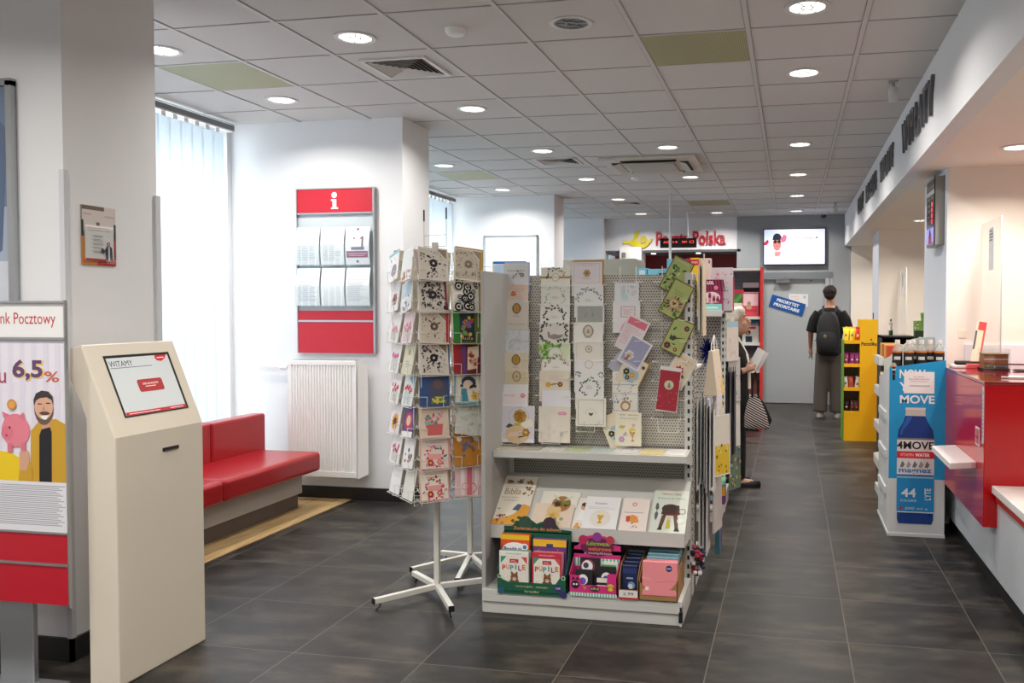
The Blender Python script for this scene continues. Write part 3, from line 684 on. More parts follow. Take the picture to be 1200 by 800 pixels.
# ---- bank sign on a post
def banksign():
    r = empty('advertising_stand', (-3.10, 2.9, 0), 0, 'advertising stand for a 6,5% bank offer with a piggy bank poster', 'advertising stand')
    X1 = .313; X0 = -.45; z = lambda v: v
    MB().box(-.03, .13, .008, .033, 0, .50, ALU).build('post', r, bevel=.004)
    MB().box(-.2, .26, -.15, .05, 0, .012, ALU).build('foot_plate', r)
    m = MB(); m.box(X0, X1, -.0, .008, 1.40, 1.535, P(240, 240, 240, .3)); p = Pr(m, (X0, -.0002, 1.40), (1, 0, 0), (0, 0, 1), X1-X0, .135)
    p.t('Bank Pocztowy', .945, .50, .44, (196, 46, 56), w=.40, anchor='r'); m.build('header_panel', r)
    m = MB(); m.box(X0, X1, -.0, .008, .63, 1.39, P(236, 232, 238, .25)); p = Pr(m, (X0, -.0002, .63), (1, 0, 0), (0, 0, 1), X1-X0, .76)
    # map photo px (x 0..78, y 404..617) onto the panel
    W = X1-X0
    def M(px, py): return (1-(78-px)*.0039/W*1.0, (618-py)/215.0)
    def poly(pts, c): p.poly([M(*q) for q in pts], c)
    def disc(x, y, rr, c, n=14): a, b_ = M(x, y); p.d(a, b_, rr*.0039/W, c, n)
    poly([(-60, 562), (78, 562), (78, 405), (-60, 405)], (234, 230, 240))
    for i in range(7): poly([(-20+i*14, 562), (-14+i*14, 562), (-12+i*14, 405), (-18+i*14, 405)], (226, 222, 236))
    a, b_ = M(33, 437); p.t('6,5', a+.006, b_-.004, .115, (238, 196, 110), w=.20, bold=.05); p.t('6,5', a, b_, .11, (98, 70, 112), w=.185, bold=.03)
    a, b_ = M(62, 444); p.t('%', a, b_, .055, (206, 96, 66), w=.09, bold=.01); a, b_ = M(7, 446); p.t('u', a, b_, .055, (176, 60, 100), anchor='r')
    a, b_ = M(-6, 446); p.t('Lokata d', a-.03, b_, .055, (176, 60, 100), w=.3, anchor='r')
    poly([(-60, 562), (40, 562), (30, 540), (10, 530), (-60, 524)], (240, 206, 30))
    # man
    jk = (206, 160, 46)
    poly([(34, 562), (36, 505), (46, 494), (66, 491), (78, 497), (78, 562)], jk); poly([(45, 562), (46, 510), (50, 500), (58, 498), (61, 506), (60, 562)], (30, 30, 36))
    poly([(49, 503), (48, 488), (60, 486), (60, 500)], (206, 156, 130))
    p.d(M(52, 480)[0], M(52, 480)[1], 11.5*.0039/W, (112, 86, 74), 20, ry=16.5*.0039/W); p.d(M(52, 477)[0], M(52, 477)[1], 11.2*.0039/W, (222, 174, 148), 20, ry=13.5*.0039/W)
    poly([(46, 485), (50, 483), (56, 483), (60, 485), (56, 487), (50, 487)], (96, 70, 60)); poly([(48, 488), (58, 487), (55, 492), (51, 492)], (246, 244, 240))
    poly([(40.5, 478), (40, 470), (43, 463), (50, 459.5), (58, 460.5), (63, 466), (63.5, 476), (61.5, 470), (56, 467), (48, 468), (43, 471)], (62, 54, 54)); p.r(M(45, 474)[0], M(45, 475.2)[1], M(50, 474)[0], M(50, 474)[1], (60, 44, 40)); p.r(M(55, 474)[0], M(55, 474.2)[1], M(60, 474)[0], M(60, 473)[1], (60, 44, 40)); poly([(52, 476), (54, 482), (50.5, 482)], (200, 146, 122))
    poly([(20, 562), (22, 548), (32, 536), (37, 545), (37, 562)], jk); poly([(22, 550), (22, 530), (26, 526), (33, 528), (34, 540), (30, 550)], (216, 166, 138))
    # piggy bank
    disc(18, 505, 17, (232, 132, 148), 22); disc(8, 508, 7.5, (226, 120, 138)); poly([(4, 492), (2, 484), (12, 488)], (226, 120, 138)); poly([(22, 490), (28, 484), (30, 494)], (226, 120, 138)); disc(11, 502, 1.2, (50, 30, 36)); disc(7, 511, 1.2, (150, 60, 76)); poly([(8, 520), (8, 530), (14, 530), (14, 520)], (222, 116, 134)); poly([(24, 520), (24, 528), (30, 528), (30, 518)], (222, 116, 134)); disc(14, 476, 5.5, (206, 138, 60)); disc(14, 476, 4, (226, 166, 86))
    poly([(-60, 618), (78, 618), (78, 562), (-60, 562)], (232, 232, 238))
    for i in range(22): y_ = 566+i*2.1; poly([(-58, y_+.8), (76-(i*7 % 11), y_+.8), (76-(i*7 % 11), y_), (-58, y_)], (150, 150, 162)); p.k -= 1
    m.build('poster', r)
    MB().box(X0, X1, -.004, .008, .34, .495, SIGNR).box(X0, X1, -.004, .008, .505, .625, SIGNR).build('red_panel', r)
    MB().box(X0, X1+.004, -.008, .008, .495, .505, ALU).box(X0, X1+.004, -.008, .008, .622, .63, ALU).box(X0, X1+.004, -.008, .008, 1.39, 1.40, ALU).box(X0, X1+.004, -.008, .008, 1.535, 1.543, ALU).box(X1, X1+.006, -.006, .008, .33, 1.545, ALU).build('frame', r)
banksign()
# ================================================================= CARDS: designs
CW = (238, 236, 230); GOLD = (186, 142, 64); LG = (120, 140, 96); DG = (52, 66, 52); PINK = (226, 150, 164)
def cmesh(name, w, h, base, design, t=.003, env=None, seed=0, hid=0.0):
    """card: front face looks to local -y, origin bottom centre; env = envelope colour showing behind"""
    m = MB(); rn = random.Random(seed)
    m.box(-w/2, w/2, -t, 0, 0, h, P(*base))
    if env: m.box(-w/2+.006, w/2+.008, .0003, .0018, .004, h+.008, P(*env))
    p = Pr(m, (-w/2, -t, h*hid), (1, 0, 0), (0, 0, 1), w, h*(1-hid))
    if design: design(p, rn)
    return m.build(name)
def d_script(txt, c, fl=None):
    def f(p, rn):
        p.t(txt, .5, .62, .12, c, w=.7)
        if fl: p.wreath(.6, .3, .16, fl, 9, 0, 180, .1, rn); p.flower(.75, .4, .09, fl[0])
        p.lines(.3, .45, .7, 2, .05, (190, 186, 180), .2)
    return f
def d_wreath(cs, y=.42, r=.33, a0=0, a1=360, n=26, c=(170, 160, 140), band=None, l=.09, corners=False):
    def f(p, rn):
        if band: p.r(0, y-.05, 1, y+.05, band); p.d(.5, y, .13, CW); p.o(.5, y, .13, .015, GOLD)
        p.wreath(.5, y, r, cs, n, a0, a1, l, rn); p.lines(.38, y+.05, .62, 3, .05, c, .25)
        if corners:
            for x in (.1, .9): p.wreath(x, .88, .07, cs, 9, 0, 360, .07, rn)
    return f
def d_medal(c1, c2, y=.62, r=.17, wd=None, fig=None):
    def f(p, rn):
        if wd: p.r(0, 0, 1, .97, wd)
        p.d(.5, y, r, c1, 24, ry=r*1.25); p.d(.5, y, r*.78, c2, 20, ry=r); p.o(.5, y, r*1.1, .012, (150, 140, 130))
        p.poly([(.5-r*.35, y-r*.6), (.5+r*.35, y-r*.6), (.5+r*.18, y+r*.35), (.5, y+r*.7), (.5-r*.18, y+r*.35)], fig or GOLD); p.lines(.36, .25, .64, 2, .06, (170, 160, 150), .25)
    return f
def d_frame(c, inner=None, y=.5):
    def f(p, rn):
        p.fr(.07, .06, .93, .94, .012, c)
        if inner: inner(p, rn)
    return f
def i_heart(p, rn):
    for i in range(15): a = R_(180*i/14); p.poly([(.5+.14*math.cos(a), .45+.14*math.sin(a)), (.5+.155*math.cos(a+.05), .45+.155*math.sin(a+.05)), (.5+.24*math.cos(a), .45+.24*math.sin(a))], (170, 160, 150)); p.k -= 1
    p.k += 1; p.poly([(.5, .36), (.42, .44), (.44, .49), (.5, .46), (.56, .49), (.58, .44)], (110, 74, 74)); p.wreath(.5, .25, .28, [(150, 140, 126)], 9, 200, 340, .05, rn)
def i_ring(p, rn): p.o(.5, .6, .12, .02, (150, 132, 104)); p.o(.5, .6, .085, .01, (190, 176, 150)); p.d(.5, .6, .04, (178, 160, 130))
def d_text(y0=.8, n=8, c=(170, 165, 160), extra=None):
    def f(p, rn):
        p.lines(.15, y0, .85, n, .07, c, .2, rn.randint(0, 99))
        if extra: extra(p, rn)
    return f
def d_chalice(bgc=None):
    def f(p, rn):
        if bgc: p.d(.55, .45, .35, bgc)
        p.t('W dniu', .5, .93, .045, (130, 110, 110), w=.7); p.t('Pierwszej', .5, .82, .07, (150, 160, 130), w=.6)
        p.d(.65, .45, .13, (226, 200, 90)); p.poly([(.56, .42), (.76, .42), (.7, .3), (.67, .22), (.74, .14), (.58, .14), (.65, .22), (.61, .3)], (190, 140, 60)); p.flower(.25, .2, .12, (196, 160, 206)); p.flower(.4, .35, .08, (220, 190, 220)); p.flower(.7, .62, .07, (226, 180, 200)); p.poly([(.12, .55), (.3, .52), (.4, .6), (.22, .62)], (190, 180, 90)); p.leaf(.3, .3, .9, .2, .03, (150, 180, 110))
    return f
def d_lace(bgc=(214, 206, 194), fg=(40, 38, 38), n=60, corner=True, side=None, rr=(.012, .035)):
    def f(p, rn):
        p.r(.06, .05, .94, .95, bgc); p.dots(.08, .08, .92, .9, n, [fg, fg, (110, 104, 98)], rr[0], rr[1], rn)
        p.flower(.5, .52, .14, fg, bgc, 8)
        for i in range(5): p.leaf(rn.uniform(.15, .8), rn.uniform(.1, .85), rn.uniform(0, 6), .16, .03, fg)
        if corner: p.poly([(.62, .95), (.94, .95), (.94, .66)], (150, 132, 106)); p.poly([(.58, .95), (.62, .95), (.94, .66), (.94, .62)], (236, 232, 224))
        if side: p.r(.9, .05, .98, .95, side)
    return f
def d_circles(p, rn):
    p.r(.05, .04, .9, .96, (232, 228, 220)); p.r(.88, .04, .96, .96, (176, 140, 60))
    for i in range(26):
        x, y, r = rn.uniform(.12, .8), rn.uniform(.1, .9), rn.choice((.06, .08, .11, .14)); p.d(x, y, r, (24, 22, 22)); p.d(x, y, r*.62, (226, 222, 214)); p.d(x, y, r*.34, (24, 22, 22))
def d_photo(cs, bgc, name=None, border=None):
    def f(p, rn):
        if border: p.r(.0, .0, 1, 1, border); p.r(.07, .05, .93, .95, bgc)
        else: p.r(0.04, .03, .96, .97, bgc)
        for i in range(12): p.d(rn.uniform(.2, .8), rn.uniform(.15, .7), rn.uniform(.06, .16), rn.choice(cs), n=9)
        if name: p.t(name, .5, .84, .1, cs[0], w=.7)
    return f
def d_tulips(c, bgc=(238, 236, 236), top=None):
    def f(p, rn):
        p.r(.03, .02, .97, .98, bgc)
        if top: p.poly([(.2, .98), (.97, .98), (.97, .6)], top)
        for i in range(7):
            x = .18+.1*i+rn.uniform(-.03, .03); y = rn.uniform(.3, .55); p.poly([(x-.06, y), (x+.06, y), (x+.07, y+.14), (x+.02, y+.08), (x, y+.16), (x-.03, y+.08), (x-.07, y+.14)], c); p.r(x-.01, .06, x+.01, y, (110, 140, 90)); p.k -= 1
        p.k += 2
    return f
def d_sun(p, rn):
    p.r(.02, .02, .98, .98, (232, 228, 232))
    for i in range(14): p.leaf(.5, .38, i*.45, .36, .07, (226, 160, 40))
    p.d(.5, .38, .16, (90, 50, 30))
def d_bag(p, rn):
    p.r(.04, .03, .96, .97, (222, 200, 180)); p.poly([(.25, .08), (.75, .08), (.8, .42), (.2, .42)], (206, 96, 96)); p.dots(.2, .42, .8, .78, 26, [(206, 90, 110), (120, 130, 120), (150, 170, 160), (226, 150, 160)], .03, .07, rn)
def d_garland(bgc, cs):
    def f(p, rn): p.fr(.0, .0, 1, 1, .04, (220, 160, 150)); p.t('Z najlepszymi', .5, .8, .05, (120, 100, 100), w=.6); p.t('życzeniami', .5, .7, .06, (120, 100, 100), w=.5); p.wreath(.5, .36, .3, cs, 26, 0, 360, .12, rn); p.flower(.35, .2, .12, cs[0]); p.flower(.66, .22, .1, cs[1]); p.poly([(.3, .3), (.7, .3), (.74, .46), (.26, .46)], (232, 160, 156))
    return f
def d_owl(p, rn):
    p.r(.03, .03, .97, .97, (186, 124, 40)); p.d(.2, .82, .09, (236, 226, 200)); p.d(.82, .82, .1, (236, 226, 200)); p.dots(.3, .3, .7, .75, 14, [(120, 120, 150), (150, 90, 60), (90, 110, 140)], .04, .08, rn)
def d_stripes(p, rn):
    p.r(.03, .03, .97, .97, (228, 190, 190)); p.r(.2, .03, .34, .97, (240, 230, 226)); p.r(.42, .03, .6, .97, (206, 110, 124)); p.r(.7, .03, .8, .97, (240, 226, 226)); p.o(.62, .25, .16, .03, (214, 110, 110)); p.o(.35, .3, .12, .03, (230, 150, 150))
def d_hat(p, rn):
    p.r(.0, .0, 1, 1, (96, 160, 176)); p.poly([(.03, .05), (.5, .05), (.2, .9), (.06, .9)], (214, 206, 190)); p.r(.12, .08, .96, .88, (226, 216, 196)); p.d(.5, .68, .26, (44, 62, 84), ry=.2); p.r(.2, .52, .78, .6, (44, 62, 84)); p.d(.48, .58, .18, (222, 200, 176)); p.poly([(.2, .08), (.5, .08), (.42, .48), (.24, .48)], (70, 140, 160)); p.flower(.72, .26, .14, (236, 190, 80), (180, 110, 40)); p.dots(.6, .1, .9, .4, 8, [(120, 90, 60), (226, 180, 90)], .02, .04, rn); p.leaf(.5, .48, .6, .32, .05, (40, 44, 54))
def d_green(p, rn):
    p.r(0, 0, 1, 1, (40, 128, 52)); p.r(.22, .03, .74, .97, (40, 44, 56)); p.r(.76, .03, .95, .97, (96, 110, 44)); p.dots(.26, .1, .7, .85, 22, [(206, 190, 60), (90, 110, 190), (190, 70, 60), (120, 150, 90)], .04, .08, rn); p.t('AUTA', .48, .12, .07, (230, 200, 60), w=.4)
def d_red(p, rn):
    p.r(0, .9, 1, 1, (226, 150, 40)); p.r(0, 0, .14, .9, (170, 30, 40)); p.r(.14, 0, .3, .9, (150, 40, 50)); p.r(.3, 0, .42, .9, (96, 60, 130)); p.r(.42, 0, 1, .9, (110, 30, 40)); p.poly([(.46, .1), (.8, .16), (.9, .86), (.5, .8)], (226, 206, 180)); p.dots(.55, .25, .78, .7, 9, [(190, 80, 60), (206, 150, 120)], .05, .09, rn)
def d_blue(p, rn):
    p.r(0, 0, 1, 1, (44, 78, 132)); p.r(.25, .05, .96, .95, (60, 76, 118)); p.d(.62, .52, .3, (70, 74, 96)); p.d(.62, .68, .17, (104, 84, 80)); p.poly([(.4, .12), (.9, .12), (.8, .3), (.5, .3)], (206, 190, 70)); p.dots(.35, .1, .9, .25, 9, [(70, 120, 60), (226, 206, 90)], .03, .06, rn)
def d_leaves(cs, n=30, circ=True):
    def f(p, rn):
        for i in range(n): p.leaf(rn.uniform(.02, .8), rn.uniform(.05, .9), rn.uniform(0, 6.3), .2, .045, rn.choice(cs))
        if circ: p.d(.5, .3, .26, (226, 230, 216)); p.o(.5, .3, .24, .012, (130, 140, 110)); p.t('50', .5, .3, .12, (120, 130, 100), w=.16)
    return f
def d_green_tag(kind):
    def f(p, rn):
        p.r(0, 0, 1, 1, (122, 96, 46)); p.r(.05, .03, .95, .97, (176, 190, 118)); 
        if kind == 0:
            for i in range(26): p.leaf(rn.uniform(.1, .75), rn.uniform(.08, .8), rn.uniform(0, 6.3), .24, .05, rn.choice([(70, 110, 50), (110, 150, 70), (206, 214, 160), (50, 86, 44)]))
            p.t('NATURA', .5, .9, .04, (236, 230, 200), w=.6)
        elif kind == 1:
            for i in range(14): p.leaf(.5+.2*math.cos(i*.45), .38+.1*math.sin(i*.45), i*.45, .22, .05, rn.choice([(190, 110, 110), (206, 150, 130), (120, 60, 70)]))
            p.d(.5, .38, .16, (206, 206, 150)); p.poly([(.5, .32), (.40, .40), (.44, .44), (.5, .41), (.56, .44), (.60, .40)], (160, 50, 50)); p.t('Życzenia', .5, .72, .05, (90, 120, 60), w=.5); p.t('dla Ciebie', .5, .65, .04, (90, 120, 60), w=.4); p.dots(.08, .05, .3, .3, 8, [(90, 130, 60)], .03, .06, rn); p.dots(.7, .05, .95, .25, 8, [(90, 130, 60)], .03, .06, rn)
        else:
            p.flower(.74, .8, .13, (120, 50, 76), (200, 120, 130)); p.flower(.25, .16, .16, (110, 44, 66), (180, 100, 110)); p.flower(.66, .14, .1, (140, 80, 60)); p.poly([(.2, .35), (.4, .34), (.5, .42), (.9, .56), (.5, .46), (.36, .5), (.28, .44), (.2, .5)], (70, 66, 48)); p.leaf(.2, .6, 1.2, .25, .04, (60, 90, 44)); p.leaf(.4, .25, .2, .2, .03, (70, 100, 50)); p.o(.6, .6, .04, .01, (160, 120, 60))
    return f
def d_crimson(p, rn):
    p.r(0.02, .02, .98, .92, (168, 40, 58)); p.d(.5, .6, .25, (120, 80, 60)); p.d(.5, .6, .22, (212, 200, 170)); p.poly([(.42, .54), (.5, .68), (.6, .56), (.54, .53)], (130, 134, 124)); p.dots(.1, .08, .9, .45, 16, [(206, 120, 130), (226, 190, 190)], .008, .02, rn); p.r(0, .92, 1, 1, (232, 228, 226))
def d_poinset(p, rn):
    p.r(.04, .03, .96, .97, (228, 214, 190)); p.t('Wesołych', .55, .84, .07, (206, 150, 70), w=.6); p.t('Świąt', .55, .74, .07, (206, 150, 70), w=.35)
    for i in range(7): p.leaf(.45, .5, i*.9, .22, .06, (196, 36, 40))
    p.leaf(.6, .4, -.3, .25, .05, (70, 100, 50))
def d_goldbag(p, rn):
    p.r(.02, .1, .98, .98, (214, 210, 220)); p.o(.55, .68, .3, .012, (190, 180, 160)); p.flower(.58, .72, .2, (196, 150, 60), (170, 110, 40), 8); p.poly([(.16, .42), (.26, .52), (.42, .46), (.36, .36)], (60, 78, 78)); p.poly([(.58, .5), (.9, .66), (.98, .46), (.7, .38)], (232, 226, 206)); p.flower(.5, .42, .14, (206, 180, 90)); p.d(.5, .22, .36, (216, 190, 150), ry=.26); p.poly([(.2, .15), (.6, .2), (.52, .3), (.3, .28)], (226, 200, 180)); p.flower(.76, .28, .12, (170, 120, 60)); p.leaf(.5, .14, .2, .25, .02, (40, 44, 60))
def d_pinktop(p, rn): p.r(.08, .74, .92, .94, (226, 120, 140)); p.lines(.1, .66, .9, 9, .06, (226, 190, 196), .4); p.dots(.1, .1, .9, .6, 12, [(232, 196, 204)], .03, .06, rn)
def d_lilac(p, rn): p.r(.08, .06, .92, .94, (160, 160, 190)); p.flower(.35, .35, .2, (232, 226, 226), (220, 180, 90)); p.poly([(.22, .12), (.34, .1), (.4, .34), (.3, .34)], (170, 110, 90)); p.r(.08, .06, .92, .14, (190, 190, 206))
def d_corner(p, rn): p.r(.04, .04, .96, .96, (228, 216, 192)); [p.flower(x, y, .08, (120, 84, 50), (90, 60, 40)) for x, y in ((.14, .88), (.86, .82))]; p.d(.5, .45, .34, (170, 190, 200)); p.flower(.28, .48, .14, (60, 70, 60)); p.flower(.56, .45, .13, (226, 170, 90)); p.flower(.42, .32, .1, (70, 90, 70))
def d_pinkframe(p, rn): p.r(.3, .5, .82, .84, (150, 120, 130)); p.r(.32, .515, .80, .825, (236, 222, 224)); p.t('W dniu Chrztu', .56, .74, .04, (190, 110, 120), w=.4); p.poly([(.25, .05), (.8, .05), (.8, .3), (.5, .4), (.35, .25)], (232, 180, 190)); p.lines(.4, .68, .72, 3, .05, (200, 160, 166), .3)
def d_bluecol(p, rn): [p.r(.3+.05*i, .25, .32+.05*i, .85, (170, 190, 206)) for i in range(3)]; p.d(.42, .2, .14, (190, 220, 228)); p.dots(.55, .3, .9, .85, 16, [(190, 200, 210), (206, 196, 190)], .02, .04, rn)
def d_orangetext(p, rn): p.r(.06, .1, .94, .92, (226, 204, 190)); p.lines(.5, .8, .86, 4, .09, (206, 160, 130), .3); p.flower(.4, .42, .1, (206, 110, 60)); p.r(.28, .3, .52, .34, (196, 100, 60)); p.t('Życzenia', .6, .9, .06, (190, 150, 120), w=.5)
def d_goose(p, rn):
    for i in range(46): a = i*.14; p.leaf(.5+.42*math.copysign(abs(math.cos(a))**.5, math.cos(a)), .52+.42*math.copysign(abs(math.sin(a))**.5, math.sin(a)), rn.uniform(0, 6), .09, .026, rn.choice([(64, 78, 56), (90, 100, 74), (44, 54, 44)]))
    p.poly([(.3, .3), (.5, .22), (.7, .26), (.82, .44), (.66, .4), (.5, .46), (.36, .36), (.34, .54), (.30, .58), (.28, .5)], (150, 140, 134))
def d_palelabel(p, rn): p.d(.45, .62, .2, (228, 220, 206)); p.o(.45, .6, .3, .012, (222, 216, 204)); p.poly([(.6, .82), (.66, .86), (.84, .86), (.9, .82), (.86, .77), (.64, .77)], (226, 150, 176)); p.t('Chrzest', .75, .815, .03, (240, 225, 230), w=.16); p.dots(.1, .05, .9, .4, 20, [(226, 220, 210), (218, 212, 202)], .03, .06, rn)
# ================================================================= GONDOLA 1
GX0, GX1, GYP = -1.50, -.50, 4.47
pegm = peg_mat('pegboard', (196, 192, 182), (92, 88, 82), pitch=.0140, r=.26)
def gondola():
    r = empty('display_gondola', (-1.0, 4.62, 0), 0, 'pale grey two-sided shop shelving unit with perforated card panel in the middle of the room', 'display shelving')
    X0, Y0 = r.location.x, r.location.y
    def B(name, *a, m=SHELFW, bev=.002):
        b = MB(); b.box(a[0]-X0, a[1]-X0, a[2]-Y0, a[3]-Y0, a[4], a[5], m); return b.build(name, r, bevel=bev)
    B('perforated_panel', GX0, -.53, GYP, GYP+.02, .80, 1.69, m=pegm, bev=0)
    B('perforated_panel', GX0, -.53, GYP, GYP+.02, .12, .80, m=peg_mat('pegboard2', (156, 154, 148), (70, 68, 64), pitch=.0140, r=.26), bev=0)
    b = MB()
    for z in (.95, 1.1, 1.25, 1.4): b.box(GX0-X0, -.53-X0, GYP-.0015-Y0, GYP-Y0, z-.0012, z+.0012, mat((110, 108, 104), .6))
    b.build('panel_seams', r)
    B('end_panel', -1.508, -1.488, 4.08, 4.66, .0, 1.70, m=mat((172, 172, 170), .5))
    # slotted upright on the right
    u = MB(); u.box(-.535-X0, -.50-X0, 4.44-Y0, 4.50-Y0, 0, 1.70, SHELFW).box(-.50-X0, -.498-X0, 4.45-Y0, 4.49-Y0, .02, 1.69, SHELFW)
    for i in range(33): z = .12+i*.0475; u.box(-.519-X0, -.508-X0, 4.4385-Y0, 4.4402-Y0, z, z+.022, BLACK); u.box(-.4985-X0, -.4972-X0, 4.462-Y0, 4.478-Y0, z, z+.022, BLACK)
    u.build('upright', r)
    B('upright', -1.50, -1.465, 4.455, 4.50, 0, 1.695)
    # top shelf (flat) with lip
    s = MB(); s.box(-1.485-X0, -.495-X0, 4.20-Y0, 4.455-Y0, .775, .787, SHELFW).box(-1.485-X0, -.495-X0, 4.195-Y0, 4.203-Y0, .757, .791, SHELFW)
    for x in (-1.484, -.499): s.prism([(4.20-Y0, .757), (4.455-Y0, .70), (4.455-Y0, .787), (4.20-Y0, .787)], x-X0, x-X0+.003, SHELFW, 'x')
    s.build('shelf', r)
    # sloping book shelf
    s = MB(); s.prism([(4.165-Y0, .352), (4.17-Y0, .352), (4.18-Y0, .40), (4.45-Y0, .618), (4.45-Y0, .63), (4.17-Y0, .405), (4.165-Y0, .405)], -1.498-X0, -.50-X0, SHELFW, 'x')
    s.box(-1.53-X0, -.50-X0, 4.163-Y0, 4.167-Y0, .352, .42, SHELFW)
    for x in (-1.499, -.503): s.prism([(4.17-Y0, .352), (4.455-Y0, .33), (4.455-Y0, .622), (4.17-Y0, .40)], x-X0, x-X0+.003, SHELFW, 'x')
    s.build('sloping_shelf', r)
    # back plate behind the sloping shelf
    B('base_shelf', -1.50, -.50, 4.06, 4.46, .095, .12)
    k = MB(); k.box(-1.50-X0, -.50-X0, 4.072-Y0, 4.09-Y0, 0, .095, SHELFW).box(-1.50-X0, -.50-X0, 4.06-Y0, 4.072-Y0, .06, .095, SHELFW).box(-.512-X0, -.50-X0, 4.06-Y0, 5.16-Y0, 0, .095, SHELFW)
    k.build('kick_plate', r, bevel=.002)
    MB().box(-.515-X0, -.497-X0, 4.056-Y0, 4.075-Y0, .02, .07, BLACK).build('corner_clip', r)
    B('base_shelf', -1.50, -.50, 4.66, 5.16, .095, .12)
    B('perforated_panel', -1.50, -.50, 4.62, 4.64, .12, 1.68, m=pegm, bev=0)
    B('upright', -.535, -.50, 4.60, 4.66, 0, 1.70)
    # the end facing the aisle: a strip of hook rails
    B('end_rail', -.50, -.49, 4.50, 4.60, .12, 1.66, m=pegm, bev=0)
    for z in (.5, .85, 1.18): B('shelf', -1.49, -.505, 4.66, 5.05, z, z+.015)
    return r
gondola()
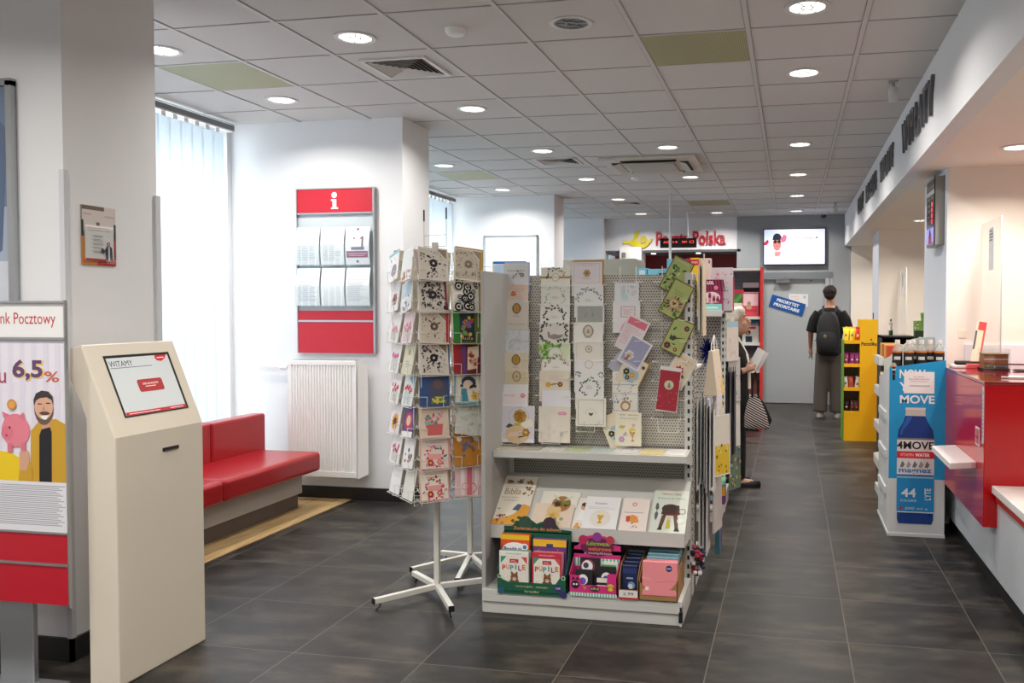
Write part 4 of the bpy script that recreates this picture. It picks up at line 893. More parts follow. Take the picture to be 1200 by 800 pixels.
# wire card racks on the panel
MPP = 4.45/FPX
def xz(px, py, Y): v = at(px, py, Y=Y); return v.x, v.z
COLS = [
 # x0, x1 (px) then tiers: (top px, bottom px visible, design, base, env, label, extra hidden px, dx px)
 (590, 619, 'leftmost card column', [
  (309, 331, d_script('Pamiątka', (110, 100, 90), [(120, 130, 120), (170, 160, 120)]), (214, 216, 220), (186, 196, 222), 'white card with grey script and a small blossom, top of the leftmost card column', 0),
  (332, 352.5, d_orangetext, (226, 214, 206), None, 'peach card with orange text and a small orange motif, leftmost column', 0),
  (353, 375, d_medal((96, 76, 50), (198, 150, 70)), (226, 218, 206), None, 'beige card with an upright gold and brown oval medallion, leftmost column', 1),
  (375, 387, d_script('Chrzest', (150, 130, 100)), (224, 216, 202), None, 'beige card showing faint script, above the pale blue-white card', 0),
  (387, 413, d_leaves([(200, 208, 214), (214, 218, 220)], 26, False), (222, 224, 228), (206, 204, 210), 'pale blue-white card with faint lilies, widest of the leftmost column', -1),
  (413, 435, d_medal((110, 104, 80), (196, 150, 50)), (224, 212, 188), None, 'cream card with a round grey frame and gold figure, leftmost column', 0),
  (435, 450, d_medal((150, 130, 90), (210, 190, 150)), (216, 202, 170), None, 'olive-beige card with a small arch and praying figure, leftmost column', 1),
  (450, 460, None, (232, 230, 232), None, 'blank white envelope edge above the pink-print card, leftmost column', 0),
  (460, 475, lambda p, rn: (p.r(.05, .1, .95, .95, (236, 224, 226)), p.t('Roczek', .3, .8, .13, (226, 120, 140), w=.4), p.flower(.82, .8, .1, (230, 140, 160))), (236, 232, 234), None, 'white card with pink lettering at the top, leftmost column', -2),
 ]),
 (634, 668, 'second card column', [
  (313.5, 334.5, d_wreath([(70, 90, 80), (206, 170, 110), (120, 130, 90)], .45, .3, 0, 180, 18, band=(176, 132, 50)), (232, 230, 222), None, 'cream card with a gold ribbon band and leaf crown, top of the second column', 0),
  (334.5, 356, d_wreath([(130, 166, 140), (170, 196, 170), (206, 190, 196)], .35, .32), (226, 226, 216), None, 'cream card with a pale green ring wreath, second column', 0),
  (356, 378, d_wreath([(40, 52, 46), (90, 100, 74), (120, 120, 90)], .3, .33, -20, 200, 20, l=.12), (234, 232, 228), None, 'white card with dark leaves in an open arch, second column', -1),
  (378, 402, d_goose, (226, 222, 214), None, 'card with a grey swan framed by dark foliage, second column', -2),
  (402, 421, d_leaves([(120, 170, 60), (150, 196, 90), (90, 140, 50)], 34, True), (216, 226, 190), None, 'card covered with bright green leaves round a pale disc, second column', 0),
  (421, 434, d_wreath([(170, 120, 80), (120, 130, 90), (206, 160, 120)], .3, .36, 10, 170, 22), (234, 232, 226), None, 'white card with an orange-brown leaf arch, second column', 1),
  (434, 457, lambda p, rn: (p.t('Pamiątka', .55, .72, .07, (196, 186, 166), w=.5), p.lines(.3, .6, .75, 2, .05, (200, 190, 176), .3), p.flower(.3, .28, .09, (226, 170, 60)), p.flower(.7, .3, .09, (130, 80, 70)), p.leaf(.35, .26, .2, .3, .03, (150, 150, 90))), (226, 214, 194), None, 'beige card with two small blossoms along its lower edge, second column', -2),
  (457, 476, None, (230, 230, 234), None, 'blank white card, second column from the left', 1),
 ]),
 (673, 707, 'third card column', [
  (307, 333, d_frame((206, 180, 130), lambda p, rn: (p.t('Z okazji Chrztu', .5, .86, .04, (150, 140, 130), w=.6), p.flower(.5, .5, .12, (196, 160, 110), (150, 110, 60)), p.lines(.35, .3, .65, 2, .05, (200, 180, 170), .3))), (228, 222, 226), (176, 130, 46), 'cream card in a shiny gold envelope rising above the panel top', -3),
  (334, 358, d_wreath([(120, 140, 160), (160, 176, 190), (90, 110, 130), (150, 156, 130)], .25, .38, 0, 180, 30), (232, 232, 230), None, 'white card with a grey-blue leaf arch, third column', 0),
  (358, 378, lambda p, rn: (p.r(.05, .03, .95, .97, (164, 168, 162)), p.t('9', .45, .76, .09, (206, 200, 170), w=.06), p.leaf(.3, .3, 1, .2, .03, (146, 150, 144)), p.leaf(.6, .3, 1.6, .2, .03, (146, 150, 144))), (226, 226, 222), None, 'silver-grey card with a tiny numeral, third column', 2),
  (378, 400, d_medal((150, 134, 110), (214, 206, 190), .55, .17, fig=(170, 150, 120)), (234, 232, 226), None, 'white card with one round bronze medallion, third column', -1),
  (400, 422, d_frame((210, 200, 186), i_ring), (232, 228, 218), None, 'off-white card with a thin frame and a small double ring, third column', 0),
  (422, 434, lambda p, rn: p.o(.5, .6, .14, .02, (200, 170, 110)), (232, 230, 230), None, 'white card showing only the top of a gold ring, third column', 0),
  (434, 466, d_wreath([(76, 90, 70), (120, 130, 100), (96, 104, 80)], .38, .3, -60, 240, 30, corners=True), (230, 230, 228), None, 'white card with a grey-green wreath and sprigs in both top corners', 1),
 ]),
 (719, 748, 'fourth card column', [
  (331.5, 352.5, d_bluecol, (228, 230, 232), None, 'white card with thin blue columns, top of the fourth column', 1),
 ]),
]
def put_card(px0, px1, top, bot, Y, des, base, env, label, group, hidden=16, seed=0, roll=0, lean=3.0, t=.003, name='greeting_card', cat='card'):
    xa, zt = xz(px0, top, Y); xb, zb = xz(px1, bot+hidden, Y)
    w = xb-xa; h = zt-zb
    o = cmesh(name, w, h, base, des, t, env, seed, hidden/(hidden+bot-top))
    o.location = ((xa+xb)/2, Y, zb); o.rotation_euler = (R_(-lean), 0, 0)
    return tag(o, label, cat, group)
sd = 0
for ci, (a, b_, cn, tiers) in enumerate(COLS):
    n = len(tiers)
    for k, (tp, bt, des, base, env, lab, dx) in enumerate(tiers):
        Y = 4.452-.0125*k; sd += 1; zsh = 26 if (bt-tp) < 20 else 14
        put_card(a+dx, b_+dx*.5, tp, bt, Y, des, base, env, lab, 'greeting cards on the perforated panel', zsh, sd, lean=2.2)
# last cards of each column, fully seen
Z4 = 4.452-.0125*9
put_card(586, 626, 475, 519, 4.452-.0125*9, d_goldbag, (226, 224, 232), None, 'large bottom card of the leftmost column with gold flowers and letters', 'greeting cards on the perforated panel', 0, 71, lean=3)
put_card(631, 668, 476, 519, 4.452-.0125*8, d_palelabel, (226, 218, 204), None, 'large cream bottom card of the second column with a pink label', 'greeting cards on the perforated panel', 0, 72, lean=3)
put_card(675, 710, 466, 500, 4.452-.0125*7, d_frame((150, 140, 130), i_heart), (232, 228, 216), None, 'cream bottom card of the third column, framed, with a small heart', 'greeting cards on the perforated panel', 0, 73, lean=3)
G = 'greeting cards on the perforated panel'
put_card(718, 750, 353, 390, 4.435, d_pinkframe, (232, 230, 232), None, 'white card with a framed pink text and pink corner, fourth column', G, 0, 74)
put_card(717.5, 747.5, 435, 460, 4.405, lambda p, rn: (p.t('W DNIU ŚWIĘTA', .5, .86, .05, (150, 150, 130), w=.75), p.t('Pierwszej Komunii', .5, .72, .06, (160, 170, 140), w=.6), p.wreath(.5, .3, .3, [(150, 160, 120), (190, 170, 180)], 16, 0, 360, .1, rn), p.r(.03, .36, .97, .4, (170, 180, 190))), (228, 226, 214), None, 'cream communion card with green script, upper of two alike in the fourth column', G, 8, 75)
put_card(718, 748, 460, 482, 4.395, lambda p, rn: (p.fr(.02, .02, .98, .98, .02, (150, 160, 170)), p.dots(.08, .4, .92, .9, 18, [(150, 140, 120), (170, 160, 190)], .02, .05, rn), p.d(.5, .3, .2, (176, 140, 90)), p.d(.5, .28, .13, (226, 214, 190))), (226, 224, 216), None, 'blue-rimmed card with dotted blossoms round a brown arch, fourth column', G, 10, 76)
put_card(721, 751.5, 483, 523, 4.372, d_chalice(), (230, 224, 202), None, 'communion card with a golden chalice and lilac flowers, bottom of the fourth column', G, 0, 77)
def rolled(corners, Y, des, base, env, label, seed, t=.003):
    """tilted card: top-left, top-right, bottom-right-ish given as centre px, width px, height px, roll (deg, clockwise)"""
    cx_, cy_, wp, hp, roll = corners
    c = at(cx_, cy_, Y=Y); s = (at(cx_+10, cy_, Y=Y).x-at(cx_-10, cy_, Y=Y).x)/20
    w, h = wp*s, hp*s
    o = cmesh('greeting_card', w, h, base, des, t, env, seed)
    Rm = Euler((0, R_(roll), 0)).to_matrix()
    off = Rm @ Vector((0, 0, h/2)); o.location = (c.x-off.x, Y, c.z-off.z); o.rotation_euler = (0, R_(roll), 0)
    return tag(o, label, 'card', G)
rolled((741, 392, 27, 42, 26), 4.42, d_pinktop, (232, 222, 226), None, 'tilted card with a solid pink top band, fourth column', 81)
rolled((744, 413, 28, 36, 30), 4.405, d_lilac, (226, 226, 232), None, 'tilted lilac card with a white lily, fourth column', 82)
rolled((729, 424, 20, 30, 40), 4.435, None, (190, 190, 206), None, 'plain grey-lilac envelope sticking out beneath the tilted lilac card', 83)
rolled((740, 437, 28, 36, 26), 4.395+.015, d_corner, (226, 214, 188), (150, 112, 50), 'tilted beige card with brown corner flowers and a blue wreath, fourth column', 84)
rolled((722, 505, 27, 42, -22), 4.385, d_corner, (228, 218, 190), None, 'beige card with brown corner flowers, leaning left behind the chalice card', 85)
rolled((793, 323, 26, 42, 28), 4.445, d_green_tag(0), (122, 96, 46), None, 'highest of three brown-edged green cards, leafy print, at the right of the panel', 86, .004)
rolled((792.5, 351, 26, 44, 28), 4.43, d_green_tag(1), (122, 96, 46), None, 'green card with a heart flower, middle of three brown-edged ones', 87, .004)
rolled((794, 394, 26, 42, 26), 4.43, d_green_tag(2), (122, 96, 46), None, 'green card with a dark bird and plum flowers, lowest of three brown-edged ones', 88, .004)
rolled((797, 434, 26, 40, 30), 4.44, d_poinset, (232, 226, 216), None, 'white-rimmed christmas card with a red flower, behind the crimson card', 89)
rolled((783.5, 456, 25, 52, 7), 4.42, d_crimson, (226, 222, 220), None, 'crimson card with a round cream medallion at the right of the panel', 90, .006)
# wire pocket racks (one per column)
def wire_rack(x0p, x1p, rows, Yb, label):
    xa = at(x0p, 400, Y=Yb).x; xb = at(x1p, 400, Y=Yb).x; cx_ = (xa+xb)/2
    r = empty('wire_card_rack', (cx_, GYP, 0), 0, label, 'card rack', 'wire card racks on the perforated panel')
    hw = (xb-xa)/2+.008
    fz = [at(700, y, Y=Yb).z for y in rows]
    m = MB()
    m.tube([(-hw*.55, -.004, fz[0]+.08), (-hw*.55, -.004, fz[-1]-.03)], .0022, WIRE, 6); m.tube([(hw*.55, -.004, fz[0]+.08), (hw*.55, -.004, fz[-1]-.03)], .0022, WIRE, 6)
    m.build('back_wire', r)
    for k, z in enumerate(fz):
        y = -.030-.0125*k
        q = MB(); q.tube([(-hw, -.002, z), (-hw, y-.012, z-.004), (-hw*.6, y-.012, z-.004)], .0014, WIRE, 5); q.tube([(hw, -.002, z), (hw, y-.012, z-.004), (hw*.6, y-.012, z-.004)], .0014, WIRE, 5)
        q.tube([(-hw, -.002, z), (hw, -.002, z)], .0014, WIRE, 5)
        if k == len(fz)-1:
            for sx in (-1, 1): q.tube([(sx*hw*.6, y-.012, z-.004), (sx*hw*.55, y-.013, z-.07), (sx*hw*.55, -.004, z-.075)], .0014, WIRE, 5)
            q.tube([(-hw*.6, y-.012, z-.072), (hw*.6, y-.012, z-.072)], .0014, WIRE, 5)
        q.build('pocket_wire', r)
    return r
wire_rack(590, 620, (332, 353, 376, 398, 420, 440, 461, 480, 504), 4.44, 'white wire pocket rack of the leftmost card column')
wire_rack(634, 668, (334, 356, 378, 402, 421, 442, 462, 502), 4.44, 'white wire pocket rack of the second card column')
wire_rack(674, 708, (333, 356, 378, 400, 421, 443, 465, 487), 4.44, 'white wire pocket rack of the third card column')
wire_rack(720, 750, (330, 352, 376, 398, 421, 443, 465, 500), 4.44, 'white wire pocket rack of the fourth card column')
wire_rack(768, 804, (330, 352, 374, 398, 421, 443, 464, 485), 4.44, 'white wire pocket rack at the right, holding the green and crimson cards')
# flat cards on the shelf
for i, (a, b_, c, lab) in enumerate(((581, 607, (196, 186, 166), 'beige'), (609, 634, (176, 170, 158), 'grey-brown'), (636, 662, (206, 204, 196), 'pale grey'), (664, 690, (186, 196, 156), 'pale green'), (692, 716, (190, 200, 196), 'pale blue'), (719, 748, (206, 206, 204), 'off-white'), (751, 778, (214, 200, 150), 'pale yellow'), (780, 803, (226, 224, 220), 'white'))):
    v0 = at(a, 528, Y=4.3); v1 = at(b_, 528, Y=4.3); m = MB(); w = v1.x-v0.x; m.box(0, w, 0, .17, 0, .004, P(*c)); p = Pr(m, (0, 0, .004), (1, 0, 0), (0, 1, 0), w, .17); p.fr(.08, .08, .92, .92, .015, tuple(int(k*.85) for k in c)); p.wreath(.5, .5, .25, [tuple(int(k*.75) for k in c)], 12)
    o = m.build('greeting_card'); o.location = (v0.x, 4.235+.01*(i % 2), .787); o.rotation_euler = (0, 0, R_((i*37 % 7)-3)*.6)
    tag(o, '%s card lying flat on the shelf, number %s from the left end' % (lab, ('one', 'two', 'three', 'four', 'five', 'six', 'seven', 'eight')[i]), 'card', 'cards lying flat on the upper shelf')
# ---- books on the sloping shelf
def shelf_book(px0, px1, htop, des, base, label, up=0, t=.012, name='picture_book', cat='book', group='books on the sloping shelf', Yf=4.172, dz=0.0, seed=0):
    x0 = at(px0, 608, Y=4.18).x; x1 = at(px1, 608, Y=4.18).x
    m = MB(); w = x1-x0; h = htop
    ang = math.atan2(.225, .28)     # slope of the shelf
    m.box(-w/2, w/2, -t, 0, 0, h, P(*base)); m.box(-w/2+.002, w/2-.002, -t+.002, -.002, -.0005, h+.0005, P(226, 222, 214)); p = Pr(m, (-w/2, -t, 0), (1, 0, 0), (0, 0, 1), w, h)
    if des: des(p, random.Random(seed))
    o = m.build(name)
    # front face looks up and to the front: rotate about x so that local z follows the slope
    o.rotation_euler = (-(math.pi/2-ang)+0.0, 0, 0)
    o.location = ((x0+x1)/2, Yf+up*math.cos(ang), .4075+up*math.sin(ang)+dz+.0005)
    return tag(o, label, cat, group)
def b_biblia(p, rn):
    p.r(0, 0, 1, 1, (232, 224, 208)); p.t('Biblia', .36, .68, .13, (150, 110, 60), w=.5); p.t('Historie biblijne', .34, .55, .035, (130, 120, 110), w=.56); p.t('z opowiadaniami', .36, .49, .035, (130, 120, 110), w=.5)
    for x in (.2, .5, .8): p.d(x, .88, .1, (150, 110, 70), ry=.05); p.dots(x-.1, .84, x+.1, .93, 8, [(90, 120, 110), (190, 130, 60), (110, 70, 50)], .015, .035, rn)
    p.dots(.65, .6, .95, .78, 12, [(90, 96, 90), (150, 110, 70)], .02, .05, rn)
    p.poly([(0, 0), (1, 0), (1, .38), (.8, .42), (.6, .22), (.3, .12), (0, .1)], (222, 160, 60)); p.poly([(.5, .3), (.62, .42), (.76, .4), (.7, .28)], (80, 100, 130)); p.dots(.02, .02, .4, .2, 14, [(170, 70, 50), (196, 110, 70), (120, 60, 50)], .02, .05, rn); p.dots(.6, .02, .98, .15, 10, [(80, 110, 60), (60, 84, 50)], .03, .06, rn); p.r(.05, .3, .14, .32, (150, 140, 120)); p.r(.08, .77, .9, .775, (170, 160, 140))
def b_food(p, rn): p.d(.55, .2, .25, (170, 120, 70)); p.dots(.4, .1, .75, .3, 9, [(190, 60, 40), (110, 130, 60), (80, 50, 40)], .04, .08, rn); p.leaf(.5, .4, 2.4, .3, .03, (206, 214, 190)); p.leaf(.6, .4, .6, .3, .03, (206, 214, 190))
def b_peach(p, rn): p.r(0, 0, 1, 1, (228, 208, 188)); p.d(.5, .72, .18, (222, 190, 140)); p.flower(.5, .5, .18, (226, 190, 120), (206, 160, 70)); p.dots(.25, .1, .75, .42, 16, [(206, 196, 150), (150, 160, 110), (226, 206, 170)], .04, .08, rn)
def b_chalice(p, rn): p.t('Pamiątka', .45, .78, .09, (120, 130, 130), w=.36); p.lines(.1, .66, .9, 2, .045, (190, 186, 180), .25); p.d(.5, .32, .3, (226, 222, 214)); p.poly([(.4, .42), (.6, .42), (.55, .3), (.52, .24), (.58, .16), (.42, .16), (.48, .24), (.45, .3)], (206, 160, 60)); p.d(.5, .46, .06, (236, 220, 170))
def b_boy(p, rn): p.d(.35, .72, .17, (214, 160, 130)); p.d(.35, .79, .16, (70, 46, 40), ry=.1); p.poly([(.1, .3), (.6, .3), (.55, .6), (.2, .6)], (240, 238, 238)); p.dots(.1, .05, .5, .25, 8, [(190, 120, 60), (226, 170, 90)], .05, .09, rn)
def b_pink(p, rn): p.r(0, .0, 1, 1, (236, 222, 216)); p.d(.45, .82, .09, (206, 120, 90)); p.d(.45, .82, .06, (236, 214, 200)); p.r(.1, .55, .8, .57, (170, 150, 150)); p.poly([(.3, .3), (.4, .5), (.62, .44), (.7, .26), (.5, .24)], (226, 150, 70)); p.poly([(.22, .28), (.34, .26), (.36, .46), (.2, .44)], (190, 80, 50)); p.dots(.4, .05, .7, .24, 6, [(150, 130, 110)], .02, .04, rn)
def b_hist(p, rn):
    p.r(0, 0, 1, 1, (214, 220, 208)); p.t('· Historie z Biblii ·', .5, .91, .055, (170, 60, 50), w=.62); p.t('Bohaterowie dla chłopców', .5, .80, .05, (70, 140, 150), w=.76)
    p.d(.52, .56, .25, (70, 52, 50), 18, ry=.16); p.poly([(.27, .42), (.80, .42), (.76, .64), (.32, .64)], (70, 52, 50)); p.r(.33, .40, .74, .44, (120, 40, 44)); p.poly([(.30, .4), (.42, .4), (.34, .12), (.24, .12)], (96, 70, 62)); p.poly([(.62, .4), (.74, .4), (.80, .1), (.70, .1)], (96, 70, 62)); p.poly([(.2, .06), (.34, .06), (.34, .13), (.26, .13)], (56, 44, 44)); p.poly([(.68, .04), (.84, .04), (.8, .11), (.7, .11)], (56, 44, 44))
    p.leaf(.14, .5, -1.6, .34, .05, (90, 100, 104)); p.leaf(.14, .5, 1.6, .3, .05, (90, 100, 104)); p.o(.86, .5, .1, .02, (130, 110, 90)); p.poly([(.44, .1), (.56, .1), (.54, .3), (.46, .3)], (206, 190, 70)); p.d(.5, .34, .04, (226, 190, 150)); p.o(.84, .28, .1, .01, (240, 240, 236)); p.d(.84, .28, .08, (226, 230, 226))
shelf_book(577, 616, .315, b_biblia, (232, 224, 208), 'children\'s Bible lying at the left end of the sloping shelf', t=.018, seed=3)
shelf_book(626, 672, .10, b_food, (232, 228, 216), 'white card with a round brown motif, behind the peach card', up=.135, t=.006, name='greeting_card', cat='card', seed=4)
shelf_book(621, 668, .155, b_peach, (228, 208, 188), 'peach card with yellow flowers, right of the children\'s Bible', t=.006, name='greeting_card', cat='card', seed=5)
shelf_book(670, 700, .20, b_boy, (232, 228, 222), 'white book with a boy\'s head, half hidden by the chalice book', t=.006, seed=6)
shelf_book(681, 722, .20, b_chalice, (234, 234, 236), 'white book with a golden chalice in a grey disc', t=.008, dz=.009, seed=7)
shelf_book(726, 748, .215, lambda p, rn: p.r(.3, .9, .6, .93, (170, 150, 150)), (226, 226, 222), 'white card peeping out behind the pink-white book', t=.005, name='greeting_card', cat='card', seed=8)
shelf_book(725, 757, .20, b_pink, (236, 226, 222), 'pink-white book with an orange bow, right of the chalice book', t=.007, dz=.007, seed=9)
shelf_book(761, 803, .265, b_hist, (214, 220, 208), 'picture book with a big dark giant at the right end of the sloping shelf', t=.016, seed=10)
# ---- display boxes on the base shelf
ZB = .12
def boxdisplay():
    # green box with two stacks of PUPILE albums
    x0 = -1.415; w = .35; d = .105; yf = 4.052
    r = empty('counter_display_box', (x0+w/2, yf, ZB), 0, 'green cardboard display box of sticker books with PUPILE covers', 'display box', 'cardboard display boxes on the base shelf')
    G1 = (18, 92, 66); gm_ = P(*G1); m = MB(); t = .003
    m.box(-w/2, w/2, 0, d, 0, t, gm_); m.box(-w/2, w/2, d-t, d, 0, .275, gm_)
    m.prism([(0, 0), (d, 0), (d, .275), (d*.7, .26), (d*.4, .16), (0, .10)], -w/2, -w/2+t, gm_, 'x'); m.prism([(0, 0), (d, 0), (d, .275), (d*.7, .26), (d*.4, .16), (0, .10)], w/2-t, w/2, gm_, 'x')
    m.prism([(-w/2, -.012), (w/2, -.012), (w/2, .10), (w/2-.025, .09), (w/2-.055, .048), (-w/2+.05, .048), (-w/2+.02, .06), (-w/2, .10)], 0, t, gm_, 'y')
    p = Pr(m, (-w/2, -.0002, -.015), (1, 0, 0), (0, 0, 1), w, .12)
    p.t('· zwierzątki · naklejki ·', .5, .36, .10, (226, 206, 150), w=.52); p.t('kredki', .5, .17, .09, (226, 206, 150), w=.2); p.d(.88, .36, .055, (60, 44, 110)); p.t('9,99', .88, .36, .1, (240, 240, 240), w=.07); p.d(.96, .12, .05, (50, 44, 110)); p.d(.05, .15, .05, (40, 90, 120)); p.o(.96, .8, .03, .01, (210, 230, 210)); p.o(.03, .75, .03, .01, (210, 230, 210))
    m.build('tray', r)
    h = MB(); pts = [(-w/2+.0, .27), (w/2, .27), (w/2, .287), (w/2-.06, .292), (w/2-.085, .325), (w/2-.14, .33), (w/2-.18, .315), (-w/2+.14, .335), (-w/2+.07, .325), (-w/2+.04, .298), (-w/2+.0, .298)]
    h.prism(pts, d-t, d, P(14, 78, 56), 'y'); p = Pr(h, (-w/2, d-t-.0002, .25), (1, 0, 0), (0, 0, 1), w, .09)
    p.d(.32, .75, .1, (52, 84, 66)); p.d(.68, .75, .1, (64, 52, 60)); p.t('Zwierzaczki do zabawy', .5, .42, .22, (196, 130, 80), w=.72, bold=.03); h.build('header_card', r)
    def pup(x, lab, base, side, y=.006, z=.0):
        m = MB(); ww, hh, tt = .15, .195, .045
        m.box(-ww/2, ww/2, 0, .004, 0, hh, P(*base)); m.box(-ww/2, ww/2, .005, tt, 0, hh-.004, P(226, 224, 216))
        for i in range(6): m.box(-ww/2-.0004, ww/2+.0004, .008+i*.0062, .0095+i*.0062, 0, hh-.003, P(*side))
        p = Pr(m, (-ww/2, -.0002, 0), (1, 0, 0), (0, 0, 1), ww, hh)
        p.r(.06, .05, .94, .85, (238, 234, 222)); p.poly([(.05, .68), (.25, .86), (.05, .86)], (60, 160, 110)); p.poly([(.95, .68), (.75, .86), (.95, .86)], (226, 80, 90)); p.r(.0, .87, 1, 1, (240, 238, 230) if side[0] < 150 else (206, 50, 76)); p.t('NAKLEJKI', .5, .93, .04, (70, 130, 110) if side[0] < 150 else (240, 220, 220), w=.5)
        p.r(.36, .70, .66, .80, (196, 36, 60)); p.lines(.4, .755, .62, 2, .03, (240, 220, 220), .3)
        for i, (ch, c) in enumerate(zip('PUPILE', ((206, 50, 60), (226, 150, 40), (60, 150, 190), (90, 160, 80), (150, 80, 160), (226, 120, 60)))): p.t(ch, .16+.137*i, .59+.012*((i % 2)*2-1), .13, c, w=.115 if ch != 'I' else .04, bold=.03)
        p.d(.52, .20, .17, (120, 76, 50)); p.d(.52, .34, .13, (140, 90, 58)); p.poly([(.40, .40), (.42, .50), (.49, .44)], (120, 76, 50)); p.poly([(.64, .40), (.62, .50), (.55, .44)], (120, 76, 50)); p.d(.52, .30, .06, (226, 206, 180)); p.d(.47, .37, .018, (20, 16, 16)); p.d(.57, .37, .018, (20, 16, 16)); p.d(.52, .32, .018, (30, 20, 20)); p.dots(.1, .1, .9, .5, 14, [(90, 180, 150), (226, 110, 120), (226, 190, 80)], .008, .016)
        o = m.build('sticker_book'); o.location = (r.location.x+x, yf+y, ZB+.004+z); return tag(o, lab, 'book', 'sticker books in the green display box')
    pup(-.093, 'left stack of PUPILE books with green edging in the green box', (232, 230, 222), (60, 130, 100)); pup(.075, 'right stack of PUPILE books with red edging in the green box', (206, 50, 76), (196, 60, 80))
    def back(x, des, base, lab, ww=.15, z=.09):
        m = MB(); m.box(-ww/2, ww/2, 0, .03, 0, .175, P(*base)); p = Pr(m, (-ww/2, -.0002, 0), (1, 0, 0), (0, 0, 1), ww, .175); des(p, random.Random(4)); m.box(-ww/2, -ww/2+.0, 0, 0, 0, 0, P(*base))
        m.box(-ww/2+.01, ww/2-.01, .005, .025, -z+.004, 0, P(*base))
        o = m.build('activity_book'); o.location = (r.location.x+x, yf+.062, ZB+z); tag(o, lab, 'book', 'activity books in the green display box')
    def d1(p, rn): p.r(.0, .86, 1, 1, (240, 196, 40)); p.r(0, 0, 1, .86, (222, 84, 36)); p.d(.5, .6, .42, (240, 240, 240), ry=.22); p.t('Bawię się', .47, .58, .15, (30, 50, 130), w=.7, bold=.03); p.d(.84, .66, .12, (240, 240, 244)); p.d(.84, .66, .07, (90, 120, 170)); p.flower(.8, .3, .15, (60, 140, 60))
    def d2(p, rn): p.r(0, .8, 1, 1, (240, 190, 40)); p.r(0, 0, 1, .8, (110, 60, 130)); p.t('Nalepki', .5, .45, .15, (240, 200, 60), w=.7, bold=.03); p.r(.4, .76, .6, .88, (50, 60, 110)); p.dots(.1, .6, .9, .75, 8, [(70, 150, 90), (226, 90, 70)], .02, .04, rn)
    back(-.105, d1, (222, 84, 36), 'orange and yellow activity book at the back left of the green box'); back(.075, d2, (110, 60, 130), 'purple and yellow activity book at the back right of the green box', .17, .075)
    # pink box of small items
    x0 = -1.05; w = .236; d = .10
    r2 = empty('counter_display_box', (x0+w/2, yf, ZB), 0, 'bright pink display box of small fuzzy colouring books with a header', 'display box', 'cardboard display boxes on the base shelf')
    pk = P(214, 50, 128); m = MB(); m.box(-w/2, w/2, 0, d, 0, t, pk); m.box(-w/2, w/2, d-t, d, 0, .20, pk)
    for x in (-w/2, w/2-t): m.prism([(0, 0), (d, 0), (d, .17), (0, .105)], x, x+t, pk, 'x')
    m.prism([(-w/2, 0), (w/2, 0), (w/2, .115), (w/2-.045, .115), (w/2-.05, .055), (-w/2+.06, .055), (-w/2+.05, .10), (-w/2, .10)], 0, t, pk, 'y')
    p = Pr(m, (-w/2, -.0002, 0), (1, 0, 0), (0, 0, 1), w, .11)
    for i in range(17): p.r(i/17, 0, (i+.5)/17, .16, (90, 190, 160)); p.k -= 1; p.r((i+.5)/17, 0, (i+1)/17, .16, (232, 232, 226)); p.k -= 1
    p.d(.13, .5, .085, (24, 18, 22)); p.poly([(.05, .7), (.08, .86), (.13, .74)], (24, 18, 22)); p.poly([(.21, .7), (.18, .86), (.13, .74)], (24, 18, 22)); p.d(.10, .52, .022, (236, 236, 236)); p.d(.16, .52, .022, (236, 236, 236)); p.d(.87, .45, .075, (232, 190, 70)); p.d(.8, .42, .03, (150, 90, 50)); p.d(.94, .42, .03, (150, 90, 50)); p.d(.85, .48, .012, (20, 20, 20)); p.d(.9, .48, .012, (20, 20, 20)); p.d(.54, .36, .11, (60, 40, 80), ry=.06); p.t('6,99 zł', .54, .36, .12, (240, 210, 60), w=.17, bold=.02); p.dots(.28, .3, .42, .5, 5, [(226, 60, 60), (240, 200, 70)], .01, .02)
    m.build('tray', r2)
    h = MB(); h.prism([(-w/2, .18), (w/2, .18), (w/2, .225), (w/2-.05, .23), (w/2-.075, .27), (-.02, .275), (-w/2+.05, .265), (-w/2+.02, .22), (-w/2, .215)], d-t, d, pk, 'y')
    p = Pr(h, (-w/2, d-t-.0002, .115), (1, 0, 0), (0, 0, 1), w, .165)
    for i in range(13): p.r(i/13, 0.02, (i+.5)/13, .27, (90, 190, 160)); p.k -= 1; p.r((i+.5)/13, .02, (i+1)/13, .27, (232, 232, 226)); p.k -= 1
    p.k += 1; p.d(.5, .62, .36, (110, 30, 80), ry=.2); p.t('Kolorowanki', .52, .72, .13, (150, 200, 70), w=.5, bold=.02); p.t('welurowe', .55, .56, .12, (226, 120, 50), w=.5, bold=.02); p.t('z motylkiem', .52, .42, .08, (236, 220, 226), w=.6); p.d(.2, .82, .1, (190, 40, 90)); p.d(.5, .92, .1, (150, 60, 150)); p.d(.78, .84, .09, (190, 60, 80)); h.build('header_card', r2)
    def small(x, y, z, ww, hh, des, base, lab):
        m = MB(); m.box(-ww/2, ww/2, 0, .012, 0, hh, P(*base)); p = Pr(m, (-ww/2, -.0002, 0), (1, 0, 0), (0, 0, 1), ww, hh); des(p, random.Random(2)); o = m.build('colouring_book'); o.location = (r2.location.x+x, yf+y, ZB+.004+z); o.rotation_euler = (R_(-8), 0, 0); tag(o, lab, 'book', 'small books in the pink display box')
    def blk(c): return lambda p, rn: (p.r(.05, .1, .95, .9, (22, 20, 24)), p.d(.45, .6, .3, (236, 236, 236)), p.d(.45, .55, .2, c), p.dots(.1, .1, .9, .4, 6, [(236, 236, 236)], .02, .05, rn))
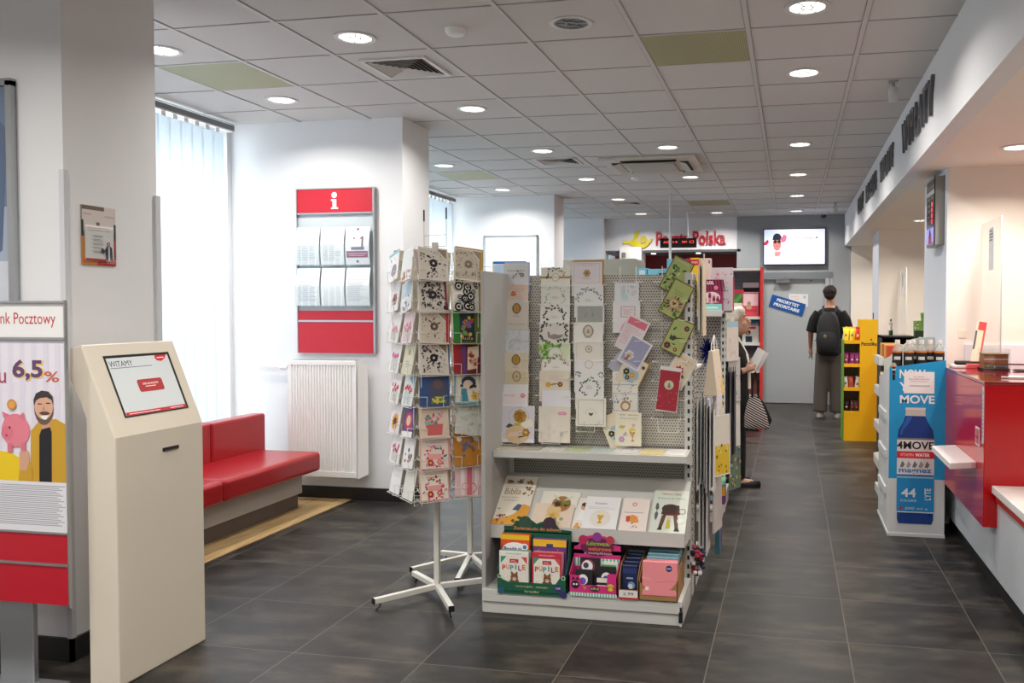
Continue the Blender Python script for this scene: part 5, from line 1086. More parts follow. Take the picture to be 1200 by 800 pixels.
    small(-.05, .008, 0, .085, .12, blk((120, 90, 190)), (30, 26, 30), 'black book with a purple bird face, front left in the pink box'); small(-.03, .05, 0, .10, .165, lambda p, rn: (p.d(.35, .75, .3, (236, 236, 236)), p.d(.3, .78, .14, (60, 60, 90)), p.o(.4, .75, .34, .03, (180, 60, 90))), (34, 24, 30), 'taller black book behind the purple bird book in the pink box')
    small(.058, .008, 0, .085, .085, lambda p, rn: (p.r(.03, .1, .97, .6, (236, 236, 230)), p.t('kot', .3, .35, .2, (60, 120, 90), w=.3), p.r(0, .75, 1, 1, (226, 224, 216))), (28, 28, 28), 'low black and white book, front right in the pink box'); small(.06, .04, 0, .085, .13, blk((90, 90, 160)), (26, 24, 30), 'black book with white dots in the middle right of the pink box')
    small(.06, .07, 0, .09, .145, lambda p, rn: (p.r(.0, .0, 1, .95, (226, 226, 216)), p.r(.1, .72, .9, .9, (70, 170, 90)), p.r(.0, .5, 1, .62, (40, 40, 40))), (236, 234, 226), 'white and green book at the back right of the pink box')
    # brown box with dark blue packs
    kr = (164, 124, 76)
    def kraft(x0, w, d, hb, hf, lab, cut=None):
        rr = empty('cardboard_tray', (x0+w/2, yf, ZB), 0, lab, 'cardboard box', 'brown cardboard trays on the base shelf'); m = MB(); km = mat(kr, .8)
        m.box(-w/2, w/2, 0, d, 0, t, km); m.box(-w/2, w/2, d-t, d, 0, hb, km)
        for x in (-w/2, w/2-t): m.prism([(0, 0), (d, 0), (d, hb), (d*.3, hb*.9), (0, hf)], x, x+t, km, 'x')
        if cut: m.prism([(-w/2, 0), (w/2, 0), (w/2, hf), (w/2-.03, hf*.62), (w/2-.06, hf*.5), (-w/2+.06, hf*.38), (-w/2+.0, hf*.9)], 0, t, km, 'y')
        else: m.box(-w/2, w/2, 0, t, 0, hf*.45, km)
        m.build('tray', rr); return rr, m
    r3, _ = kraft(-.805, .095, .24, .175, .10, 'narrow brown cardboard tray of navy tissue packs')
    m = MB(); m.box(-.046, .046, -.0025, -.0005, .0, .042, P(232, 228, 224)); p = Pr(m, (-.05, -.0025, 0), (1, 0, 0), (0, 0, 1), .1, .042); p.r(0, .0, 1, .22, (206, 40, 50)); p.t('2,99', .5, .6, .4, (30, 30, 30), w=.5); m.build('price_label', r3)
    def pack(cx_, y, z, w, h, th, base, des, lab, name='tissue_pack', cat='tissue pack', group=None, lean=-6):
        m = MB(); m.box(-w/2, w/2, 0, th, 0, h, mat(base, .3)); p = Pr(m, (-w/2, -.0002, 0), (1, 0, 0), (0, 0, 1), w, h)
        if des: des(p, random.Random(5))
        o = m.build(name, bevel=min(th*.25, .006)); o.location = (cx_, yf+y, ZB+.004+z); o.rotation_euler = (R_(lean), 0, 0); return tag(o, lab, cat, group)
    def navy(p, rn): p.r(.1, .72, .9, .88, (30, 50, 110)); p.d(.6, .35, .22, (120, 150, 190)); p.d(.55, .32, .14, (206, 220, 236)); p.r(.3, .55, .7, .6, (150, 170, 200))
    for i in range(4): pack(-.7575, .03+i*.045, 0, .082, .15+.006*i, .035, (22, 34, 74), navy, 'navy tissue pack in the narrow brown tray, %s from the front' % ('first', 'second', 'third', 'rearmost')[i], group='navy packs in the narrow tray')
    pack(-.7575, .213, .0, .082, .17, .018, (110, 150, 180), None, 'light blue pack standing behind the navy packs in the narrow tray')
    r4, _ = kraft(-.705, .185, .27, .165, .10, 'wide brown cardboard tray with a cut-down front, full of paper napkins', cut=True)
    def nap(p, rn): p.d(.76, .80, .09, (40, 50, 110)); p.r(.7, .79, .82, .81, (226, 226, 236)); p.poly([(.0, .55), (.25, .5), (.3, .46), (.0, .48)], (236, 160, 162)); p.poly([(.4, .42), (1, .47), (1, .44), (.4, .38)], (226, 130, 138)); p.r(.1, .16, .2, .26, (240, 226, 226))
    pack(-.607, -.004, .02, .17, .165, .04, (236, 142, 148), nap, 'pink napkin pack at the front of the wide brown tray', 'napkin_pack', 'napkins', 'napkin packs in the wide tray', -7)
    for i, c in enumerate(((226, 132, 142), (120, 164, 176), (110, 156, 172), (126, 170, 180), (104, 150, 160))):
        pack(-.607, .05+i*.037, .0, .16, .175+.007*i, .03, c, None, ('second pink napkin pack, behind the front one', 'first light blue napkin pack behind the pink ones', 'second light blue napkin pack behind the pink ones', 'third light blue napkin pack behind the pink ones', 'rearmost teal napkin pack in the wide tray')[i], 'napkin_pack', 'napkins', 'napkin packs in the wide tray', -6)
boxdisplay()
# bow-shaped hair accessory on the corner
r = MB(); rn = random.Random(9)
for zc in (.27, .20):
    for i in range(26):
        a, b_ = rn.uniform(0, 6.28), rn.uniform(-1, 1); s_ = math.sqrt(1-b_*b_); c = Vector((.028*s_*math.cos(a), .028*s_*math.sin(a), .034*b_))+Vector((0, 0, zc))
        r.ell(c, (.012, .010, .011), mat(rn.choice([(150, 40, 60), (30, 34, 70), (226, 222, 226), (30, 30, 40)]), .7), 8, 5)
r.tube([(0, 0, .18), (0, 0, .34), (-.01, 0, .36)], .0015, CHROME, 5)
o = r.build('hair_bow'); o.location = (-.45, 4.30, .02); tag(o, 'red, navy and white patterned fabric bow hanging at the aisle corner of the shelving', 'hair bow')
# ================================================================= SPINNING CARD RACKS
def spinner(cx_, cy_, rz, arms, label, hw=.185, head=False):
    r = empty('card_spinner', (cx_, cy_, 0), 0, label, 'card rack', 'spinning wire card racks')
    W = WIRE
    MB().box(-.014, .014, -.014, .014, .05, 1.86, W).build('pole', r, bevel=.002)
    hub = Vector((0, 0, .055))
    for (x, y) in arms:
        e = Vector((x-cx_, y-cy_, .045)); d = e-hub; L = Vector((d.x, d.y, 0)).length; a = math.atan2(d.y, d.x)
        m = MB(Matrix.Rotation(a, 4, 'Z')); m.box(.0, L, -.014, .014, .035, .062, W); leg = m.build('leg', r, bevel=.002)
        m = MB(Matrix.Rotation(a, 4, 'Z')); m.box(L, L+.004, -.0145, .0145, .034, .063, BLACK); m.tube([(L-.03, 0, .036), (L-.035, 0, .018), (L-.02, 0, .006), (L-.01, 0, .004)], .004, BLACK, 6); m.build('foot_cap', leg)
    Q = Matrix.Rotation(rz, 4, 'Z')
    c = MB(Q); z0, z1 = .545, 1.71
    rows = [z0+.158*i for i in range(8)]
    for a in range(4):
        c.T = Q @ Matrix.Rotation(math.pi/2*a, 4, 'Z')
        for x in (-hw, -.004, hw-.004): c.tube([(x, -hw+.03, z0-.02), (x, -hw+.03, z1+.06)], .0021, W, 5)
        for z in rows:
            c.tube([(-hw, -hw+.03, z+.0), (hw, -hw+.03, z)], .0021, W, 5)
            for sx in (-1, 1):
                xm = sx*hw*.5; w2 = hw*.43
                c.tube([(xm-w2, -hw+.03, z+.02), (xm-w2, -hw-.022, z-.0), (xm+w2, -hw-.022, z-.0), (xm+w2, -hw+.03, z+.02)], .0019, W, 5)
                for q in (-.55, .55): c.tube([(xm+q*w2, -hw-.022, z), (xm+q*w2, -hw-.026, z+.055)], .0017, W, 5)
                c.tube([(xm-.55*w2, -hw-.026, z+.055), (xm-w2, -hw+.0, z+.055), (xm-w2, -hw+.03, z+.07)], .0017, W, 5); c.tube([(xm+.55*w2, -hw-.026, z+.055), (xm+w2, -hw+.0, z+.055), (xm+w2, -hw+.03, z+.07)], .0017, W, 5)
    c.T = Q
    for z in (z0-.02, z1+.06):
        c.tube([(-hw, -hw+.03, z), (0, 0, z), (hw, hw-.03, z)], .002, W, 5); c.tube([(-hw, hw-.03, z), (0, 0, z), (hw, -hw+.03, z)], .002, W, 5)
    c.build('wire_cage', r)
    if head:
        h = MB(); h.tube([(-.062, 0, 1.84), (-.062, 0, 2.03)], .0022, W, 5).tube([(.062, 0, 1.84), (.062, 0, 2.04)], .0022, W, 5).tube([(-.062, 0, 1.895), (.062, 0, 1.90)], .0022, W, 5).tube([(-.062, 0, 1.84), (.062, 0, 1.84)], .0022, W, 5).tube([(-.062, 0, 1.97), (-.062, 0, 2.03)], .004, BLACK, 6).tube([(.062, 0, 1.98), (.062, 0, 2.04)], .004, BLACK, 6); h.build('header_frame', r)
    return r, Q
arms1 = [at(x, y, Z=.045) for x, y in ((438, 705), (529, 714), (584, 678), (485, 672))]
S1 = (-1.826, 4.27); RZ1 = R_(46)
spinner(S1[0], S1[1], RZ1, [(v.x, v.y) for v in arms1], 'front white wire card spinner on a cross foot, left of the shelving', head=True)
arms2 = [at(x, y, Z=.045) for x, y in ((482, 668), (517, 648), (596, 648), (576, 673), (536, 681))]
S2 = (-1.86, 4.84); RZ2 = R_(38)
spinner(S2[0], S2[1], RZ2, [(v.x, v.y+.0) for v in arms2], 'rear white wire card spinner, mostly hidden behind the front one')
def spin_card(S, rz, side, col, row, w, h, base, des, label, group, env=None, roll=0, lean=11, t=.004, hw=.185, dz=0, name='greeting_card', cat='card', seed=1, flat=0):
    o = cmesh(name, w, h, base, des, t, env, seed)
    Q = Matrix.Rotation(rz+math.pi/2*side, 4, 'Z'); x = (-1 if col == 0 else 1)*hw*.5
    loc = Q @ Vector((x, -hw-.012+flat, .545+.158*(7-row)+.004+dz))
    o.matrix_world = Matrix.Translation((S[0], S[1], 0)) @ Matrix.Translation(loc) @ Q @ Matrix.Rotation(R_(-lean), 4, 'X') @ Matrix.Rotation(R_(roll), 4, 'Y')
    return tag(o, label, cat, group)
GS = 'cards in the front card spinner'
wh = (236, 236, 238)
C_ = [((222, 214, 204), d_lace(n=50), 'white and black perforated lace card, top of the front spinner\'s middle column', None, 3),
      ((214, 206, 198), d_lace((200, 190, 180), (36, 34, 36), 90, False, (120, 36, 60), (.02, .05)), 'dense black and white patterned card with a wine-red edge, front spinner', None, 0),
      ((222, 212, 198), d_lace((214, 202, 184), (120, 100, 88), 40, True, (190, 40, 60), (.01, .02)), 'beige floral card with a bright red side, middle column of the front spinner', (190, 40, 60), 4),
      ((222, 214, 202), d_lace((216, 208, 196), (28, 26, 28), 70, True, None, (.015, .04)), 'black-dotted white card with a brown corner, fourth down the front spinner', (60, 110, 160), 2),
      ((44, 78, 132), d_blue, 'dark blue fairy-tale card with a yellow dress, front spinner', None, 4),
      ((222, 200, 180), d_bag, 'beige card with a bouquet in a coral bag, front spinner', None, 2),
      ((232, 214, 204), d_garland((232, 214, 204), [(200, 60, 70), (226, 130, 140), (100, 110, 100)]), 'pink-edged card with a flower garland, seventh down the middle column', (226, 160, 150), 3),
      ((236, 226, 210), d_garland((236, 226, 210), [(190, 40, 56), (206, 110, 120), (90, 96, 90)]), 'cream garland card at the bottom of the middle column of the front spinner', None, 1)]
D_ = [((222, 212, 194), d_lace((196, 184, 166), (150, 134, 116), 70, True, (176, 140, 60), (.015, .03)), 'taupe lace card with a gold edge, top right of the front spinner', (176, 140, 60), 6),
      ((232, 228, 220), d_circles, 'card with bold black rings, right column of the front spinner', None, 5),
      ((40, 128, 52), d_green, 'bright green children\'s card, right column of the front spinner', None, 3),
      ((170, 30, 40), d_red, 'red and purple children\'s card under the green one', (226, 150, 40), 3),
      ((96, 160, 176), d_hat, 'teal card with a lady in a navy hat, right column of the front spinner', None, 5),
      ((206, 206, 194), d_leaves([(170, 180, 150), (190, 190, 176)], 14, False), 'pale see-through wrapped card under the lady in a hat', None, 10),
      ((186, 124, 40), d_owl, 'ochre card with two white dots, right column of the front spinner', None, 2),
      ((228, 190, 190), d_stripes, 'pink striped card at the bottom of the front spinner\'s right column', None, 5)]
A_ = [(wh, lambda p, rn: (p.r(0, .9, 1, 1, (130, 190, 200)), p.d(.6, .35, .25, (150, 140, 150)), p.wreath(.5, .5, .3, [(170, 160, 170)], 10, rnd=rn)), 'blue-topped white card leaning at the far upper left of the front spinner', None, -14),
      (wh, lambda p, rn: (p.flower(.6, .4, .25, (170, 120, 100), (120, 70, 60)), p.wreath(.5, .5, .3, [(210, 190, 180)], 10, rnd=rn)), 'white card with a rust-brown flower, left side of the front spinner', None, -8),
      (wh, d_tulips((226, 150, 170)), 'white card with soft pink blooms, outer left side of the front spinner', None, 2),
      (wh, d_tulips((214, 100, 150)), 'white card with lilac-pink blooms low down, outer left side', None, 0),
      (wh, d_tulips((206, 40, 80)), 'white card with magenta tulips, outer left side of the front spinner', None, 0),
      (wh, d_sun, 'white card with an orange sunflower, outer left side', None, 0),
      (wh, d_tulips((190, 40, 110)), 'white card with purple-pink blooms beneath the sunflower', None, 0),
      (wh, None, 'blank white card at the lowest outer left pocket', None, 0)]
B_ = [(wh, lambda p, rn: (p.r(.05, .1, .95, .95, (226, 232, 232)), p.dots(.2, .05, .9, .3, 12, [(206, 130, 100), (150, 110, 90)], .05, .1, rn)), 'white card with an orange-brown lower edge, upper inner left side', None, -8),
      (wh, lambda p, rn: (p.r(.05, .5, .95, .95, (190, 210, 226)), p.dots(.2, .1, .8, .5, 12, [(80, 80, 110), (170, 110, 120), (150, 160, 190)], .04, .08, rn)), 'sky-blue and grey card leaning in the inner left side', None, -16),
      ((236, 214, 222), d_tulips((222, 130, 160), (238, 220, 226)), 'pink card with pink blooms, inner left side of the front spinner', None, -3),
      ((214, 212, 190), lambda p, rn: (p.flower(.5, .7, .12, (196, 170, 100)), p.lines(.3, .4, .7, 3, .08, (170, 170, 150), .3)), 'pale olive card with a tiny gold flower, inner left side', None, 0),
      (wh, d_tulips((200, 40, 60), (226, 232, 236), (140, 180, 190)), 'white card with red blooms and blue corner, inner left side', None, -2),
      ((96, 60, 130), lambda p, rn: (p.r(0, .5, 1, 1, (96, 60, 130)), p.d(.5, .5, .34, (190, 60, 60)), p.d(.5, .52, .2, (226, 190, 170)), p.r(0, 0, 1, .18, (236, 236, 236))), 'purple card with a round red picture, inner left side', None, -4),
      (wh, lambda p, rn: (p.dots(.2, .2, .8, .6, 12, [(160, 110, 90), (90, 60, 50)], .05, .1, rn)), 'white card with a brown bouquet, low on the inner left side', None, -6),
      ((226, 226, 220), None, 'plain off-white card in the lowest inner left pocket', None, 0)]
for i in range(8):
    b, de, la, en, ro = C_[i]; spin_card(S1, RZ1, 0, 0, i, .156, .166, b, de, la, GS, en, ro, seed=i+1)
    b, de, la, en, ro = D_[i]; spin_card(S1, RZ1, 0, 1, i, .156, .168, b, de, la, GS, en, ro, seed=i+11)
    b, de, la, en, ro = A_[i]; spin_card(S1, RZ1, -1, 0, i, .135, .160, b, de, la, GS, en, ro, seed=i+21)
    b, de, la, en, ro = B_[i]; spin_card(S1, RZ1, -1, 1, i, .135, .163, b, de, la, GS, en, ro, seed=i+31)
spin_card(S1, RZ1, 0, 0, 0, .13, .165, (214, 200, 196), d_lace((206, 190, 186), (110, 90, 96), 30, False), 'reddish lace card tucked behind the top middle one, turned left', GS, None, -8, seed=50, flat=.02)
spin_card(S1, RZ1, 0, 1, 4, .12, .16, (206, 204, 196), None, 'pale grey card tucked behind the lady in a hat, leaning right', GS, None, 10, seed=51, flat=.02)
bk0 = None
for side in (1, 2):
    for col in (0, 1):
        for i in range(8):
            if bk0 is None:
                bk0 = spin_card(S1, RZ1, side, col, i, .14, .17, (222, 218, 200), d_text(.8, 6, (196, 192, 176)), 'pale card on the far side of the front spinner, seen from behind through the wires', 'far-side cards of the front spinner')
            else:
                Q = Matrix.Rotation(RZ1+math.pi/2*side, 4, 'Z'); o = bk0.copy(); COL.objects.link(o)
                loc = Q @ Vector(((-1 if col == 0 else 1)*.0925, -.197, .549+.158*(7-i))); o.matrix_world = Matrix.Translation((S1[0], S1[1], 0)) @ Matrix.Translation(loc) @ Q @ Matrix.Rotation(R_(-11), 4, 'X')
k0 = None
for side in (-1, 0, 1):
    for col in (0, 1):
        for i in range(8):
            if i == 0 and side > -1: continue
            Q = Matrix.Rotation(RZ2+math.pi/2*side, 4, 'Z')
            if k0 is None:
                k0 = spin_card(S2, RZ2, side, col, i, .14, .17, (226, 222, 212), d_garland((226, 222, 212), [(150, 170, 150), (206, 180, 180)]), 'cellophane wrapped pale card in the rear spinner', 'cards in the rear card spinner'); continue
            o = k0.copy(); COL.objects.link(o); loc = Q @ Vector(((-1 if col == 0 else 1)*.0925, -.197, .549+.158*(7-i))); o.matrix_world = Matrix.Translation((S2[0], S2[1], 0)) @ Matrix.Translation(loc) @ Q @ Matrix.Rotation(R_(-11), 4, 'X')
# ================================================================= COUNTER SIDE
CR = mat((182, 4, 12), .16, coat=.12, spec=.4); CRT = mat((128, 4, 10), .1, coat=.6)
cw = mat((196, 202, 208), .4)
r = empty('service_counter', (1.5, 5.4, 0), 0, 'glossy red and white service counter along the right side', 'counter')
X0, Y0 = 1.5, 5.4
def cb(name, x0, x1, y0, y1, z0, z1, m, bev=.002):
    return MB().box(x0-X0, x1-X0, y0-Y0, y1-Y0, z0, z1, m).build(name, r, bevel=bev)
cb('base_panel', 1.07, 2.1, 2.2, 6.36, .09, .498, cw); cb('plinth', 1.09, 2.05, 2.22, 6.34, 0, .09, BLACK)
cb('front_block', 1.00, 1.95, 4.84, 6.40, .36, 1.115, CR, .004); cb('counter_top', .998, 1.96, 4.835, 6.405, 1.115, 1.13, CRT, .003)
m = MB(); m.box(-.002, 0, 0, .04, -.15, .15, P(200, 206, 214, .3)); p = Pr(m, (-.0021, .04, -.15), (0, -1, 0), (0, 0, 1), .04, .30); p.t('24h', .5, .9, .06, (60, 60, 70), w=.7); p.lines(.2, .75, .8, 10, .07, (110, 114, 120), .4); o = m.build('edge_sticker', r); o.location = (1.0-X0, 4.845-Y0, .95)
m = MB(); m.box(-.002, 0, 0, .10, -.05, .05, P(220, 220, 226, .4)); p = Pr(m, (-.0021, .10, -.05), (0, -1, 0), (0, 0, 1), .10, .10); [p.r(.1+.12*i, .1, .16+.12*i, .9, (190, 30, 50)) for i in range(7)]; p.r(.1, .4, .9, .5, (190, 30, 50)); o = m.build('sticker', r); o.location = (1.0-X0, 4.95-Y0, .82)
r = empty('low_counter', (1.5, 3.6, 0), 0, 'low white writing top with a red underside in front of the red counter block', 'counter'); X0, Y0 = 1.5, 3.6
cb('table_top', 1.04, 2.1, 2.2, 4.835, .545, .585, mat((232, 230, 226), .3), .003); cb('red_strip', 1.058, 2.0, 2.2, 4.83, .50, .545, mat((200, 50, 40), .4))
r = empty('wall_shelf', (1.0, 5.32, .676), 0, 'small white shelf sticking out of the red counter side', 'shelf')
MB().prism([(-.15, -.37), (0, -.30), (0, .31), (-.15, .245)], -.035, 0, mat((226, 224, 222), .35), 'z').build('board', r, bevel=.003)
MB().box(-.04, 0, -.05, .05, -.075, -.035, ALU).build('bracket', r)
# things on the red counter
o = at(1130, 431, Z=1.13)
r = empty('payment_terminal', (1.17, 5.72, 1.13), 0, 'brown and silver perspex box lying on the red counter, full of leaflets', 'leaflet box')
kr = mat((150, 92, 44), .5); acr3 = glass_mat('acrylic_box')
MB().box(0, .16, 0, .16, .002, .012, P(40, 38, 40)).build('base', r); m = MB(); m.box(.01, .15, .012, .15, .012, .10, kr); p = Pr(m, (.01, .0118, .012), (1, 0, 0), (0, 0, 1), .14, .088); p.r(0, .0, 1, .3, (70, 70, 76)); p.r(0, .62, 1, .7, (190, 190, 186)); p.dots(.05, .05, .95, .28, 12, [(180, 184, 180), (60, 60, 60)], .02, .04); p.r(.1, .4, .2, .55, (200, 60, 40)); m.build('leaflets', r)
m = MB(); m.box(.005, .155, .008, .155, .10, .104, P(120, 90, 60)).box(.0, .16, 0, .003, 0, .135, acr3).box(.0, .003, 0, .16, 0, .135, acr3).box(.157, .16, 0, .16, 0, .135, acr3).build('box', r)
r['label'] = 'small clear box of brown leaflets on the red counter'; r.name = 'leaflet_box'
r = empty('acrylic_stand', (1.16, 5.93, 1.13), R_(-4), 'leaning clear stand with a cream and red leaflet behind the small clear box', 'leaflet stand')
m = MB(Matrix.Rotation(R_(-12), 4, 'X') @ Matrix.Rotation(R_(10), 4, 'Y')); m.box(-.03, .03, 0, .004, .0, .31, P(232, 212, 186)); p = Pr(m, (-.03, -.0002, 0), (1, 0, 0), (0, 0, 1), .06, .31); p.r(.2, .82, 1, 1, (214, 70, 70)); p.r(.8, 0, 1, .82, (206, 90, 80)); p.r(0, .4, .2, .8, (90, 90, 96)); m.build('leaflet', r)
MB().box(-.05, .05, -.03, .05, 0, .006, acr3).build('foot', r)
r = empty('telephone', (1.06, 5.98, 1.13), 0, 'black telephone handset with a coiled cord on the red counter', 'telephone')
MB().box(-.03, .11, -.06, .08, 0, .02, P(226, 222, 220)).build('base', r, bevel=.004); MB().box(-.01, .14, -.05, .03, .02, .045, P(26, 24, 26)).build('handset', r, bevel=.008)
m = MB(); pts = [(.30+.03*math.cos(i*.9)+i*.0016, -.30+.03*math.sin(i*.9), .006+.004*math.sin(i*.9)) for i in range(60)]; m.tube(pts, .003, P(30, 28, 30), 5).build('coiled_cord', r)
o = MB().box(0, .09, 0, .05, 0, .03, P(226, 100, 106)).build('sticky_notes', bevel=.003); o.location = (1.11, 5.87+.02, 1.13); tag(o, 'pink block of sticky notes by the telephone', 'sticky notes')
m = MB(); m.tube([(0, 0, .006), (.15, -.02, .006)], .005, P(232, 232, 232), 8).tube([(.15, -.02, .006), (.19, -.025, .006)], .006, P(26, 30, 60), 8); o = m.build('pen'); o.location = (1.14, 5.10, 1.13); tag(o, 'white pen with a dark cap on the red counter top', 'pen')
m = MB(); m.box(0, .2, 0, .12, 0, .0015, P(236, 226, 226)); p = Pr(m, (0, 0, .0015), (1, 0, 0), (0, 1, 0), .2, .12); p.lines(.1, .8, .9, 5, .12, (206, 130, 140), .3); o = m.build('paper_slip'); o.location = (1.2, 5.2, 1.13); o.rotation_euler = (0, 0, R_(-15)); tag(o, 'loose white slip with pink print on the red counter top', 'paper')
# toy-topped green bottle at the right edge
r = empty('toy_bottle', (1.325, 5.13, 1.13), 0, 'green bottle topped by a colourful parrot toy, cut by the right edge', 'bottle')
MB().lathe([(.04, 0), (.043, .01), (.043, .07), (.038, .10), (.022, .135), (.018, .15), (.0005, .15)], mat((110, 150, 40), .3), 20).build('bottle_body', r); MB().lathe([(.0437, .02), (.0437, .062)], P(232, 228, 226), 20).build('label', r)
m = MB(); m.ell((0, 0, .17), (.035, .03, .03), P(50, 170, 190), 14, 8).ell((-.03, -.01, .165), (.02, .012, .012), P(60, 180, 110), 10, 6).ell((0, 0, .20), (.028, .024, .024), P(240, 200, 40), 14, 8).ell((-.035, 0, .198), (.02, .01, .01), P(60, 44, 30), 10, 6).ell((.01, 0, .225), (.018, .014, .014), P(40, 40, 44), 10, 6).build('parrot_toy', r)
# protective screens
def screen(x, y0, y1, z0, z1, lab, paper=None):
    r = empty('acrylic_screen', (x, (y0+y1)/2, z0), 0, lab, 'protective screen', 'clear screens over the counters')
    h = (y1-y0)/2; MB().box(-.003, .003, -h, h, 0, z1-z0, mat((226, 224, 218), .15, alpha=.28, key='scr')).build('panel', r)
    MB().box(-.004, .004, -h-.002, -h, 0, z1-z0, mat((200, 204, 204), .2)).build('polished_edge', r)
    MB().box(-.02, .02, -.05, .05, -.0, .02, ALU).build('clamp', r)
    if paper:
        m = MB(); m.box(-.0045, -.0035, -.07, .07, z1-z0-.33, z1-z0-.05, P(226, 228, 234)); p = Pr(m, (-.0046, .07, z1-z0-.33), (0, -1, 0), (0, 0, 1), .14, .28); p.lines(.1, .9, .9, paper, .07, (120, 120, 126), .5); m.build('notice', r)
screen(1.30, 5.85, 6.40, 1.13, 2.10, 'clear protective screen standing on the red counter at the right', 4)
screen(1.40, 8.85, 9.6, 1.12, 2.05, 'clear protective screen on the dark counter just behind the ticket display pier', 3)
screen(1.32, 10.6, 11.25, 1.12, 2.0, 'narrow clear protective screen with a dark notice, by the second counter pier', 8)
# second counter further back
r = empty('service_counter', (1.6, 9.2, 0), 0, 'dark edged service counter between the two cream piers', 'counter'); X0, Y0 = 1.6, 9.2
cb('base_panel', 1.12, 2.2, 7.47, 11.28, 0.0, 1.09, mat((200, 90, 30), .5)); cb('counter_top', 1.08, 2.25, 7.46, 11.29, 1.09, 1.12, P(44, 42, 42, .35))
m = MB(); m.box(-.004, 0, 0, .10, -.03, .13, P(236, 228, 210)); m.box(-.005, -.004, .045, .055, .07, .08, P(150, 140, 120)); 
o = MB().box(0, .05, -.004, 0, 0, .055, P(232, 224, 206)).build('light_switch'); o.location = (1.15, 6.42, 1.31); tag(o, 'cream light switch on the cream wall beside the first pier', 'switch')
o = MB().box(0, .42, -.02, 0, 0, .13, P(226, 226, 232)).build('cable_trunking'); o.location = (1.19, 6.42, 1.135); tag(o, 'white cable trunking on the cream wall above the red counter', 'trunking')
# ticket number display on the pier
r = empty('ticket_display', (1.065, 6.71, 2.21), 0, 'grey ticket number display with red figures on the side of the pier', 'display')
MB().box(-.065, 0, -.19, .19, -.24, .25, mat((150, 150, 146), .4, .3)).build('housing', r, bevel=.004)
m = MB(); m.box(-.068, -.065, -.175, .175, -.225, .235, P(24, 24, 26, .2)); p = Pr(m, (-.0682, .175, -.225), (0, -1, 0), (0, 0, 1), .35, .46)
p.r(.0, .86, 1, .92, (140, 140, 138)); p.r(.0, .77, 1, .84, (196, 196, 196)); p.t('NUMER', .3, .72, .04, (190, 190, 190), w=.3); p.t('STAN.', .75, .72, .04, (190, 190, 190), w=.25)
for i in range(4): p.t(('104', '209', '311', '057')[i], .32, .62-.09*i, .05, (170, 170, 170), w=.34); p.t(str((3, 5, 1, 2)[i]), .72, .62-.09*i, .06, mat((255, 30, 60), .4, emit=2.5, key='led'), w=.14, bold=.03)
p.r(.02, .02, .98, .25, mat((150, 150, 226), .4, emit=.7, key='scr2')); p.poly([(.3, .02), (.75, .02), (.7, .16), (.5, .22), (.34, .14)], mat((150, 40, 60), .4, emit=.4, key='scr2')); p.d(.5, .17, .1, mat((50, 30, 40), .4, key='scr2'))
m.build('screen', r)
MB().box(-.07, -.064, -.192, -.19, -.243, .253, P(30, 30, 30)).box(-.004, 0, -.192, -.19, -.243, .253, P(60, 60, 60)).build('edge_trim', r)
# ---- drink display stand
r = empty('drinks_stand', (.82, 6.3, 0), 0, 'blue and white cardboard drinks stand with a large bottle picture', 'display stand'); X0, Y0 = .82, 6.0
xa, xb = .645, 1.0
m = MB(); blue = P(30, 150, 206, .4); whc = P(206, 208, 208, .5)
m.prism([(xa-X0, .0), (xb-X0, .0), (xb-X0, .385), (xa-X0, .385)], -.3, -.294, whc, 'y'); m.prism([(xa-X0, .385), (xb-X0, .385), (xb-X0, 1.175), (xa-X0, 1.125)], -.3, -.294, blue, 'y')
p = Pr(m, (xa-X0, -.3002, 0), (1, 0, 0), (0, 0, 1), .355, 1.15)
wt = (232, 236, 238)
p.t('NOW', .41, .942, .052, wt, w=.46, bold=.025); p.t('YOU', .41, .868, .052, wt, w=.46, bold=.025); p.t('MOVE', .50, .795, .048, wt, w=.62, bold=.025)
p.r(.26, .83, .80, .955, (238, 234, 234)); p.t('MAŁY RABAT', .53, .925, .007, (200, 90, 100), w=.2); p.t('PRZY ZAKUPIE NA POCZCIE', .53, .912, .007, (90, 90, 90), w=.36); p.t('DRUGI NAPÓJ GRATIS', .53, .899, .008, (206, 40, 60), w=.32); p.r(.36, .872, .72, .876, (150, 150, 150))
def bt(pts, c): p.poly([((x-59)/90.0*1.0+.02*0, (745-y)/745*1.0*.975+.005) for x, y in pts], c)
# large bottle picture: coordinates in panel share
cx_ = .475
p.poly([(.30, .745), (.64, .745), (.65, .70), (.29, .70)], (196, 192, 184)); p.r(.29, .735, .65, .748, (210, 206, 200)); 
nv = (14, 56, 130)
p.poly([(.30, .70), (.64, .70), (.66, .69), (.70, .66), (.78, .62), (.80, .585), (.80, .10), (.77, .075), (.18, .075), (.155, .10), (.155, .585), (.17, .62), (.25, .66), (.28, .69)], nv)
p.poly([(.32, .695), (.42, .695), (.36, .66), (.26, .62), (.22, .585), (.20, .6), (.25, .645)], (40, 90, 176)); p.r(.16, .12, .2, .55, (30, 76, 160)); p.r(.70, .12, .76, .55, (8, 40, 100))
p.r(.145, .36, .81, .572, (214, 214, 214)); p.r(.145, .562, .81, .572, (120, 120, 124)); p.t('4MOVE', .475, .53, .045, (24, 22, 26), w=.66, bold=.025); p.r(.145, .455, .81, .495, (206, 30, 46)); p.t('VITAMIN', .32, .475, .018, (236, 200, 200), w=.24); p.t('WATER', .60, .475, .02, (240, 240, 240), w=.26, bold=.03)
for i in range(5): p.poly([(.2+.11*i, .405), (.25+.11*i, .40), (.29+.11*i, .42), (.24+.11*i, .44)], (150, 150, 150) if i % 2 else (110, 110, 114))
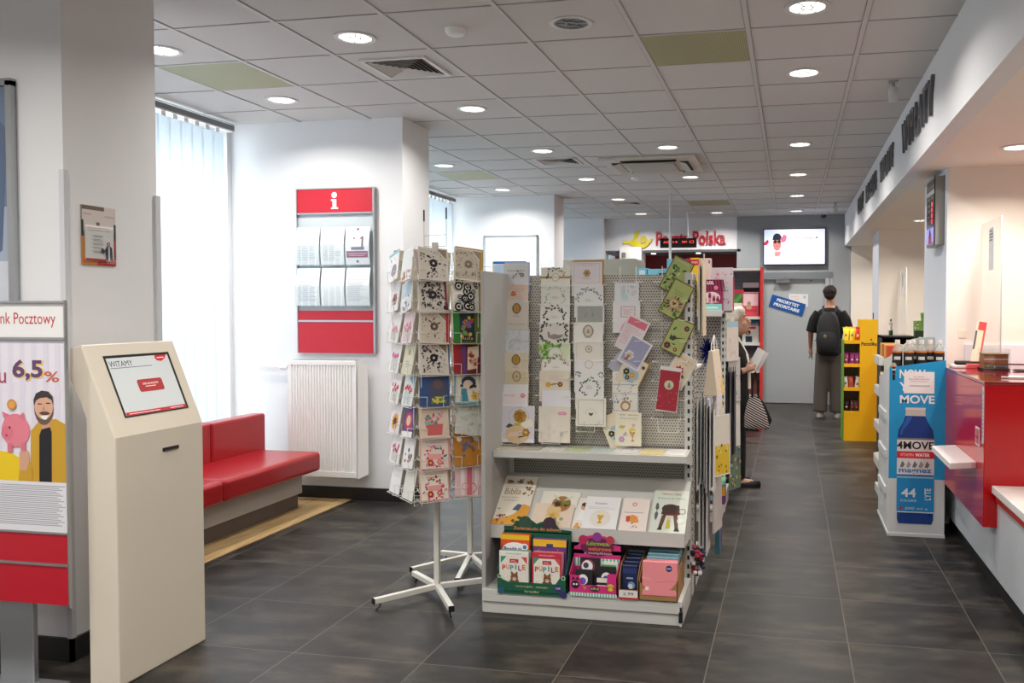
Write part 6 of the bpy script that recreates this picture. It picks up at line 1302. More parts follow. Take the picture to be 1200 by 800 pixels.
p.t('magnez', .475, .378, .03, (20, 110, 190), w=.58, bold=.02); p.r(.145, .14, .81, .345, (24, 130, 190)); p.r(.145, .34, .81, .352, (120, 180, 214)); p.t('44', .36, .255, .05, (214, 226, 232), w=.26, bold=.02); p.t('KALORIE', .36, .21, .014, (200, 220, 230), w=.28); p.t('LYTE', .70, .25, .035, (214, 226, 232), w=.22, bold=.02, rot=math.pi/2); p.r(.145, .14, .81, .146, (200, 214, 226)); p.d(.22, .165, .03, (206, 30, 46)); p.t('500 ml e', .5, .165, .014, (200, 220, 230), w=.4)
m.build('front_panel', r, bevel=0)
s = MB(); s.prism([(-.294, 0), (.38, 0), (.38, 1.02), (.2, 1.04), (-.294, 1.118)], xa-X0, xa-X0+.006, whc, 'x'); s.prism([(-.294, 0), (.38, 0), (.38, 1.02), (.2, 1.04), (-.294, 1.16)], xb-X0-.006, xb-X0, whc, 'x'); s.box(xa-X0, xb-X0, .374, .38, 0, 1.02, whc)
s.box(xa-X0-.006, xb-X0+.003, -.306, .386, 0, .02, whc); s.build('side_panel', r)
for k, z in enumerate((.28, .52, .76)): 
    s = MB(); s.box(xa-X0+.006, xb-X0-.006, -.294, .37, z, z+.008, whc); s.build('inner_shelf', r)
for z in (.25, .50, .76): MB().box(xa-X0-.012, xa-X0, -.15, .3, z, z+.05, whc).build('price_rail', r)
MB().box(xa-X0+.006, xb-X0-.006, -.294, .37, 1.03, 1.04, whc).build('top_shelf', r)
# bottles on the stand
def bottle(x, y, z, h, rr, body, cap, lab, group, cat='bottle', lblc=None, gl=.15):
    r = empty('drink_bottle', (x, y, z), 0, lab, cat, group)
    MB().lathe([(rr*.92, 0), (rr, h*.03), (rr, h*.72), (.0005, h*.721)], body, 18).lathe([(rr, h*.72), (rr*.93, h*.77), (rr*.52, h*.86), (rr*.42, h*.91), (.0005, h*.91)], PETC, 18).build('bottle_body', r)
    MB().lathe([(rr*.48, h*.89), (rr*.50, h*.90), (rr*.48, h), (.0005, h)], cap, 14).build('cap', r)
    m = MB(); lc = lblc or P(30, 24, 24); m.lathe([(rr*1.012, h*.30), (rr*1.012, h*.68)], lc, 18); 
    n = 6
    for dz, c in ((.68, (216, 120, 40)), (.70, (216, 120, 40)), (.30, (206, 110, 40))): m.lathe([(rr*1.018, h*(dz)), (rr*1.018, h*(dz+.02))], P(*c), 18)
    for k in range(5): a = R_(-125+k*14); x_, y_ = rr*1.03*math.cos(a), rr*1.03*math.sin(a); m.box(x_-.0035, x_+.0035, y_-.001, y_+.001, h*.50, h*.58, P(226, 222, 216))
    m.build('label_band', r); return r
PETC = mat((196, 188, 178), .15, alpha=.42, key='pet2'); clear = mat((206, 196, 186), .1, alpha=.55, key='pet'); bcap = mat((232, 230, 226), .4)
amber = mat((44, 24, 18), .2); 
B_POS = [(.705, 6.10), (.775, 6.08), (.815, 6.17), (.86, 6.10), (.925, 6.16), (.985-.012, 6.10)]
for i, (x, y) in enumerate(B_POS):
    bottle(x, y, 1.04, .265, .033, amber if i != 0 else mat((60, 130, 60), .2), bcap, ('green-tinted drink bottle at the left end of the blue stand\'s top', 'second amber bottle from the left on the blue stand', 'third amber bottle from the left, set back on the blue stand', 'fourth bottle from the left on the blue stand', 'fifth bottle from the left on the blue stand', 'amber bottle at the right end of the blue stand\'s top')[i], 'drink bottles on top of the blue stand')
bottle(.672, 6.02, 1.04, .13, .022, P(30, 32, 34), P(30, 32, 34), 'small black bottle at the left corner of the blue stand', 'drink bottles on top of the blue stand')
# ---- grey wire-ended shelf rack behind the drinks stand
r = empty('snack_rack', (.90, 7.2, 0), 0, 'pale grey rounded snack rack with price holders behind the drinks stand', 'display stand'); X0, Y0 = .90, 7.2
s = MB(); sg = mat((196, 198, 192), .45)
prof = [(-.32, 0), (.30, 0), (.30, 1.30), (.10, 1.30), (-.02, 1.285), (-.16, 1.22), (-.26, 1.15), (-.32, 1.13)]
s.prism([(x_*.38/.62*0+x_*.0+(-.20+(.42)*(x_+.32)/.62), z_) for x_, z_ in prof], -.32, -.30, sg, 'y'); s.build('end_panel', r)
MB().box(-.2, .16, -.30, .35, 0, .06, sg).box(.14, .16, -.30, .35, 0, 1.28, sg).build('back_panel', r)
for z in (.30, .58, .86, 1.10): MB().box(-.2, .14, -.29, .35, z, z+.012, sg).build('shelf', r); MB().box(-.235, -.20, -.30, .1, z-.02, z+.045, mat((214, 216, 214), .3)).build('price_holder', r)
k = 0
for z in (.312, .592, .872, 1.112):
    for j in range(4):
        c = ((196, 70, 30), (40, 40, 44), (206, 160, 40), (150, 40, 40))[(j+k) % 4]; k += 1
        o = MB().box(-.07, .07, -.06, .06, 0, .12, P(*c)).build('snack_box', bevel=.006); o.location = (.80, 7.0+.15*j, z); tag(o, 'small snack box in the rounded grey rack behind the drinks stand', 'snack', 'snack boxes in the grey rack')
# black confectionery tray and packets on the dark counter
r = empty('confectionery_tray', (1.02, 8.2, 0), 0, 'black sweets stand behind the rounded grey rack', 'display stand')
MB().box(-.22, .06, -.1, .3, 0, 1.10, P(30, 28, 28)).box(-.22, .06, .25, .3, 1.10, 1.27, P(26, 24, 24)).box(-.22, .06, -.1, .3, 1.255, 1.27, P(26, 24, 24)).box(-.22, -.21, -.1, .3, 1.1, 1.27, P(26, 24, 24)).box(.05, .06, -.1, .3, 1.1, 1.27, P(26, 24, 24)).build('cabinet', r)
rn = random.Random(3)
for i in range(8): o = MB().ell((0, 0, 0), (.026, .02, .022), P(*rn.choice([(206, 150, 60), (150, 90, 50), (196, 60, 40), (90, 60, 40), (170, 150, 60)])), 10, 6).build('sweet_packet'); o.location = (.83+.03*i, 8.115+.03*(i % 2), 1.122); tag(o, 'small wrapped sweet in the black stand', 'sweets', 'sweets in the black stand')
def gbox(x, y, z, w, h, d, c, lab, des=None, rz=0, tilt=0, name='tea_box', cat='box', group=None):
    m = MB(); m.box(-w/2, w/2, 0, d, 0, h, P(*c)); p = Pr(m, (-w/2, -.0002, 0), (1, 0, 0), (0, 0, 1), w, h)
    if des: des(p, random.Random(8))
    o = m.build(name, bevel=.002); o.location = (x, y, z); o.rotation_euler = (0, R_(tilt), R_(rz)); return tag(o, lab, cat, group)
for i, x in enumerate((1.125, 1.20, 1.28)): gbox(x-.01, 8.02, 1.12, .075, .20+.0*i, .12, (24, 46, 26), ('left', 'middle', 'right')[i]+' of three dark green boxes on the dark counter', lambda p, rn: p.r(.1, .75, .9, .95, (40, 76, 40)), group='dark green boxes on the dark counter')
gbox(1.22, 8.05, 1.32, .145, .17, .04, (120, 170, 60), 'tilted green and red juice carton lying on the dark green boxes', lambda p, rn: (p.r(.0, 0, 1, 1, (130, 180, 70)), p.d(.75, .85, .2, (206, 50, 50)), p.d(.2, .8, .15, (90, 150, 50)), p.t('100', .5, .5, .35, (236, 236, 226), w=.6, bold=.03), p.r(.0, 0, 1, .2, (206, 90, 50))), tilt=-8, name='juice_carton')
gbox(1.105, 8.07, 1.32, .07, .09, .05, (150, 190, 110), 'small green and white packet left of the tilted juice carton', lambda p, rn: p.dots(.1, .1, .9, .9, 9, [(230, 236, 220), (90, 150, 70)], .06, .12, rn), name='packet')
bottle(.90, 8.3, 1.27, .15, .018, P(40, 90, 44), P(60, 40, 40), 'thin green bottle standing on the black sweets stand', None, lblc=P(226, 226, 220))
# ---- yellow confectionery stand
r = empty('sweets_stand', (.78, 10.25, 0), 0, 'yellow cardboard sweets stand with a green side and four open shelves', 'display stand'); yl = P(240, 186, 20, .45); ylg = P(90, 150, 40, .45)
X0 = .78; x0, x1, xm = .60, .975, .775; D = .36
MB().box(xm-X0, x1-X0, 0, D, 0, 1.395, yl).box(x0-X0, xm-X0, 0, .006, 0, .325, yl).build('front_panel', r)
MB().box(x0-.012-X0, x0-X0, -.004, D, 0, 1.16, ylg).build('side_panel', r); MB().box(x0-X0, xm-X0, D-.006, D, 0, 1.2, P(206, 196, 200)).build('back_panel', r)
for z in (.318, .59, .862, 1.13): MB().box(x0-X0, xm-X0, 0, D, z, z+.008, P(226, 200, 120)).box(x0-X0, xm-X0, -.002, .004, z-.012, z+.028, yl).build('shelf', r)
m = MB(); p = Pr(m, (xm-X0, -.0003, 1.05), (1, 0, 0), (0, 0, 1), .2, .16); p.t('Pszczółka', .5, .42, .26, (40, 26, 20), w=.85, bold=.03); p.d(.62, .72, .05, (40, 26, 20)); m.build('logo', r)
MB().box(-.003+.15, .003+.15, .1, .16, 1.39, 1.47, P(60, 40, 30)).build('top_tab', r)
rn = random.Random(5)
for k, (z, cs, nm) in enumerate(((1.138, [(240, 214, 40), (226, 60, 40), (240, 220, 60)], 'yellow and red sweet bag on the top shelf of the yellow stand'), (.87, [(170, 50, 130), (206, 130, 170), (150, 60, 140)], 'purple sweet bag on the second shelf of the yellow stand'), (.598, [(60, 110, 50), (226, 226, 220), (96, 60, 50), (190, 90, 60)], 'green, white or brown sweet bag on the third shelf of the yellow stand'), (.326, [(70, 40, 46), (50, 30, 34), (190, 140, 50)], 'dark sweet bag on the lowest shelf of the yellow stand'))):
    for j in range(6):
        h = .17 if k == 0 else .14; c = rn.choice(cs); m = MB(Matrix.Rotation(R_(rn.uniform(-10, 10)), 4, 'Y'))
        m.loft([((0, 0, 0), .018, .006), ((0, 0, .01), .026, .02), ((0, 0, h*.5), .028, .024, .8), ((0, 0, h*.82), .026, .012), ((0, 0, h*.86), .026, .003), ((0, 0, h), .03, .002)], P(*c, .3), 12)
        p = Pr(m, (-.02, -.0245, h*.3), (1, 0, 0), (0, 0, 1), .04, h*.3); p.d(.5, .5, .3, rn.choice([(240, 236, 220), (206, 60, 60), (60, 90, 160)])); p.r(.1, .1, .9, .3, rn.choice(cs))
        o = m.build('sweet_bag'); o.location = (.628+.058*(j % 3), 10.31+.14*(j//3), z); tag(o, nm, 'sweets', 'sweet bags in the yellow stand, shelf %s' % ('one', 'two', 'three', 'four')[k])
# ================================================================= FAR WALL THINGS
r = empty('television', (.045, YF-.004, 2.5), 0, 'wall television showing a swimmer in a cap and pink lettering', 'television')
MB().box(-.485, .485, -.06, 0, -.29, .29, P(16, 18, 24)).build('housing', r, bevel=.006)
def em(c, e=.72): return mat(tuple(int(255*(k/255)**1.25) for k in c), .4, emit=e, key='tv')
m = MB(); m.box(-.470, .470, -.062, -.060, -.275, .275, em((222, 226, 248))); p = Pr(m, (-.47, -.0622, -.275), (1, 0, 0), (0, 0, 1), .94, .55); p.step = .0003
p.poly([(0, 0), (.4, 0), (.4, .55), (.3, .9), (0, 1)], em((206, 218, 240))); p.poly([(.04, 0), (.42, 0), (.38, .26), (.28, .34), (.16, .34), (.08, .24)], em((206, 200, 214)))
p.poly([(.17, .36), (.28, .36), (.26, .25), (.2, .23)], em((206, 140, 140))); p.d(.215, .585, .068, em((196, 128, 124)), 18, ry=.115); p.poly([(.14, .70), (.29, .70), (.285, .80), (.25, .88), (.19, .89), (.15, .82)], em((30, 38, 70))); p.d(.185, .65, .028, em((34, 40, 40)), 10, ry=.03); p.d(.25, .65, .028, em((34, 40, 40)), 10, ry=.03); p.r(.15, .645, .29, .665, em((50, 40, 46))); p.r(.20, .52, .24, .535, em((170, 70, 80)))
p.poly([(.0, .62), (.06, .72), (.08, .64), (.04, .55), (.0, .56)], em((190, 50, 80))); p.poly([(.27, .72), (.33, .86), (.38, .8), (.36, .66), (.3, .62)], em((206, 110, 130))); p.t('Pocztex', .69, .76, .09, em((196, 60, 90)), w=.26); p.leaf(.85, .72, .9, .05, .012, em((120, 30, 50))); p.t('ROZPAKUJ SIĘ', .72, .92, .03, em((214, 160, 180)), w=.24); p.t('Szybko i na czas', .72, .58, .035, em((214, 160, 180)), w=.34); p.r(.185, .24, .20, .30, em((206, 110, 100)))
m.build('screen', r)
# door notices
m = MB(); m.box(-.15, .15, -.002, 0, -.10, .10, P(226, 226, 224)); p = Pr(m, (-.15, -.0022, -.10), (1, 0, 0), (0, 0, 1), .30, .20); p.t('Wejście od', .3, .8, .1, (206, 70, 60), w=.42); p.t('zaplecza', .42, .62, .1, (206, 70, 60), w=.2); p.r(.76, .66, .88, .86, (180, 180, 180)); o = m.build('paper_notice'); o.location = (.12, YF+.0445, 1.63); o.rotation_euler = (0, R_(1), 0); tag(o, 'white paper notice with red text on the grey door', 'notice')
o.location = (.115, YF+.0445, 1.655)
m = MB(); m.box(-.275, .275, -.006, 0, -.10, .10, P(20, 84, 160, .35)); p = Pr(m, (-.275, -.0062, -.10), (1, 0, 0), (0, 0, 1), .55, .20); p.t('PRIORYTET', .5, .70, .26, (236, 240, 244), w=.66, bold=.04); p.t('PRIORITAIRE', .5, .32, .26, (236, 240, 244), w=.76, bold=.04); o = m.build('blue_sign'); o.location = (-.06, YF+.040, 1.575); o.rotation_euler = (0, R_(17), 0); tag(o, 'tilted blue sign with the words PRIORYTET PRIORITAIRE on the grey door', 'sign')
# company sign on the fascia
r = empty('company_sign', (-1.9, YF, 2.68), 0, 'yellow horn emblem and red raised company lettering on the white fascia', 'sign')
X0 = -1.9
def raised(txt, x0, x1, z0, z1, m_, bold=.03):
    vs, fs, _ = text_mesh(txt, bold); mb = MB(); n0 = len(vs)
    V = [(x0+a*(x1-x0), -.03, z0+b_*(z1-z0)) for a, b_ in vs]; ec = set()
    for f in fs:
        for i in range(len(f)): ec.add((f[i], f[(i+1) % len(f)]))
    mb.add(V+[(a, -.002, c) for a, _b, c in V], [tuple(f) for f in fs]+[tuple(n0+i for i in f[::-1]) for f in fs]+[(b_, a, n0+a, n0+b_) for a, b_ in ec if (b_, a) not in ec], m_); return mb
redl = mat((176, 22, 44), .35)
raised('Poczta Polska', -2.175-X0, -1.045-X0, -.14+.01, .10, redl, .02).build('lettering', r)
m = MB(); yh = mat((214, 196, 40), .4)
E_ = lambda x, y: (at(x, y, Y=YF).x-X0, at(x, y, Y=YF).z-2.68)
# traced horn outline (photo px): crescent body with a flared mouth
def hornpts(pp): return [E_(715+a/7.5, 240+b_/7.5) for a, b_ in pp]
m.prism(hornpts([(112, 328), (150, 312), (185, 322), (205, 300), (216, 268), (210, 248), (240, 236), (266, 238), (254, 262), (246, 286), (240, 305), (262, 335), (290, 344), (320, 336), (345, 312), (356, 296), (374, 298), (360, 330), (335, 358), (300, 378), (262, 382), (225, 374), (195, 358), (170, 344), (140, 342), (112, 344)]), -.03, -.002, yh, 'y')
c = E_(715+296/7.5, 240+304/7.5); m.prism([(c[0]+.055*math.cos(2*math.pi*i/20), c[1]+.055*math.sin(2*math.pi*i/20)) for i in range(20)], -.03, -.002, yh, 'y'); m.build('horn_emblem', r)
# hanging LED display and the tall pole
r = empty('queue_display', (-1.33, 13.35, 2.42), 0, 'black hanging display with red figures in front of the company lettering', 'display')
a, b_ = at(773.5, 284, Y=13.35).x+1.33, at(816, 284, Y=13.35).x+1.33; z0, z1 = at(795, 290, Y=13.35).z-2.42, at(795, 279, Y=13.35).z-2.42
m = MB(); m.box(a, b_, 0, .06, z0, z1, P(14, 12, 13, .3)); p = Pr(m, (a, -.0003, z0), (1, 0, 0), (0, 0, 1), b_-a, z1-z0); led = mat((255, 70, 60), .4, emit=2.0, key='led2')
p.t('A12', .17, .6, .24, led, w=.15); p.t('14', .42, .6, .2, led, w=.12); p.t('B07', .68, .6, .2, led, w=.13); p.t('C3', .87, .6, .26, led, w=.12); m.build('housing', r)
xr = at(805.5, 260, Y=13.38).x+1.33; m = MB(); m.box(xr-.012, xr+.012, .02, .04, z1, .58, WHITE).box(a+.15-.012, a+.15+.012, .02, .04, z1, .58, WHITE).build('hanger_rod', r)
v = at(785.5, 227, Z=3.0); o = MB().tube([(0, 0, 0), (0, 0, 3.0)], .017, mat((206, 208, 212), .35), 12).build('metal_pole'); o.location = (v.x, v.y, 0); tag(o, 'thin white pole from floor to ceiling in front of the lettering', 'pole')
# ================================================================= SECOND SHELVING AND WHAT STANDS ON IT
r = empty('display_gondola', (-1.0, 6.5, 0), 0, 'second pale grey shop shelving unit, behind the card shelving', 'display shelving'); X0, Y0 = -1.0, 6.5
def B2(name, *a, m=SHELFW, bev=.002): b = MB(); b.box(a[0]-X0, a[1]-X0, a[2]-Y0, a[3]-Y0, a[4], a[5], m); return b.build(name, r, bevel=bev)
B2('perforated_panel', -1.5, -.51, 6.47, 6.50, .1, 1.60, m=peg_mat('pegboard3', (176, 174, 168), (70, 68, 66), pitch=.022, r=.27), bev=0); B2('upright', -.51, -.475, 6.45, 6.51, 0, 1.74)
u = MB()
for i in range(32): z = .15+i*.05; u.box(-.475-X0, -.4735-X0, 6.47-Y0, 6.49-Y0, z, z+.024, BLACK); u.box(-.498-X0, -.487-X0, 6.448-Y0, 6.4502-Y0, z, z+.024, BLACK)
u.build('slots', r)
for z in (1.50, .715, .455): B2('shelf', -1.5, -.48, 6.12, 6.46, z-.015, z); B2('shelf_lip', -1.5, -.475, 6.115, 6.122, z-.04, z+.004)
B2('base_shelf', -1.5, -.475, 6.12, 6.90, .085, .11); B2('kick_plate', -1.5, -.48, 6.13, 6.90, 0, .085); B2('base_shelf', -1.5, -.475, 6.5, 6.9, .11, .125)
# boxes on its top shelf
def tb(px0, px1, top, Y, d, c, lab, des=None, z0=1.50, name='toy_box', cat='box', group='boxes on top of the second shelving'):
    xa, xb = at(px0, 350, Y=Y).x, at(px1, 350, Y=Y).x; zt = at((px0+px1)/2, top, Y=Y).z
    m = MB(); m.box(-(xb-xa)/2, (xb-xa)/2, 0, d, 0, zt-z0, P(*c)); p = Pr(m, (-(xb-xa)/2, -.0002, 0), (1, 0, 0), (0, 0, 1), xb-xa, zt-z0)
    if des: des(p, random.Random(6))
    o = m.build(name, bevel=.0015); o.location = ((xa+xb)/2, Y, z0); return tag(o, lab, cat, group)
tb(747, 758, 314, 6.30, .12, (120, 190, 214), 'light blue box at the left end above the card panel', lambda p, rn: p.r(.2, .6, .8, .95, (206, 232, 240)))
tb(759, 781, 315, 6.30, .12, (126, 200, 222), 'wide light blue box above the card panel', lambda p, rn: (p.r(.6, .6, .95, .9, (60, 50, 60)), p.r(.05, .75, .5, .85, (226, 240, 244))))
tb(781.5, 786, 303, 6.22, .2, (110, 190, 220), 'tall light blue book spine above the card panel', None, name='activity_book', cat='book')
tb(786.5, 800, 303, 6.30, .03, (96, 150, 190), 'blue activity book behind the leafy green card', None, name='activity_book', cat='book')
tb(799, 809, 303, 6.28, .03, (190, 40, 90), 'magenta and blue activity book above the panel end', lambda p, rn: p.r(.0, .0, .5, 1, (60, 90, 170)), name='activity_book', cat='book')
tb(809, 819, 302, 6.26, .03, (240, 190, 40), 'yellow book with a red title, left of the cream box', lambda p, rn: (p.r(0, .86, 1, .97, (206, 40, 50)), p.t('BAJKI', .5, .91, .05, (240, 230, 220), w=.7)), name='activity_book', cat='book')
tb(818.5, 833, 302.5, 6.30, .08, (226, 210, 200), 'tall cream box with a purple corner mark', lambda p, rn: (p.r(.8, .9, .92, .96, (150, 50, 120)), p.lines(.2, .5, .8, 3, .08, (206, 190, 190))))
tb(827.5, 858.5, 313.5, 6.36, .06, (206, 200, 206), 'wide grey and pink picture box behind the magenta one', lambda p, rn: (p.r(0, 0, .03, 1, (70, 120, 190)), p.dots(.2, .15, .85, .9, 40, [(214, 120, 140), (226, 170, 180), (150, 150, 160)], .02, .05, rn), p.d(.08, .85, .03, (60, 130, 120)), p.d(.95, .85, .03, (60, 130, 120)), p.d(.08, .2, .03, (60, 130, 120))))
def d_lol(p, rn):
    p.r(0, 0, 1, 1, (150, 26, 80)); 
    for i in range(9): p.poly([(-.1+.14*i, 1), (-.05+.14*i, 1), (.05+.14*i, .62), (0+.14*i, .62)], (60, 16, 40))
    p.poly([(0, 1.0), (0, 0), (.02, 0), (.02, 1)], (110, 20, 60)); p.d(.5, .42, .42, (226, 214, 220), 24, ry=.28); p.t('LOL', .45, .90, .11, (240, 226, 232), w=.34, bold=.05); p.d(.72, .74, .1, (240, 120, 150)); p.r(0, 0, 1, .22, (140, 206, 200)); p.r(.2, .08, .8, .12, (226, 240, 236))
    for x, h_ in ((.2, .3), (.42, .42), (.62, .32), (.8, .3)): p.r(x-.06, .25, x+.06, h_, (206, 120, 140)); p.r(x-.07, h_, x+.07, h_+.1, (110, 30, 60)); p.d(x, h_+.13, .06, (200, 50, 90))
tb(821.5, 846, 327.5, 6.18, .14, (150, 26, 80), 'magenta box with LOL and little dolls at the front of the second shelving', d_lol)
o = gbox(-.40, 6.44, 1.50, .085, .25, .03, (206, 40, 80), 'narrow red and white pack beside the slotted post of the second shelving', lambda p, rn: (p.dots(.1, .1, .5, .9, 14, [(226, 214, 220), (190, 150, 160)], .06, .12, rn), p.t('A', .75, .6, .1, (240, 226, 230), w=.2)), name='toy_pack'); o.location = (-.452, 6.38, 1.50)
MB().box(-.50-X0, -.41-X0, 6.38-Y0, 6.44-Y0, 1.485, 1.50, SHELFW).build('side_shelf', r)
# tinsel, lower goods
m = MB(); rn = random.Random(11)
for i in range(150):
    a, b_, c = rn.uniform(0, 6.28), rn.uniform(-1, 1), rn.uniform(.6, 1); s_ = math.sqrt(1-b_*b_); q = Vector((.06*s_*math.cos(a), .05*s_*math.sin(a), .11*b_)); m.tube([q*.3, q*c+Vector((rn.uniform(-.02, .02), rn.uniform(-.02, .02), rn.uniform(-.02, .02)))], [.006, .002], mat(rn.choice([(20, 30, 110), (30, 50, 160), (14, 16, 60)]), .25, .5), 4)
m.tube([(0, 0, .1), (0, .05, .16), (0, .12, .16)], .002, CHROME, 5); o = m.build('tinsel_garland'); o.location = (-.60, 6.36, 1.20); tag(o, 'dark blue tinsel bunch hanging on the second shelving', 'tinsel')
for (px, y, z, w, h, d, c, lab, des) in ((836, 6.25, .715, .12, .15, .05, (206, 206, 220), 'shiny clear bag with a gold spray on the second shelving', lambda p, rn: (p.leaf(.3, .1, 1.4, .5, .03, (196, 160, 60)), p.poly([(.5, .2), (.9, .5), (.8, .9), (.5, .7)], (236, 236, 240)))),
        (838, 6.22, .455, .10, .07, .06, (40, 36, 44), 'dark pack with a pink disc on the low shelf', lambda p, rn: p.d(.6, .45, .25, (226, 120, 140))),
        (836, 6.22, .11, .17, .13, .10, (110, 50, 120), 'purple and yellow pack with a round label on the base shelf', lambda p, rn: (p.poly([(.5, .3), (1, .5), (1, 1), (.6, 1)], (226, 170, 40)), p.poly([(0, .3), (.3, .5), (.2, 1), (0, 1)], (40, 40, 50)), p.d(.5, .35, .28, (120, 190, 200), ry=.14), p.t('22', .5, .35, .16, (240, 240, 240), w=.25)))):
    xx = at(px, 500, Y=y).x; gbox(xx, y, z, w, h, d, c, lab, des, name='toy_pack', group=None)
gbox(at(835, 550, Y=6.2).x, 6.2, .255, .17, .03, .15, (120, 190, 150), 'mint green flat case on a pile near the floor', None, name='flat_case'); gbox(at(834, 550, Y=6.2).x, 6.2, .24, .17, .015, .15, (70, 150, 110), 'darker green flat case beneath the mint one', None, name='flat_case')
B2('shelf', -1.5, -.48, 6.12, 6.46, .225, .24)
# grey cabinet behind
r = empty('grey_cabinet', (-1.45, 7.3, 0), 0, 'plain grey-green cabinet back rising behind the card panel', 'cabinet'); gcm = mat((156, 158, 148), .5)
a, b_ = at(660, 302, Y=7.0).x, at(745, 302, Y=7.0).x
MB().box(a+1.45, b_+1.45, -.3, .15, .06, 1.925, gcm).build('body', r, bevel=.003); MB().box(a+1.47, b_+1.43, -.28, .13, 0, .06, BLACK).build('plinth', r)
m = MB(); m.box(-.002, 0, 0, .04, 0, .05, P(200, 30, 40)); m.build('red_sticker', r).location = (a+1.45, -.26, 1.82)
# picture with blue top
m = MB(); m.box(-.22, .22, 0, .02, 0, .62, P(236, 234, 232)); p = Pr(m, (-.22, -.0002, 0), (1, 0, 0), (0, 0, 1), .44, .62); p.r(.02, .96, .98, 1, (60, 120, 200)); p.r(.02, .70, .98, .96, (190, 216, 240)); p.r(.02, .62, .98, .72, (240, 214, 170)); p.r(.02, .3, .98, .62, (170, 140, 110))
m.box(-.2, -.18, .02, .2, 0, .4, P(60, 60, 60)); o = m.build('picture_board'); v = at(597, 306, Y=8.0); o.location = (v.x, 8.0, 1.33); o.scale = (.78, 1, (v.z-1.33)/.62); tag(o, 'pale board with a blue top band and sunset strip behind the shelving', 'board')
r = empty('side_table', (v.x, 8.1, 0), 0, 'narrow white stand carrying the pale sunset board', 'table'); MB().box(-.2, .2, -.15, .2, 1.30, 1.33, WHITE).build('top', r)
for x in (-.18, .16):
    for y in (-.13, .16): MB().box(x, x+.02, y, y+.02, 0, 1.30, WHITE).build('leg', r)
# ---- third unit with the red side
r = empty('magazine_rack', (-.85, 11.0, 0), 0, 'magazine shelving with a red side panel near the grey door', 'display shelving'); X0, Y0 = -.85, 11.0
redm = mat((206, 44, 44), .4)
def B3(name, *a, m=SHELFW): b = MB(); b.box(a[0]-X0, a[1]-X0, a[2]-Y0, a[3]-Y0, a[4], a[5], m); return b.build(name, r, bevel=.002)
B3('side_panel', -.375, -.345, 10.86, 11.35, 0, 2.03, m=redm); B3('side_panel', -1.60, -1.57, 10.86, 11.35, 0, 2.03, m=redm); B3('back_panel', -1.57, -.375, 11.32, 11.35, .1, 2.0, m=peg_mat('pegboard4', (130, 134, 142), (90, 92, 98), pitch=.03, r=.27)); B3('top_panel', -1.57, -.375, 10.88, 11.32, 1.99, 2.02)
B3('base_shelf', -1.57, -.375, 10.86, 11.32, .04, .12, m=redm)
for z in (1.385, 1.06, .72, .40): B3('shelf', -1.57, -.375, 10.90, 11.32, z, z+.035)
for i, (x, z, w, h, c, des, lab) in enumerate((
    (-.50, 1.42, .20, .30, (214, 90, 100), lambda p, rn: (p.r(0, 0, 1, 1, (206, 70, 84)), p.r(.05, .45, .95, .95, (236, 200, 206)), p.d(.4, .4, .18, (190, 150, 130)), p.d(.4, .55, .12, (170, 130, 110)), p.r(.1, .2, .9, .3, (190, 50, 60))), 'pink magazine with a teddy bear on the upper shelf'),
    (-.50, 1.72, .20, .14, (226, 226, 230), lambda p, rn: (p.r(0, .3, 1, .5, (20, 20, 24)), p.r(0, 0, 1, .2, (150, 150, 200))), 'pale magazine top with a black band above the teddy bear one'),
    (-.68, 1.42, .19, .34, (60, 110, 60), lambda p, rn: (p.r(0, .85, 1, 1, (190, 40, 60)), p.poly([(0, .4), (.8, .85), (1, .8), (.2, .3)], (90, 150, 60)), p.r(0, 0, 1, .5, (226, 220, 200))), 'green magazine with a red heading on the upper shelf'),
    (-.87, 1.42, .18, .36, (206, 40, 80), lambda p, rn: (p.r(.1, .1, .9, .6, (226, 190, 200)), p.dots(.1, .1, .9, .9, 12, [(206, 40, 60), (240, 230, 230)], .04, .1, rn)), 'crimson and pink magazine at the left of the upper shelf'),
    (-.50, 1.095, .21, .27, (206, 214, 206), lambda p, rn: (p.r(0, .78, 1, 1, (60, 120, 150)), p.t('Alfred', .5, .85, .14, (240, 240, 240), w=.8), p.r(0, .62, .8, .72, (206, 40, 40)), p.d(.35, .45, .16, (40, 26, 26)), p.d(.35, .4, .08, (206, 150, 130)), p.r(.2, 0, .6, .28, (30, 40, 60))), 'magazine with a dark-haired face and red strip'),
    (-.50, 1.30, .21, .09, (60, 100, 150), lambda p, rn: p.d(.5, .5, .3, (120, 160, 190)), 'dark blue magazine top in the shade of the upper shelf'),
    (-.50, .755, .2, .28, (70, 76, 84), None, 'dark magazine on the third shelf beside the red side panel'),
    (-.50, .435, .2, .26, (120, 60, 50), None, 'brown-red magazine on the low shelf beside the red side panel'),
    (-.72, 1.095, .18, .27, (90, 70, 60), None, 'brown magazine behind the woman on the middle shelf'))):
    yb = 11.16+.02*(i % 3)
    if z == 1.72: z, yb, h = 1.42, 11.26, .43; des0 = des; des = lambda p, rn: (p.r(0, .72, 1, .85, (20, 20, 24)), p.r(0, .6, 1, .66, (150, 150, 200)))
    if z == 1.30: z, yb, h = 1.095, 11.26, .285
    gbox(x, yb-.1, z+.0, w, h, .008, c, lab, des, name='magazine', cat='magazine', group='magazines in the red-sided rack')
